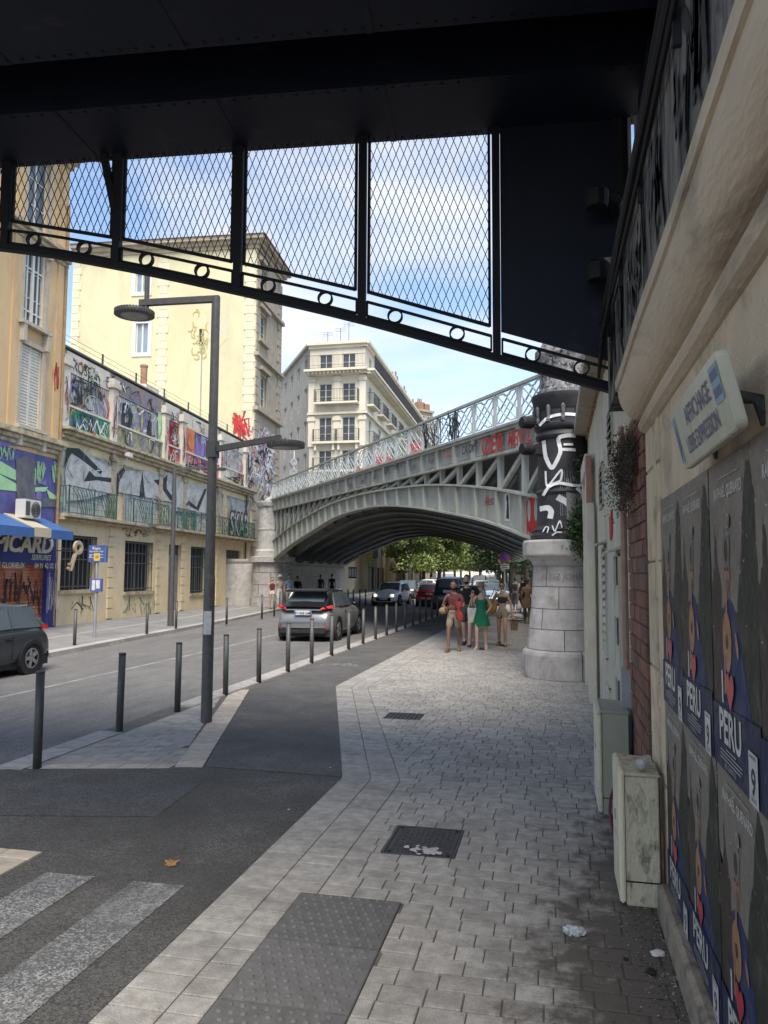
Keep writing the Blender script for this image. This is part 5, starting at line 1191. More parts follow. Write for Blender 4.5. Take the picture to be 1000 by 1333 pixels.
# street front, rusticated
fw=[]
for (y0,y1) in ((410,445),(490,532),(350,378)):
    a,b,c,d=pr_(337,y0,346,y1,YB); fw.append((a,b,c,d))
for k,dz in enumerate((0,)): pass
mb=MB(); mb.wall(0,fl,0,zY,fw,0,.3); mb.quad((fl,0,0),(fl,9,0),(fl,9,zY),(fl,0,zY)); mb.build('front_wall',stone_wall,yb,fix=False)
for a,b,c,d in fw:
    w=window(yb,a,c,b-a,d-c,.15); MB().box(-.3,b-a+.3,-.45,-.1,d-c+.25,d-c+.5).box(-.25,0,-.25,-.1,0,d-c+.2).box(b-a,b-a+.25,-.25,-.1,0,d-c+.2).box(-.3,b-a+.3,-.4,-.1,-.25,0).build('surround',stone_wall,w)
for x,dx in ((.3,.45),(fl-.35,.45)):
    mb=MB()
    for k in range(int(zY/.6)): e=dx+(.15 if k%2 else 0); mb.box(max(x-e,0.0),min(x+e,fl),-.09,0,k*.6,k*.6+.55)
    mb.build('quoins',stone_wall,yb)
for yq in (470,540,395):
    z=YB.px(340,yq)[1]; MB().box(-.15,fl+.15,-.3,.05,z,z+.25).build('string_course',stone_wall,yb,bevel=.02)
mb=MB(); random.seed(23)
for i in range(150):
    x0=random.uniform(322,356); y0=random.uniform(560,648); pts=[YB.px(x0+random.uniform(-3.5,3.5),y0+random.uniform(-9,9)) for _ in range(5)]
    mb.ribbon(pts,random.choice((.06,.1,.16)),-.02-.0006*i,(0,0,1,0,2,0,3)[i%7])
mb.build('base_graffiti',[paint_white,mat('lilac paint',(.36,.32,.50),.7),paint_pink,paint_black],yb,fix=False)

# ================================================================ WHITE CORNER APARTMENTS
camf=lambda px,d: Vector((math.cos(YAW)*(px-500)*d/1000-math.sin(YAW)*d,math.sin(YAW)*(px-500)*d/1000+math.cos(YAW)*d,0))
p0,p1=camf(401,66),camf(474,65); p2=camf(556,104); pL=camf(358,80)
def fr2(a,b): return Frame(a.x,a.y,math.atan2(b.y-a.y,b.x-a.x))
wa=thing('corner_apartments','white corner apartment block with iron balconies behind the bridge','building',tuple(p0))
def addw(mb,name,m,fr,parent=wa,fix=True,**k):
    o=mb.build(name,m,parent,fix=fix,**k); o.location=fr.o-p0; o.rotation_euler=(0,0,fr.a); return o
F1=fr2(p0,p1); F2=fr2(p1,p2); F0=fr2(pL,p0)
ztop=F1.px(437,448)[1]
def flw(fr,w,holes,m):
    mb=MB(); mb.wall(0,w,5.3,ztop,holes,0,.3); return addw(mb,'wall',m,fr,fix=False)
w1_=(p1-p0).length; w2_=(p2-p1).length; w0_=(p0-pL).length
lv=[F1.px(437,y)[1] for y in (484,535,577,607,660)]   # balcony / floor lines
fl_z=[(F1.px(437,y1)[1],F1.px(437,y0)[1]) for y0,y1 in ((461,482),(499,524),(543,575),(586,612),(625,650))]
fl_z+= [(fl_z[-1][0]-3.6*k,fl_z[-1][1]-3.6*k) for k in (1,2)]
def mkface(fr,w,cols,wm,shut,wallm,inset=.12,skip=()):
    holes=[(c-wm/2,c+wm/2,a,b) for c in cols for a,b in fl_z if a>5.5]
    flw(fr,w,holes,wallm)
    for h in holes:
        g=window(wa,0,0,h[1]-h[0],h[3]-h[2],0,'sash',shut); q=fr.w(h[0],inset,0); g.location=(q.x-p0.x,q.y-p0.y,h[2]); g.rotation_euler=(0,0,fr.a)
mkface(F1,w1_,[w1_*.29,w1_*.71],1.15,None,white_wall)
n2=9; mkface(F2,w2_,[w2_*(i+.5)/n2 for i in range(n2)],1.2,shutter_g,white_wall)
n0=5; mkface(F0,w0_,[w0_*(i+.5)/n0 for i in range(n0)],1.2,shutter_g,grey_wall)  # left face turned from the sun: its shade is put into the grey
for fr,w in ((F1,w1_),(F2,w2_)):
    z=fl_z[0][0]
    mb=MB(); mb.box(-.3,w+.3,-.9,.1,z-.22,z-.02); mb.box(-.2,w+.2,-.5,.1,z-.45,z-.22)
    for i in range(int(w/.35)): mb.box(i*.35,i*.35+.16,-.75,.0,z-.42,z-.22)
    addw(mb,'cornice_balcony',white_wall,fr)
    o=railing(wa,-.2,w+.2,z,1.15,-.88,rail_iron,.11,sides=False); o.location=fr.o-p0; o.rotation_euler=(0,0,fr.a)
    z=fl_z[1][0]; mb=MB(); mb.box(-.15,w+.15,-.25,.1,z-1.05,z-.85); addw(mb,'string_course',white_wall,fr)
    mb=MB(); mb.box(-.2,w+.2,-.4,.2,ztop-.1,ztop+.15); mb.box(-.1,w+.1,-.2,.2,ztop-.35,ztop-.1); addw(mb,'roof_cornice',white_wall,fr)
z=fl_z[1][0]; o=railing(wa,w1_*.12,w1_*.9,z-.05,1.1,-.75,rail_iron,.14); o.location=F1.o-p0; o.rotation_euler=(0,0,F1.a); addw(MB().box(w1_*.12,w1_*.9,-.75,0,z-.22,z-.05),'balcony',white_wall,F1)
for c in (.29,.71):
    for k in (2,3):
        z=fl_z[k][0]; o=railing(wa,w1_*c-1.0,w1_*c+1.0,z,1.05,-.5,rail_iron,.13); o.location=F1.o-p0; o.rotation_euler=(0,0,F1.a); addw(MB().box(w1_*c-1.05,w1_*c+1.05,-.5,0,z-.2,z).box(w1_*c-.9,w1_*c-.7,-.35,0,z-.75,z-.2).box(w1_*c+.7,w1_*c+.9,-.35,0,z-.75,z-.2),'balcony',white_wall,F1)
for c in (.04,.5,.96):
    for z0,z1 in ((fl_z[1][0]-.8,fl_z[0][0]-.5),(fl_z[2][0]-.4,fl_z[1][0]-1.1)): addw(MB().box(w1_*c-.28,w1_*c+.28,-.12,0,z0,z1).box(w1_*c-.36,w1_*c+.36,-.2,0,z1-.5,z1-.2),'pilaster',white_wall,F1)
for k in (1,2):
    z=fl_z[k][0]-.05
    for i in range(n2):
        c=w2_*(i+.5)/n2; 
        if k==1 or i%2==0: o=railing(wa,c-1.3,c+1.3,z,1.05,-.6,rail_iron,.16); o.location=F2.o-p0; o.rotation_euler=(0,0,F2.a); addw(MB().box(c-1.35,c+1.35,-.6,0,z-.15,z),'balcony',white_wall,F2)
mb=MB(); mb.box(-.1,w0_+.1,-.3,.2,ztop-.1,ztop+.15); addw(mb,'roof_cornice',grey_wall,F0)
rc=[p-p0 for p in (p0,p1,p2,pL)]; ctr=(rc[0]+rc[1])/2+(rc[2]+rc[3])*.12
mb=MB(); ap=sum(rc,Vector())/4
vs=[(p.x,p.y,ztop+.16) for p in rc]+[(lerp(p.x,ap.x,.45),lerp(p.y,ap.y,.45),ztop+1.7) for p in rc]
mb.add(vs,[(0,1,5,4),(1,2,6,5),(2,3,7,6),(3,0,4,7),(4,5,6,7)]); mb.build('roof',tile_m,wa)
for px,d,h in ((506,80,.9),(518,86,.8),(530,92,.7)):
    q=camf(px,d)-p0; mb=MB(); mb.box(q.x-.9,q.x+.9,q.y-.4,q.y+.4,ztop-1,ztop+h); c=mb.build('chimney',stone_wall,wa); mb=MB(); [mb.lathe([(.09,0),(.10,.5),(0,.52)],8,(q.x-.7+i*.35,q.y,ztop+h)) for i in range(5)]; mb.build('chimney_pots',tile_m,c)
mb=MB()
for px,h in ((441,1.9),(452,2.4),(424,1.5)):
    q=camf(px,67)-p0; mb.tube([(q.x,q.y,ztop),(q.x,q.y,ztop+h)],.025,5); [mb.bar((q.x-.5,q.y,ztop+h-.15*k),(q.x+.5,q.y,ztop+h-.15*k),.02,.02) for k in range(3)]
mb.build('aerials',steel_dark,wa)
def block(name,label,pts,h,m,rows=0,cols=0,cat='building'):
    o=thing(name,label,cat,tuple(pts[0])); base=pts[0]; mb=MB(); n=len(pts)
    for i in range(n):
        a,b=pts[i]-base,pts[(i+1)%n]-base; mb.quad((a.x,a.y,0),(b.x,b.y,0),(b.x,b.y,h),(a.x,a.y,h))
    mb.quad(*[(p.x-base.x,p.y-base.y,h) for p in pts]); mb.build('wall',m,o,fix=True)
    f=fr2(pts[0],pts[1]); w=(pts[1]-pts[0]).length
    for r in range(rows):
        for c in range(cols):
            g=window(o,0,0,1.1,1.9,0,'sash',None); q=f.w(w*(c+.5)/cols-.55,-.03,0); g.location=(q.x-base.x,q.y-base.y,h-2.9-3.4*r); g.rotation_euler=(0,0,f.a)
    mb=MB(); mb.box(-.2,w+.2,-.45,.3,h-.3,h+.1); c=mb.build('cornice',m,o); c.location=f.o-base; c.rotation_euler=(0,0,f.a)
    mb=MB(); mb.box(w*.2,w*.2+1.6,1,2,h,h+1.8); mb.box(w*.6,w*.6+1.6,1,2,h,h+1.6); [mb.lathe([(.12,0),(.12,.7),(0,.72)],8,(w*.2+.3+i*.4,1.5,h+1.8)) for i in range(3)]; c=mb.build('chimney',tile_m,o); c.location=f.o-base; c.rotation_euler=(0,0,f.a)
    return o
block('far_apartments','ochre apartment block stepping down behind the white corner block',[camf(525,106),camf(557,132),camf(540,150),camf(500,120)],F2.px(535,500)[1]*.0+22.5,white_wall,5,7)
block('far_tower','tall cream block at the end of the roofline right of the white apartments',[camf(546,140),camf(563,142),camf(568,165),camf(546,165)],32,stone_wall,3,2)
block('narrow_house','grey shuttered house in the gap between the yellow and white buildings',[camf(360,98),camf(372,84),camf(380,100),camf(362,110)],16.5,grey_wall,4,3)
# things outside the bridge: laundry / road sign at the left end of the bridge deck
# ================================================================ STREET FURNITURE
def bollard_proto(name,h,r,m):
    t=thing(name,'','bollard'); MB().lathe([(0,-.05),(r,-.05),(r,h-.03),(0,h-.03)],16).build('post',m,t,smooth=False)
    MB().lathe([(r-.004,h-.034),(r-.004,h-.026),(r+.0015,h-.026),(r+.0015,h-.006),(r-.008,h),(0,h+.001)],16).build('cap',m,t,smooth=False)
    return t
bl=bollard_proto('bollard',.975,.044,steel_dark)
for c in kids(bl):
    for p in c.data.polygons: p.use_smooth=abs(p.normal.z)<.5
ys=[7.04,8.83,10.35,11.88,13.33]+[13.33+1.56*k for k in range(1,15)]
for i,y in enumerate(ys):
    lab='dark grey bollard, %s from the camera in the row along the near kerb'%('nearest' if i==0 else ORD[i])
    x=-5.16 if i==0 else (-5.33 if i<3 else -5.27)
    if i==0: o=bl; o.location=(x,y,0); o['label']=lab
    else: o=copy_tree(bl,(x,y,0),random.uniform(0,6),lab)
    o['group']='bollards along the near kerb'; o.rotation_euler=(R(random.uniform(-.6,.6)),R(random.uniform(-.6,.6)),0)
lb=[G(97,840),G(191,826),G(229,819),G(295,811),G(341,804),G(357,801)]
for i,p in enumerate(lb):
    o=copy_tree(bl,(p.x,p.y,0),0,'slim grey bollard on the left pavement edge, %s from the left'%ORD[i] if i else 'slim grey bollard on the left pavement edge, beside the bus stop pole'); o['group']='bollards along the left kerb'
bk=[G(px,789-k*.4) for k,px in enumerate((453,460,468.5,476))]
for i,p in enumerate(bk):
    o=copy_tree(bl,(p.x,p.y,0),0,'black bollard on the left pavement under the bridge, %s from the left'%ORD[i]); o['group']='bollards under the bridge'
# lamp post
lm=thing('street_lamp','tall dark grey lamp post with two round lamp heads on short arms','street lamp',(-4.55,9.66,0))
MB().lathe([(0,-.02),(.075,-.02),(.075,1.9),(.066,1.95),(.058,5.80),(0,5.81)],18).build('post',steel_dark,lm,smooth=False)
def lamphead(parent,x,y,z,r):
    h=MB().lathe([(0,.06),(r*.5,.055),(r*.96,.035),(r,.0),(r*.97,-.035),(r*.80,-.04),(0,-.04)],30,(x,y,z)).build('lamp_head',steel_dark,parent,smooth=False)
    MB().lathe([(0,-.05),(r*.62,-.048),(r*.7,-.041)],24,(x,y,z)).build('lens',mat('lamp lens',(.26,.27,.28),.25,(.2,.2,.2),4),h)
    mb=MB(); n=40
    for j in range(n): a=2*math.pi*j/n; mb.box(-.01,.01,r-.012,r+.006,-.034,.03,M=Matrix.Translation((x,y,z))@Matrix.Rotation(a,4,'Z'))
    mb.build('fins',steel_dark,h)
MB().bar((.05,0,5.775),(-1.12,-.08,5.77),.075,.085).build('upper_arm',steel_dark,lm); MB().tube([(-1.02,-.07,5.6),(-1.02,-.07,6.3)],.035,10).build('upper_stub',steel_dark,lm); lamphead(lm,-1.20,-.08,5.63,.27)
MB().bar((.0,0,3.66),(.98,.02,3.80),.07,.075).box(-.068,.068,-.072,.072,3.55,3.78).build('lower_arm',steel_dark,lm); lamphead(lm,1.05,.02,3.70,.25)
nt=tag(MB().box(-.055,.055,-.082,-.078,-.17,.14).box(-.05,.06,-.085,-.082,-.05,.05).build('paper_notice',litter_w),'torn white paper taped round the tall lamp post','notice'); nt.location=(-4.53,9.66,1.33)
l2=G(222,815); l2t=thing('street_lamp','thin grey lamp post across the road in front of the arcade building','street lamp',(l2.x,l2.y,0))
MB().lathe([(0,0),(.12,0),(.09,1.5),(.07,5.85),(0,5.85)],14).build('post',steel_dark,l2t,smooth=False)
MB().bar((0,0,5.78),(1.5,.25,5.86),.08,.09).build('upper_arm',steel_dark,l2t); lamphead(l2t,1.6,.26,5.78,.3); MB().bar((0,0,3.72),(-.95,-.1,3.70),.07,.07).build('lower_arm',steel_dark,l2t); lamphead(l2t,-1.0,-.1,3.62,.30)
# bus stop
bs=G(123,830); bst=thing('bus_stop','bus stop pole with a small dark blue sign on the left pavement','bus stop',(bs.x,bs.y,0),R(5))
MB().tube([(0,0,0),(0,0,2.75)],.045,10).build('pole',grey_metal,bst)
def zat(y,d): return 2+(745-y)/1000*d
d_=bs.y*math.cos(YAW)-bs.x*math.sin(YAW)
sgn=MB().box(-.25,.25,-.06,.06,zat(734,d_),zat(712,d_)).box(.25,.31,-.05,.06,zat(734,d_),zat(713,d_),m=1).build('sign_box',[mat('bus sign navy',(.07,.10,.26),.5),awn_blue],bst)
mb=MB(); text_into(mb,'R\u00e9gie',.0,zat(717.5,d_),.12,-.065); text_into(mb,'Notre Dame du Mont',.0,zat(721,d_),.08,-.065,sx=.62); 
for z in (724.5,728): mb.box(-.23,.23,-.066,-.062,zat(z,d_),zat(z,d_)+.01)
text_into(mb,'81',-.17,zat(727,d_),.09,-.065); mb.box(-.07,.12,-.068,-.062,zat(732,d_),zat(722.5,d_),m=1); mb.box(-.03,.08,-.07,-.068,zat(729,d_),zat(725,d_),m=2); mb.build('print',[paint_white,paint_yellow,paint_orange],sgn,fix=False)
tb=MB().box(-.16,.2,-.07,.02,zat(772,d_),zat(755,d_)).build('timetable_frame',mat('timetable blue',(.10,.13,.38),.5),bst); MB().box(-.10,.0,-.08,-.07,zat(770,d_),zat(757,d_)).box(.03,.15,-.08,-.07,zat(768,d_),zat(757,d_)).build('timetable',litter_w,tb)
# no parking sign beyond the pier
npos=Vector((-1.55,31.,0)); d2=30.
q=camf(657,34); nps=thing('no_parking_sign','round blue no parking sign with a red rim on a white pole','road sign',(q.x,q.y,0),YAW)
MB().tube([(0,0,0),(0,0,3.05)],.035,8).build('pole',mat('pale pole',(.55,.55,.54),.5),nps)
zc=zat(724,34); dk=MB(); 
dk.lathe([(0,-.012),(.24,-.012),(.24,.012),(0,.012)],28); dk.lathe([(0,.014),(.175,.014)],28,m=1); dk.bar((-.17,0,.016),(.17,0,.016),.055,.004); 
MB.build(dk,'disc',[mat('sign red',(.55,.05,.06),.5),mat('sign blue',(.10,.10,.42),.5)],nps,loc=(0,-.05,zc),rot=(R(90),R(45),0))
pt=MB().box(-.19,.19,-.05,-.03,zc-.54,zc-.32).build('plate',litter_w,nps); MB().box(-.15,.15,-.055,-.05,zc-.40,zc-.36).box(-.12,.12,-.055,-.05,zc-.5,zc-.46).build('print',steel_dark,pt)
# red banners and sign at the left end of the bridge
for i,(px,w,lab) in enumerate(((408,.55,'leftmost red cloth hung behind the bridge railing below the white apartments'),(436,.75,'wide red cloth with a yellow patch hung behind the bridge railing'),(470,.5,'rightmost red cloth half hidden by the bridge lattice'))):
    s,z=B2.px(px,612); p=B2.w(s,-2.2,0); o=thing('red_banner',lab,'banner',(p.x,p.y,zat(615,32)),YAW,'red cloths along the bridge')
    mb=MB(); n=6
    vs=[(w*(a/n-.5),.06*math.sin(a*1.9),.75*b) for a in range(n+1) for b in (0,1)]; mb.add(vs,[(2*a,2*a+2,2*a+3,2*a+1) for a in range(n)]); mb.build('cloth',paint_red,o,fix=False)
    MB().tube([(0,.08,-1.2),(0,.08,.85)],.03,6).build('pole',steel_dark,o)
    if i==1: MB().box(-.15,.15,-.09,-.07,.2,.5).build('patch',paint_yellow,o)
q=B2.w(S1+.2,-1.2,0); o=thing('round_sign','small pale round road sign at the left end of the bridge','road sign',(q.x,q.y,6.3),YAW)
MB().tube([(0,0,-.6),(0,0,2.9)],.04,8).build('pole',litter_w,o); [MB().lathe([(.1,-.02),(.22,-.02),(.22,.02),(.1,.02)],20).build('disc',m,o,loc=(0,-.06,z),rot=(R(90),0,0)) for z,m in ((2.2,grey_metal),(1.6,grey_metal))]
# ================================================================ CARS
def smooth_prof(P,n): 
    f=curve_fn(P); a,b=P[0][0],P[-1][0]; return [(lerp(a,b,i/n),f(lerp(a,b,i/n))) for i in range(n+1)]
def car_proto(name,label,L_,W,H,paint,rear='hatch',wheel_r=.33,roofm=None,hood=.27,cowl=.33,roof0=.47,roof1=.80,deck=.97,belt=.60,facing=1):
    """front towards +X, origin on the ground at mid length"""
    t=thing(name,label,'car'); hl=L_/2; hw=W/2; B=belt*H*1.02
    st=[(-hl,.42*H,.80,.30),(-hl+.06*L_*.5,.56*H,.90,.26),(-hl+.10*L_,B,.96,.20),(lerp(hl,-hl,roof1),B*1.02,1.0,.17),(0,B,1.0,.16),(lerp(hl,-hl,roof0),B*.99,1.0,.16),(lerp(hl,-hl,cowl),B*.97,.99,.17),(lerp(hl,-hl,cowl*.5),B*.90,.97,.18),(hl-.06*L_,B*.78,.90,.20),(hl,.36*H,.74,.28)]
    rows=[]
    for x,zb,wf,z0 in st:
        w=hw*wf; rows.append([(x,0,z0),(x,w*.80,z0),(x,w*.97,z0+.10),(x,w,z0+(zb-z0)*.55),(x,w*.955,zb),(x,w*.70,zb+.035),(x,0,zb+.05)])
    mb=MB(); k=7
    for r in rows: mb.v+=r
    n=len(rows)
    for i in range(n-1):
        for j in range(k-1): mb.f.append([i*k+j,(i+1)*k+j,(i+1)*k+j+1,i*k+j+1]); mb.m.append(0)
    for r in (0,n-1):
        mb.f.append([r*k+j for j in range(k)]); mb.m.append(0)
    def mirror_sub(mb,mats,nm,lev=2):
        me=mb.mesh(nm,mats,True,fix=False); o=bpy.data.objects.new(nm,me); COL.objects.link(o)
        a=o.modifiers.new('m','MIRROR'); a.use_axis=(False,True,False); a.use_clip=True; a.merge_threshold=.002
        s=o.modifiers.new('s','SUBSURF'); s.levels=lev; s.render_levels=lev
        e=evalmesh(o,nm); bpy.data.objects.remove(o)
        bm=bmesh.new(); bm.from_mesh(e); bmesh.ops.recalc_face_normals(bm,faces=bm.faces[:]); bm.to_mesh(e); bm.free(); return e
    body=put('body',mirror_sub(mb,paint,'body'),t)
    # cabin
    xf,xr0,xr1,xd=lerp(hl,-hl,cowl-.02),lerp(hl,-hl,roof0),lerp(hl,-hl,roof1),lerp(hl,-hl,deck)
    zb=B*.93
    def cab(mb,inset,m,top=True):
        sec=[(xf,hw*.86,zb,.02),(xr0,hw*.74,H,0),(lerp(xr0,xr1,.5),hw*.75,H*1.012,0),(xr1,hw*.71,H*.985,0),(xd,hw*.80,zb,0)]
        return sec
    low=[(xf,hw*.86,zb),(xr0,hw*.93,zb),(lerp(xr0,xr1,.5),hw*.94,zb),(xr1,hw*.93,zb),(xd,hw*.82,zb)]
    e=.10*L_*.3
    up=[(xf-.0,hw*.80,zb+.06),(xr0,hw*.735,H),(lerp(xr0,xr1,.5),hw*.745,H*1.008),(xr1,hw*.70,H*.985),(xd+.02,hw*.74,zb+.07)]
    mb=MB(); K=4
    for a,b in zip(low,up): mb.v+=[a,(lerp(a[0],b[0],.86),lerp(a[1],b[1],.86),lerp(a[2],b[2],.86)),(b[0],b[1]*.92,b[2]),(b[0],0,b[2]+.015)]
    for i in range(4):
        for j in range(3): mb.f.append([i*K+j,(i+1)*K+j,(i+1)*K+j+1,i*K+j+1]); mb.m.append(0)
    cabm=mirror_sub(mb,roofm or paint,'cabin',2); c=put('cabin',cabm,t)
    # glazing laid 6 mm outside the cabin planes
    def facequad(p,q,off): 
        nrm=(Vector(p[1])-Vector(p[0])).cross(Vector(p[3])-Vector(p[0])).normalized(); return [tuple(Vector(v)+nrm*off) for v in p]
    def glz(nm,pts,par=t):
        for sy in ((1,-1) if nm=='side_window' else (1,)):
            P=[Vector((x,y*sy,z)) for x,y,z in pts]; 
            mb=MB(); N=4
            ce=sum(P,Vector())/len(P); nn=(P[1]-P[0]).cross(P[-1]-P[0]).normalized()
            outw=Vector((ce.x*.3,ce.y,ce.z*.5))
            if nn.dot(outw)<0: nn=-nn
            mb.quad(*[p+nn*.012 for p in P]); mb.quad(*[p-nn*.03 for p in P]); L4=len(P)
            for i in range(L4): mb.quad(P[i]+nn*.012,P[(i+1)%L4]+nn*.012,P[(i+1)%L4]-nn*.03,P[i]-nn*.03)
            mb.build(nm,glass,par)
    def at(i,f,sy=1): a,b=low[i],up[i]; return (lerp(a[0],b[0],f),lerp(a[1],b[1]*.97,f)+.012,lerp(a[2],b[2],f))
    mx=lambda a,b,f: tuple(lerp(a[i],b[i],f) for i in range(3))
    glz('side_window',[mx(at(0,.12),at(1,.12),.30),at(2,.12),at(2,.86),mx(at(0,.86),at(1,.86),.93)])
    glz('side_window',[mx(at(2,.12),at(3,.12),.06),mx(at(3,.12),at(4,.12),.30),mx(at(3,.86),at(4,.86),-.0),mx(at(2,.86),at(3,.86),.06)])
    def cross(i0,i1,f0,f1,wk): 
        a,b=low[i0],up[i1] 
        p=[lerp(low[i0][0],up[i1][0],f) for f in (f0,f1)]; z=[lerp(low[i0][2],up[i1][2],f) for f in (f0,f1)]; w=[lerp(low[i0][1],up[i1][1],f)*wk for f in (f0,f1)]
        return [(p[0],-w[0],z[0]),(p[0],w[0],z[0]),(p[1],w[1],z[1]),(p[1],-w[1],z[1])]
    def bump_out(q,d): return [(x+d,y,z+.02) for x,y,z in q]
    glz('windscreen',bump_out(cross(0,1,.14,.93,.86),.02)); glz('rear_window',bump_out(cross(4,3,.34,.88,.78),-.02))
    # wheels
    wx=(hl-.185*L_,-hl+.19*L_)
    tyre=MB().lathe([(wheel_r*.62,-.10),(wheel_r*.93,-.11),(wheel_r,-.08),(wheel_r,.08),(wheel_r*.93,.11),(wheel_r*.62,.10)],24)
    tm=tyre.mesh('wheel',mat('tyre rubber',(.018,.018,.019),.85))
    rim=MB(); rim.lathe([(0,.07),(wheel_r*.62,.06)],20,m=1); rim.lathe([(wheel_r*.56,.105),(wheel_r*.64,.105),(wheel_r*.64,.05)],20); rim.lathe([(0,.10),(wheel_r*.14,.10),(wheel_r*.14,.06)],12)
    for j in range(5):
        a=2*math.pi*j/5; rim.bar((.05*math.cos(a),.05*math.sin(a),.088),(wheel_r*.58*math.cos(a),wheel_r*.58*math.sin(a),.092),.07,.03)
    rm=rim.mesh('rim',[mat('alloy',(.42,.42,.43),.35,metal=.7),mat('wheel shadow',(.02,.02,.02),.9)])
    arch=MB().lathe([(wheel_r*.9,.02),(wheel_r*1.16,.02),(wheel_r*1.16,-.12)],20).mesh('wheel_arch',mat('black trim',(.02,.02,.022),.7))
    for x in wx:
        for sy in (1,-1):
            w=put('wheel',tm,t,(x,sy*(hw-.115),wheel_r),(R(-90*sy),0,0)); put('rim',rm,w)
            put('wheel_arch',arch,t,(x,sy*(hw-.012),wheel_r),(R(-90*sy),0,0))
    trim=MATS['black trim']
    MB().box(-hl+.16,hl-.16,-hw*.9,hw*.9,.15,.30).build('underbody',trim,t)
    for sy in (1,-1):
        MB().sphere((xr0+.42*(xf-xr0),sy*(hw+.05),zb+.10),(.09,.10,.065),10).build('mirror',roofm or paint,t,smooth=True)
        mb=MB(); 
        for f in (.02,): mb.box(lerp(xr0,xr1,.5)-.006,lerp(xr0,xr1,.5)+.006,sy*hw*.985-.006,sy*hw*.985+.006,.34,zb-.06)
        mb.box(lerp(xr0,xr1,.42)-.09,lerp(xr0,xr1,.42)+.09,sy*hw*.97-.015,sy*hw*.97+.02,zb-.14,zb-.11); mb.build('door_handle',trim,t)
    return t,dict(hl=hl,hw=hw,H=H,B=B,zb=zb,xd=xd,xr1=xr1)
def car_rear(t,d,plate=None,lh=.62,lw=.34,lamp='tail lamp',bum=True):
    hl,hw,H,B=d['hl'],d['hw'],d['H'],d['B']; tail=mat('tail lamp red',(.55,.03,.03),.25,(.4,.02,.02),9)
    for sy in (1,-1):
        mb=MB(); y0,y1=sy*hw*.60,sy*hw*.95; z=H*lh
        mb.hexa([(-hl-.005,y0,z-.06),(-hl+.24,y1,z-.02),(-hl+.40,y1*.96,z-.02),(-hl+.1,y0,z-.06)],[(-hl+.04,y0,z-.01),(-hl+.28,y1,z+.075),(-hl+.42,y1*.96,z+.075),(-hl+.15,y0,z-.01)]); mb.build('tail_light',tail,t)
        MB().box(-hl+.035,-hl+.2,sy*hw*.74-.06,sy*hw*.74+.06,.42,.50).build('fog_light',tail,t)
    MB().box(-hl-.04,-hl+.12,-hw*.78,hw*.78,.24,.42).build('bumper',MATS['black trim'],t,bevel=.03)
    pm_=MB().box(-hl-.035,-hl+.01,-.27,.27,H*.515,H*.60).build('number_plate',litter_w,t,bevel=.004)
    if plate: mb=MB(); text_into(mb,plate,0,0,.10,-.002,0,.004); o=mb.build('plate_lettering',black_m,pm_,fix=False); o.location=(-hl-.04,0,H*.532); o.rotation_euler=(0,0,R(-90)); MB().box(-hl-.037,-hl-.03,-.27,-.225,H*.515,H*.60).box(-hl-.037,-hl-.03,.225,.27,H*.515,H*.60).build('plate_band',awn_blue,pm_)
def car_front(t,d,lit=True):
    hl,hw,H,B=d['hl'],d['hw'],d['H'],d['B']
    hm=mat('headlight glass',(.75,.76,.78),.15,(.6,.6,.62),9,emit=.0); 
    for sy in (1,-1):
        h_=MB().hexa([(hl-.05,sy*hw*.42,H*.43),(hl-.30,sy*hw*.92,H*.45),(hl-.36,sy*hw*.88,H*.45),(hl-.14,sy*hw*.42,H*.43)],[(hl-.10,sy*hw*.42,H*.49),(hl-.34,sy*hw*.92,H*.54),(hl-.42,sy*hw*.88,H*.54),(hl-.2,sy*hw*.42,H*.49)]).build('headlight',hm,t)
        if lit: MB().sphere((hl-.10,sy*hw*.62,H*.47),(.05,.07,.045),8).build('bulb',mat('lit bulb',(1,.96,.85),.4,emit=3.),h_)
    MB().box(hl-.10,hl+.01,-hw*.55,hw*.55,H*.20,H*.36).build('grille',MATS['black trim'] if 'black trim' in MATS else trim,t,bevel=.02)
    MB().box(hl-.02,hl+.03,-.26,.26,H*.27,H*.34).build('number_plate',litter_w,t)
def paintm(n,c,r=.28,metal=.3): return mat(n,c,r,tuple(x*.92 for x in c),2,metal=metal,spec=.6)
def place(t,x,y,rz,z=-.10): t.location=(x,y,z); t.rotation_euler=(0,0,rz)
road_h=R(90)   # heading +Y
silver=paintm('warm silver paint',(.25,.25,.255),.3,.4)
t,d=car_proto('car','silver grey crossover with red tail lights driving away behind the bollards',4.36,1.83,1.56,silver,roofm=paintm('black roof',(.02,.02,.022)),wheel_r=.35,roof1=.78,deck=.985,belt=.66)
car_rear(t,d,'FV 838 GM',.66); hl,hw,H=d['hl'],d['hw'],d['H']
MB().hexa([(-hl+.30,-hw*.70,H*.955),(-hl+.30,hw*.70,H*.955),(-hl+.9,hw*.68,H*.985),(-hl+.9,-hw*.68,H*.985)],[(-hl+.28,-hw*.70,H*.985),(-hl+.28,hw*.70,H*.985),(-hl+.9,hw*.68,H*1.01),(-hl+.9,-hw*.68,H*1.01)]).build('roof_spoiler',MATS['black trim'],t)
MB().box(-hl+.02,-hl+.2,-hw*.62,hw*.62,H*.60,H*.625).build('tailgate_lip',silver,t,bevel=.01); MB().bar((-hl-.03,-hw*.8,.62),(-hl-.03,hw*.8,.62),.03,.04).bar((-hl-.03,-hw*.55,.44),(-hl-.03,hw*.55,.44),.03,.03).build('bumper_trim',silver,t)
c0=G(408,827,-.1); c1=G(452,812,-.1); place(t,-7.45,24.4,R(90+1))
t,d=car_proto('car','dark grey hatchback with a pale sky reflection, cut off by the left edge',4.05,1.76,1.44,paintm('dark grey car paint',(.055,.06,.068),.22,.3),wheel_r=.32,roof1=.86,deck=.985,belt=.64)
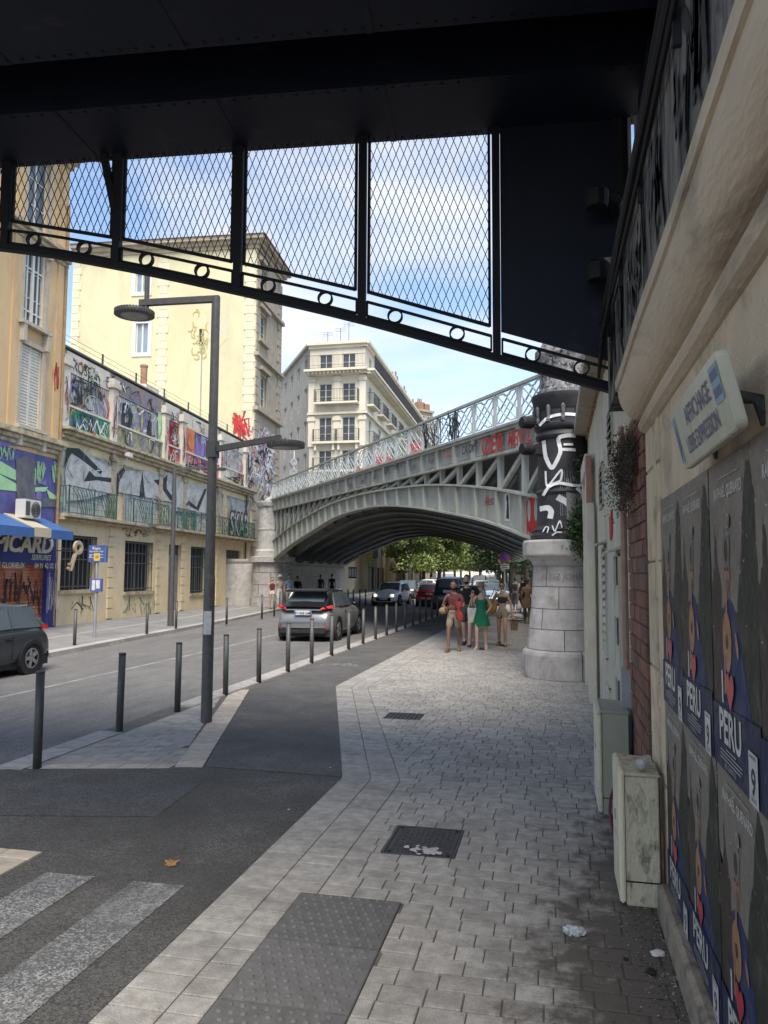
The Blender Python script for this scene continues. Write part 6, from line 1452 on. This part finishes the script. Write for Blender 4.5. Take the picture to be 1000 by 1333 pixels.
car_rear(t,d,None,.63); w=G(38,877,-.1); place(t,w.x-.80,w.y-1.28,R(-90))
t,d=car_proto('car','white pearl hatchback with lit headlights coming towards the camera',4.3,1.78,1.46,paintm('pearl white paint',(.80,.78,.74),.3,0),roof1=.86,deck=.985,belt=.60); car_front(t,d); w=G(502,789,-.1); place(t,w.x,w.y+2,R(-90-3))
t,d=car_proto('car','dark red hatchback driving away beyond the bollards',4.0,1.76,1.42,paintm('dark red paint',(.42,.02,.025),.28,.1),roof1=.8,deck=.98); car_rear(t,d,'EK 204 TD',.62); w=G(557,790,-.1); place(t,w.x,w.y+2,R(90+2))
t,d=car_proto('car','grey hatchback parked under the trees in front of the white parked car',4.0,1.75,1.46,paintm('mid grey paint',(.14,.15,.155),.3,.3)); car_front(t,d,False); greyc=t; w=camf(531,63); place(t,w.x,w.y,R(-90),-.1)
t,d=car_proto('car','white compact car parked side on under the plane trees',3.9,1.72,1.50,paintm('plain white paint',(.70,.70,.69),.3,0)); car_rear(t,d,None,.62); whitec=t; w=camf(556,70); place(t,w.x,w.y,R(150),-.1)
t,d=car_proto('car','pale blue hatchback parked at the kerb behind the woman in green',4.0,1.75,1.45,paintm('pale blue paint',(.33,.45,.52),.3,.2)); car_front(t,d,False); bluec=t; w=camf(613,40); place(t,w.x,w.y,R(-90+4),-.1)
dk,d=car_proto('van','dark blue van parked behind the man in the maroon shirt',4.6,1.9,1.85,paintm('dark blue paint',(.03,.04,.07),.3,.2),cowl=.22,roof0=.34,roof1=.93,deck=.995,belt=.52); dk['category']='van'; car_rear(dk,d,None,.5); w=camf(590,46); place(dk,w.x,w.y,R(90),-.1)
KIDS.clear()
for (src,px,dd,rz,lab) in ((bluec,640,49,-86,'pale blue car second in the line parked right of the road'),(greyc,648,57,-86,'grey car third in the line parked right of the road'),(whitec,600,72,-88,'white car facing the camera in the distant traffic queue'),(dk,625,84,-90,'dark van in the distant traffic queue'),(whitec,628,62,94,'white car driving away in the distant traffic'),(greyc,580,92,-90,'grey car far off under the left trees'),(greyc,610,104,-90,'grey car farthest away in the traffic queue'),(bluec,640,74,-88,'pale blue car far along the right kerb'),(whitec,566,96,-90,'white car far off under the left trees'),(dk,644,96,-88,'dark van far along the right kerb')):
    q=camf(px,dd); o=copy_tree(src,(q.x,q.y,-.1),R(rz),lab); 
vn_,d=car_proto('van','tall pale grey delivery van seen head on in the distance above the white car',5.2,2.0,2.4,paintm('pale van paint',(.42,.46,.48),.35,0),cowl=.16,roof0=.27,roof1=.97,deck=.995,belt=.5); vn_['category']='van'; car_front(vn_,d,False); q=camf(623,74); place(vn_,q.x,q.y+12,R(-88))
# ================================================================ TREES
def tree_mesh(seed,h,rad,n,lm):
    random.seed(seed); tk=MB(); lim=[]
    tk.tube([(0,0,-.1),(.05,.02,h*.2),(-.03,.06,h*.38),(.05,.0,h*.6)],[.22,.18,.15,.07],10)
    for i in range(9):
        a=i*2.4; z=h*random.uniform(.28,.5); e=Vector((math.cos(a)*rad*random.uniform(.5,.85),math.sin(a)*rad*random.uniform(.5,.85),h*random.uniform(.5,.92)))
        p=[Vector((0,0,z)),Vector((e.x*.35,e.y*.35,lerp(z,e.z,.5))),e]; tk.tube(p,[.09,.06,.02],6); lim.append(e); lim.append(p[1]*.5+e*.5)
    lf=MB()
    lobes=[(e,random.uniform(.75,1.35)) for e in lim]+[(Vector((random.uniform(-.6,.6)*rad,random.uniform(-.6,.6)*rad,h*random.uniform(.30,.85))),random.uniform(.8,1.3)) for _ in range(20)]
    for i in range(n):
        e,r=random.choice(lobes); v=Vector((random.gauss(0,1),random.gauss(0,1),random.gauss(0,.8))).normalized()*r*random.uniform(.55,1.05)**.6; c=e+v
        if c.z<h*.24: continue
        u=Vector((random.gauss(0,1),random.gauss(0,1),random.gauss(0,.6))).normalized(); w=u.orthogonal().normalized(); w.rotate(Matrix.Rotation(random.uniform(0,6),3,u)); s=random.uniform(.07,.16)
        lf.quad(c-u*s,c-u*s*.2+w*s*.7,c+u*s*.5+w*s*.35,c+u*s,c+u*s*.4-w*s*.5,c-u*s*.3-w*s*.65)
    return tk.mesh('trunk',bark,True),lf.mesh('crown',lm,fix=False)
TM=[tree_mesh(51,8.6,3.3,11000,leaf_m),tree_mesh(52,9.2,3.5,11000,leaf_m),tree_mesh(53,8.2,3.0,9000,leaf_d)]
tl=[(534,78,0),(552,84,1),(536,94,0),(562,98,1),(578,112,0),(548,118,1),(592,130,1),(526,106,0),(572,84,0),(600,150,1),
    (668,50,2),(655,62,2),(684,58,2),(650,78,1),(664,92,2),(640,104,1),(638,128,0),(660,120,2),(625,150,0),(612,160,1),(700,74,2),(640,88,2)]
pos=['first','second','third']
for i,(px,dd,k) in enumerate(tl):
    q=camf(px,dd); side='left' if i<10 else 'right'
    t=thing('plane_tree','plane tree in the %s row beyond the bridge, %s counting from the bridge'%(side,ORD[i if i<10 else i-10]),'tree',(q.x,q.y,0),random.uniform(0,6),'street trees beyond the bridge'); 
    a=put('trunk',TM[k][0],t); b=put('crown',TM[k][1],t); s=random.uniform(.9,1.15); t.scale=(s,s,s*random.uniform(.9,1.05))
# ================================================================ BUILDINGS SEEN UNDER THE ARCH
stf=camf
shop=[camf(462,76),camf(478,90),camf(478,90)+Vector((-12,2,0)),camf(462,76)+Vector((-12,2,0))]
block('weathered_house','stained cream house with posters on its wall just beyond the bridge abutment',shop,9,arc_wall,0,0)
po=fr2(shop[0],shop[1])
for i,(px,y0,y1) in enumerate(((459,739,753),)):
    q=camf(459.5,75.6); o=thing('wall_poster','dark striped poster pasted on the stained house beyond the abutment','poster',(q.x,q.y,zat(753,75)),YAW-.3)
    mb=MB(); mb.box(-.42,.42,-.02,.0,0,1.1); [mb.box(-.36+.16*k,-.31+.16*k,-.03,-.02,.15,.95,m=1) for k in range(5)]; mb.box(-.4,.4,-.03,-.02,-.22,-.06,m=1); mb.build('sheet',[black_m,litter_w],o)
s2=[camf(479,84),camf(506,122),camf(506,122)+Vector((-14,3,0)),camf(479,84)+Vector((-14,3,0))]
sh=block('corner_shop','white shop building with a blue and yellow sign under the arch',s2,10,white_wall,0,0); f=fr2(s2[0],s2[1]); w=(s2[1]-s2[0]).length
def onf(mb,name,m,parent=sh): c=mb.build(name,m,parent); c.location=f.o-s2[0]; c.rotation_euler=(0,0,f.a); return c
onf(MB().box(.2,9,-.5,-.05,3.7,5.2),'blue_sign',mat('shop sign blue',(.10,.22,.36),.5)); onf(MB().box(0,12,-.6,-.3,5.25,5.6).box(-.2,.3,-.55,0,3.2,5.6),'yellow_trim',paint_yellow)
onf(MB().box(.6,9,-.3,-.05,2.7,3.6),'white_sign',litter_w)
mb=MB(); text_into(mb,'TABAC',3.2,2.9,.7,-.32); 
for i in range(7): onf(MB().box(1+i*4.6,3.6+i*4.6,-.03,.1,0,2.6),'shop_opening',dark_hole if i%2 else grey_metal)
s3=[camf(507,124),camf(560,230),camf(560,230)+Vector((-20,5,0)),camf(507,124)+Vector((-20,5,0))]
block('far_terrace','long pale terrace of houses behind the left row of trees',s3,13,white_wall,3,18)
s4=[camf(720,60),camf(665,190),camf(665,190)+Vector((15,5,0)),camf(720,60)+Vector((15,5,0))]
block('right_terrace','pale terrace behind the right row of trees beyond the pier',s4,13,stone_wall,3,20)
s5=[camf(590,260),camf(660,260),camf(660,280),camf(590,280)]
block('end_building','hazy pale building closing the far end of the street',s5,14,white_wall,3,8)
# ================================================================ PEOPLE
SK={'light':mat('fair skin',(.52,.33,.24),.55,(.47,.29,.21),9),'tan':mat('tanned skin',(.40,.23,.15),.55,(.35,.20,.13),9),'brown':mat('brown skin',(.20,.11,.075),.55,(.17,.09,.06),9)}
HAIR=mat('dark hair',(.02,.015,.012),.6,(.012,.01,.008),20)
def cloth(n,c,c2=None): return mat('cloth '+n,c,.9,c2 or tuple(x*.62 for x in c),9,1.,22)
def skin_mesh(name,pts,edges,rad,m,lev=2):
    me=bpy.data.meshes.new(name); me.from_pydata([tuple(p) for p in pts],edges,[]); o=bpy.data.objects.new(name,me); COL.objects.link(o)
    s=o.modifiers.new('skin','SKIN'); s.use_smooth_shade=True; s.branch_smoothing=.4
    b=o.modifiers.new('sub','SUBSURF'); b.levels=lev; b.render_levels=lev
    for i,v in enumerate(me.skin_vertices[0].data): r=rad[i]; v.radius=r if isinstance(r,tuple) else (r,r); v.use_root=(i==0)
    e=evalmesh(o,name); bpy.data.objects.remove(o); e.materials.clear(); e.materials.append(m); return e
JN=['pelvis','waist','chest','neck','head']
def person(label,loc,rz,h=1.74,skin='light',pose={},top=None,bottom=None,dress=None,shoes=None,hair='short',female=False,hat=None,facing_face=True,glasses=False,beard=False,group=None,straps=False):
    """faces local -Y; joints in metres for a 1.74 m figure"""
    s=h/1.74; t=thing('person',label,'person',loc,rz,group); k=.93 if female else 1.
    J=dict(pelvis=(0,0,.97),waist=(0,.01,1.12),chest=(0,.0,1.34),neck=(0,.01,1.49),nk2=(0,-.01,1.56))
    for sd,n in ((1,'l'),(-1,'r')):
        J.update({'hip'+n:(sd*.085,0,.90),'knee'+n:(sd*.10,-.02,.50),'ank'+n:(sd*.10,.03,.085),'toe'+n:(sd*.12,-.14,.035),
                  'sh'+n:(sd*.165*k,.01,1.42),'elb'+n:(sd*.225*k,.03,1.14),'wri'+n:(sd*.235*k,-.05,.90),'hand'+n:(sd*.235*k,-.075,.83)})
    J.update(pose); V={a:Vector(b)*s for a,b in J.items()}
    order=['pelvis','waist','chest','neck','nk2']+[a+n for n in 'lr' for a in ('hip','knee','ank','toe','sh','elb','wri','hand')]
    idx={a:i for i,a in enumerate(order)}
    E_=[('pelvis','waist'),('waist','chest'),('chest','neck'),('neck','nk2')]
    for n in 'lr': E_+=[('pelvis','hip'+n),('hip'+n,'knee'+n),('knee'+n,'ank'+n),('ank'+n,'toe'+n),('chest','sh'+n),('sh'+n,'elb'+n),('elb'+n,'wri'+n),('wri'+n,'hand'+n)]
    rad={'pelvis':(.135,.105),'waist':(.12*k,.09*k),'chest':(.135*k,.10*k),'neck':(.06,.06),'nk2':(.052,.052)}
    for n in 'lr': rad.update({'hip'+n:(.088,.088),'knee'+n:(.056,.056),'ank'+n:(.040,.040),'toe'+n:(.036,.03),'sh'+n:(.062*k,.062*k),'elb'+n:(.042*k,.042*k),'wri'+n:(.029,.029),'hand'+n:(.034,.022)})
    sm=SK[skin]
    me=skin_mesh('body',[V[a] for a in order],[(idx[a],idx[b]) for a,b in E_],[tuple(q*s for q in rad[a]) for a in order],sm)
    bm=bmesh.new(); bm.from_mesh(me); ext=MB()
    hc=V['nk2']+Vector((0,-.02,.115))*s
    # head with a jaw, nose, ears
    vs0=len(ext.v); ext.sphere((0,0,0),(.076,.094,.118),16,0,12)
    for i in range(vs0,len(ext.v)):
        x,y,z=ext.v[i]
        if z<-.02: f=1-.32*(-.02-z)/.098; x*=f; y=y*f-(.012 if y<0 else -.01)
        ext.v[i]=(hc.x+x*s,hc.y+y*s,hc.z+z*s)
    c=lambda x,y,z: tuple(hc+Vector((x,y,z))*s)
    ext.add([c(-.014,-.088,-.025),c(.014,-.088,-.025),c(0,-.118,-.026),c(0,-.092,.022),c(0,-.09,-.036)],[(0,2,3),(2,1,3),(0,4,2),(4,1,2)])
    for sx in (-1,1): ext.sphere(c(sx*.078,.008,-.008),(.012*s,.022*s,.032*s),8,0,6)
    # hands: palm is the skin end, four fingers and a thumb
    for n in 'lr':
        w_,h_=V['wri'+n],V['hand'+n]; d=(h_-w_).normalized(); side=d.cross(Vector((0,1,0)) if abs(d.y)<.8 else Vector((1,0,0))).normalized(); nr=side.cross(d)
        for q in range(4):
            b=h_+side*(.026-.0173*q)*s+d*.012*s; l_=(.07,.078,.074,.06)[q]*s
            ext.tube([b,b+d*l_*.5+nr*.006*s,b+d*l_*.85+nr*.022*s],[.0095*s,.0085*s,.0065*s],6)
        b=h_+side*.03*s-d*.03*s; ext.tube([b,b+side*.022*s+d*.03*s+nr*.008*s,b+side*.024*s+d*.06*s+nr*.018*s],[.0115*s,.0095*s,.007*s],6)
    m2=ext.mesh('x',sm,True); bm.from_mesh(m2); bm.to_mesh(me); bm.free()
    for p in me.polygons: p.use_smooth=True
    body=put('body',me,t)
    # eyes, mouth
    mb=MB()
    for sx in (-1,1): mb.sphere(c(sx*.03,-.083,.004),(.012*s,.008*s,.007*s),8,0,6); mb.bar(c(sx*.015,-.092,.024),c(sx*.048,-.08,.022),.007*s,.006*s)
    mb.build('eyes',black_m,t); MB().bar(c(-.022,-.092,-.058),c(.022,-.092,-.058),.008*s,.009*s).build('mouth',mat('lips',(.35,.12,.10),.5),t)
    if beard: MB().sphere(c(0,-.045,-.075),(.062*s,.055*s,.045*s),12,0,8).build('beard',HAIR,t,smooth=True)
    if glasses: MB().sphere(c(-.03,-.09,.006),(.026*s,.01*s,.02*s),8).sphere(c(.03,-.09,.006),(.026*s,.01*s,.02*s),8).bar(c(-.08,-.05,.01),c(.08,-.05,.01),.006*s,.006*s).build('sunglasses',black_m,t)
    if hair!='none':
        mb=MB(); v0=0; mb.sphere((0,0,0),(.086,.104,.118),14,0,10)
        hv=[]
        for x,y,z in mb.v:
            if y<-.02 and z<.055: x*=.9; y=-.045; z=max(z,.03)
            if z<-.03: z=-.03 if hair=='short' else z; 
            hv.append(c(x,y+.012,z+.018))
        mb.v=hv
        if hair=='long':
            mb.lathe([(.02,.05),(.085,.02),(.095,-.10),(.08,-.22),(.03,-.27)],12,(0,0,0))
            for i in range(len(hv),len(mb.v)): x,y,z=mb.v[i]; mb.v[i]=c(x,y*.45+.075,z)
        mb.build('hair',HAIR,t,smooth=True)
    if hat:
        mb=MB(); mb.lathe([(0,.15),(.06,.148),(.088,.12),(.094,.06),(.13,.045),(.18,.028),(.182,.034),(.13,.055)],22,(0,0,0)); mb.v=[c(x,y,z+.005) for x,y,z in mb.v]; mb.build('hat',hat,t,smooth=True)
    def part_skin(name,names,grow,m,cut={}):
        ids={a:i for i,a in enumerate(names)}; pts=[];rr=[]
        for a in names:
            if a in cut: p0,p1,f=cut[a]; pts.append(V[p0].lerp(V[p1],f)); r0,r1=rad[p0],rad[p1]; rr.append(tuple((lerp(r0[i],r1[i],f)*s+grow*s) for i in (0,1)))
            else: pts.append(V[a]); rr.append(tuple(q*s+grow*s for q in rad[a]))
        return ids,pts,rr
    if top:
        m,slv=top; names=['pelvis','waist','chest']; cut={}
        if slv=='crop': names=['c0','chest','c1']; cut={'c0':('waist','chest',.12),'c1':('chest','neck',.3)}; ed=[('c0','chest'),('chest','c1')]
        elif slv=='tank': names=['pelvis','waist','chest','c1']; cut={'c1':('chest','neck',.45)}; ed=[('pelvis','waist'),('waist','chest'),('chest','c1')]
        else: ed=[('pelvis','waist'),('waist','chest')]; names.append('n1'); cut['n1']=('chest','neck',.72); ed.append(('chest','n1'))
        if slv in ('short','long','tank'):
            for n in 'lr':
                names+=['sh'+n]; ed.append(('chest','sh'+n))
                if slv!='tank':
                    if slv=='long': names+=['elb'+n,'e'+n]; cut['e'+n]=('elb'+n,'wri'+n,.92); ed+=[('sh'+n,'elb'+n),('elb'+n,'e'+n)]
                    else: names+=['e'+n]; cut['e'+n]=('sh'+n,'elb'+n,.72); ed.append(('sh'+n,'e'+n))
        ids,pts,rr=part_skin('top',names,.016,m,cut); put('top',skin_mesh('top',pts,[(ids[a],ids[b]) for a,b in ed],rr,m),t)
    if bottom:
        m,ln=bottom; names=['pelvis','w1']; cut={'w1':('pelvis','waist',.75)}; ed=[('pelvis','w1')]
        for n in 'lr':
            names.append('hip'+n); ed.append(('pelvis','hip'+n))
            if ln=='long': names+=['knee'+n,'k'+n]; cut['k'+n]=('knee'+n,'ank'+n,.92); ed+=[('hip'+n,'knee'+n),('knee'+n,'k'+n)]
            else: names+=['k'+n]; cut['k'+n]=('hip'+n,'knee'+n,.42 if ln=='mini' else .84); ed.append(('hip'+n,'k'+n))
        ids,pts,rr=part_skin('bottom',names,.026 if ln!='long' else .022,m,cut)
        put('bottom',skin_mesh('bottom',pts,[(ids[a],ids[b]) for a,b in ed],rr,m),t)
    if dress:
        mb=MB(); n=28; prof=[(1.40,.125,.09),(1.34,.150,.115),(1.24,.135,.105),(1.14,.125,.10),(1.02,.155,.125),(.86,.19,.155),(.70,.225,.185),(.64,.235,.195)]
        for z,a,b in prof:
            for j in range(n):
                q=2*math.pi*j/n; f=1+.05*math.sin(q*7+z*3)*max(0,(1.1-z))*2.2; zz=z
                if z>1.38: zz=z-.10*math.exp(-((math.sin(q)+1)*3)**2) if math.sin(q)<0 else z-.06
                mb.v.append((a*math.cos(q)*f*s,b*math.sin(q)*f*s+.0,zz*s))
        for i in range(len(prof)-1):
            for j in range(n): mb.f.append([i*n+j,i*n+(j+1)%n,(i+1)*n+(j+1)%n,(i+1)*n+j]); mb.m.append(0)
        for sx in (-1,1): mb.tube([V['chest']+Vector((sx*.085,-.10,.02))*s,V['chest']+Vector((sx*.10,-.05,.13))*s,V['chest']+Vector((sx*.09,.07,.10))*s],.009*s,6)
        mb.build('dress',dress,t,smooth=True)
    if shoes:
        for n in 'lr':
            a,b=V['ank'+n],V['toe'+n]; d=Vector((b.x-a.x,b.y-a.y,0)).normalized(); z0=min(a.z-.085*s,b.z-.035*s)
            mb=MB(); q=Vector((-d.y,d.x,0)); 
            sec=[(-.06,.036,.085),(.0,.042,.10),(.08,.046,.075),(.16,.045,.055),(.20,.028,.04)]
            for l_,w,hh in sec:
                cpt=a+d*l_*s; cpt.z=z0+max(0,(a.z-.085*s-z0))*(1-(l_+.06)/.26); mb.v+=[tuple(cpt+q*w*s),tuple(cpt+q*w*.8*s+Vector((0,0,hh*s))),tuple(cpt-q*w*.8*s+Vector((0,0,hh*s))),tuple(cpt-q*w*s)]
            for i in range(4):
                for j in range(4): mb.f.append([i*4+j,i*4+(j+1)%4,(i+1)*4+(j+1)%4,(i+1)*4+j]); mb.m.append(0)
            mb.f+=[[0,1,2,3],[19,18,17,16]]; mb.m+=[0,0]; mb.build('shoe',shoes,t,smooth=False,bevel=0)
    return t,V,s
face=lambda x: math.atan2(-(0-x.x),-(x.y)*-1)*0
def walkL(f=.26):  # left leg forward (towards -Y)
    return {'kneel':(.10,-.16,.53),'ankl':(.10,-f,.085),'toel':(.12,-f-.17,.05),'kneer':(-.10,.04,.50),'ankr':(-.10,f*.85,.13),'toer':(-.11,f*.5,.03)}
def walkR(f=.26): return {k[:-1]+('r' if k[-1]=='l' else 'l'):(-v[0],v[1],v[2]) for k,v in walkL(f).items()}
khaki=cloth('khaki',(.33,.27,.19)); maroon=cloth('maroon',(.135,.04,.046)); orange_c=cloth('orange',(.32,.045,.035)); blackc=cloth('black',(.018,.018,.022)); navyc=cloth('grey navy',(.085,.085,.10)); greenc=cloth('green',(.008,.15,.08),(.006,.11,.055)); straw=mat('straw',(.24,.15,.085),.9,(.33,.2,.1),30); olive=cloth('dark olive',(.035,.045,.03)); white_c=cloth('white',(.62,.61,.58)); bluec_=cloth('light blue',(.28,.40,.60)); sandal=mat('sandal',(.20,.12,.07),.8); brownc=cloth('brown',(.17,.11,.06)); beigec=cloth('beige',(.48,.40,.32)); yellowc=cloth('mustard',(.42,.24,.06)); taupe=cloth('taupe',(.30,.24,.17))
A=G(590,848); hold={'elbl':(.27,.0,1.15),'wril':(.10,-.20,1.12),'handl':(.03,-.23,1.14),'elbr':(-.28,.02,1.15),'wrir':(-.15,-.20,1.08),'handr':(-.10,-.24,1.10)}
p,V,s=person('man in a maroon shirt and khaki shorts holding a red jacket, walking in front',(A.x+.02,A.y,0),R(-6),1.74,'brown',{**walkR(.2),**hold},(maroon,'short'),(khaki,'knee'),None,sandal,'short',beard=True)
bg=tag(MB().sphere((0,0,0),(.12,.08,.09),12).tube([(-.06,0,.07),(.06,.02,.34),(.16,.05,.42)],.010,6).build('shoulder_bag',straw,smooth=True),'tan woven bag at the hip of the man in maroon','bag'); bg.location=(A.x-.24,A.y-.08,1.03)
mb=MB(); random.seed(61)
pp=[]
for i in range(9):
    for j in range(8): a=2*math.pi*j/8; r=.075+.025*math.sin(i*1.3)+random.uniform(-.02,.02); pp.append((r*math.cos(a)+.02*i*.3,.06*math.sin(a),.22-.062*i))
mb.add(pp,[(i*8+j,i*8+(j+1)%8,(i+1)*8+(j+1)%8,(i+1)*8+j) for i in range(8) for j in range(8)]); jk=tag(mb.build('red_jacket',orange_c,smooth=True),'crumpled orange red jacket carried against the maroon shirt','jacket'); jk.location=(A.x+.17,A.y-.27,1.07)
A=G(608,843); p,V,s=person('taller bearded man in a black t-shirt and dark shorts, walking behind the man in maroon',(A.x-.05,A.y+.5,0),R(-4),1.88,'light',{**walkL(.22),'elbl':(.27,-.02,1.18),'wril':(.22,-.22,1.28),'handl':(.21,-.26,1.34)},(blackc,'short'),(navyc,'knee'),None,mat('dark trainers',(.03,.035,.035),.7),'short',beard=True)
A=G(627,846); p,V,s=person('woman in a short green dress and wide straw hat raising one hand',(A.x,A.y,0),R(-5),1.68,'light',{**walkR(.13),'elbr':(-.27,-.02,1.16),'wrir':(-.23,-.16,1.36),'handr':(-.22,-.19,1.43),'elbl':(.27,.05,1.17),'wril':(.17,-.03,1.02),'handl':(.13,-.06,1.0)},None,None,greenc,mat('pale shoes',(.45,.36,.28),.8),'long',True,straw)
tb=tag(MB().hexa([(-.10,-.04,-.28),(.10,-.04,-.28),(.10,.04,-.28),(-.10,.04,-.28)],[(-.13,-.03,.1),(.13,-.03,.1),(.13,.03,.1),(-.13,.03,.1)]).tube([(-.1,0,.1),(-.0,.02,.48),(.1,0,.1)],.012,6).build('tote_bag',white_c,bevel=.01),'white tote bag at the side of the woman in green','bag'); tb.location=(A.x-.24,A.y+.03,.98)
A=G(654,841); p,V,s=person('woman in a dark crop top and khaki shorts with sunglasses, touching her hair',(A.x,A.y,0),R(-3),1.70,'tan',{**walkL(.12),'elbr':(-.28,-.03,1.22),'wrir':(-.16,-.12,1.45),'handr':(-.12,-.11,1.52),'elbl':(.25,.03,1.15),'wril':(.29,-.04,.90),'handl':(.30,-.06,.83)},(olive,'crop'),(taupe,'mini'),None,sandal,'long',True,None,glasses=True)
yb_=tag(MB().sphere((0,0,0),(.14,.08,.22),12).tube([(-.06,0,.18),(.05,.02,.45),(.08,0,.5)],.012,6).build('shoulder_bag',yellowc,smooth=True),'mustard yellow bag beside the woman in the crop top','bag'); yb_.location=(A.x-.27,A.y+.05,1.08)
hb=tag(MB().hexa([(-.09,-.05,-.3),(.09,-.05,-.3),(.09,.05,-.3),(-.09,.05,-.3)],[(-.11,-.05,-.05),(.11,-.05,-.05),(.11,.05,-.05),(-.11,.05,-.05)]).tube([(-.07,0,-.06),(0,0,.08),(.07,0,-.06)],.01,6).build('handbag',brownc,bevel=.01),'small brown bag hanging from the left hand of the woman in shorts','bag'); hb.location=(A.x+.33,A.y-.06,.74)
A=G(690,812); 
p,V,s=person('man in a long brown tunic and trousers walking away past the pier',(A.x-.1,A.y,0),R(180),1.72,'brown',walkL(.2),(brownc,'long'),(brownc,'long'),None,sandal,'short'); 
tn=MB(); n=18
for z,a,b in ((1.05,.15,.13),(.85,.19,.16),(.62,.22,.19)): tn.v+=[(a*math.cos(2*math.pi*j/n),b*math.sin(2*math.pi*j/n),z) for j in range(n)]
for i in range(2):
    for j in range(n): tn.f.append([i*n+j,i*n+(j+1)%n,(i+1)*n+(j+1)%n,(i+1)*n+j]); tn.m.append(0)
tn.build('tunic_skirt',brownc,p,smooth=True)
pb=tag(MB().lathe([(0,-.2),(.1,-.18),(.13,-.05),(.06,.1),(.02,.2)],10).build('plastic_bag',mat('thin plastic',(.55,.55,.55),.4),smooth=True),'pale plastic bag carried by the man in the brown tunic','bag'); pb.location=(A.x-.42,A.y,.7)
A=camf(680,39); person('person with a dark backpack and white top far along the right pavement',(A.x,A.y,0),R(180),1.75,'light',walkR(.2),(white_c,'short'),(blackc,'long'),None,sandal,'short')
A=camf(681,38.8); bp_=tag(MB().box(-.15,.15,-.1,.1,-.22,.24).build('backpack',blackc,bevel=.04),'dark backpack on the person far along the right pavement','backpack'); bp_.location=(A.x,A.y-.12,1.28)
A=camf(671,42); person('person in dark clothes farthest along the right pavement beside the tree trunks',(A.x,A.y,0),R(180),1.72,'brown',walkL(.2),(blackc,'long'),(navyc,'long'),None,sandal,'short')
# left pavement
A=G(354,793); person('woman in a dark red top and white skirt on the left pavement by the abutment',(A.x,A.y,0),R(25),1.66,'light',walkL(.15),(cloth('wine',(.16,.03,.04)),'tank'),(white_c,'mini'),None,sandal,'long',True)
A=G(364,791); person('man in a beige t-shirt, white cap and pale trousers on the left pavement',(A.x,A.y,0),R(25),1.76,'tan',walkR(.18),(beigec,'short'),(white_c,'long'),None,white_c,'none',False,white_c)
A=G(376,791); person('man in a light blue t-shirt and white shorts on the left pavement',(A.x,A.y,0),R(25),1.80,'light',walkL(.18),(bluec_,'short'),(white_c,'knee'),None,white_c,'short')
A=G(381,788); person('person in black half hidden behind the man in light blue',(A.x+.15,A.y+.4,0),R(25),1.70,'tan',walkR(.15),(blackc,'long'),(blackc,'long'),None,blackc,'short')
A=G(417,779.5); person('person in a dark olive top standing in the shade under the bridge',(A.x,A.y,0),R(190),1.74,'brown',{},(olive,'long'),(navyc,'long'),None,blackc,'short')
A=G(432,779.5); person('man in black with his arms spread slightly, in the shade under the bridge',(A.x,A.y,0),R(190),1.80,'brown',walkL(.12),(blackc,'short'),(blackc,'long'),None,blackc,'short')
# ================================================================ LITTER
def crumple(name,label,cat,loc,r,m,seed,flat=.35,n=3):
    bm=bmesh.new(); bmesh.ops.create_icosphere(bm,subdivisions=n,radius=1); random.seed(seed)
    for v in bm.verts: f=random.uniform(.75,1.12); v.co=Vector((v.co.x*r*1.2*f,v.co.y*r*.8*f,max(-.02,v.co.z*r*flat*f)))
    me=bpy.data.meshes.new(name); bm.to_mesh(me); bm.free(); me.materials.append(m); o=put(name,me,None,loc,(0,0,seed)); return tag(o,label,cat)
p=G(748,1217); crumple('foil_wrapper','crumpled silver foil wrapper lying on the pavers right of the manhole','litter',(p.x,p.y,.02),.055,foil_m,3,.5)
p=G(223,1126); 
mb=MB(); lf_=[(0,-.07),(.03,-.03),(.075,-.035),(.05,.0),(.085,.035),(.035,.03),(.02,.075),(-.005,.04),(-.05,.065),(-.04,.02),(-.08,.01),(-.045,-.015),(-.05,-.05),(-.015,-.03)]
vs=[(x,y,.008+.018*abs(x/.08)+.012*math.sin(y*40)) for x,y in lf_]; mb.add(vs+[(0,0,.006)],[(i,(i+1)%14,14) for i in range(14)]); o=tag(mb.build('fallen_leaf',leaf_dry,fix=False),'curled brown plane leaf lying on the dark cycle path','leaf'); o.scale=(.7,.7,.9); o.location=(p.x,p.y,0)
for i,(px,py,lab,m,r) in enumerate(((857,1243,'torn white paper scrap in the dirt at the foot of the poster wall',litter_w,.04),(848,1267,'black and white wrapper in the dirt under the posters',black_m,.035),(815,1250,'small dark scrap on the pavers beside the dirt',black_m,.015),(430,1000,'tiny white paper fleck on the dark path near the manhole corner',litter_w,.012),(376,1055,'tiny white paper fleck on the dark cycle path',litter_w,.012),(776,1022,'white rag by the foot of the rear cabinet',litter_w,.03))):
    p=G(px,py); crumple('litter_scrap',lab,'litter',(p.x,p.y,.008),r,m,10+i,.3,2)
p=camf(672,32.5); crumple('rubbish_bag','white plastic rubbish lying on the pavement past the pier','rubbish',(p.x,p.y,.1),.45,white_c,5,.45)
random.seed(77); mb=MB()
for i in range(900):
    x=.57-abs(random.gauss(0,.13)); y=random.uniform(3.0,5.0)+random.gauss(0,.2); r=random.uniform(.0015,.0055)
    mb.sphere((x,y,r*.3),(r*random.uniform(.7,1.8),r,r*.5),5,random.choice((0,0,1,2)),3)
o=mb.build('grit',[mat('dirt',(.05,.042,.035),.95),mat('dry crumbs',(.15,.11,.07),.95),mat('pale crumbs',(.35,.33,.30),.9)]); stuff(o); o['label']='dark dirt and crumbs gathered at the foot of the poster wall'
sp=mat('pavement grime',(.06,.053,.047),.9,(.12,.11,.1),9)
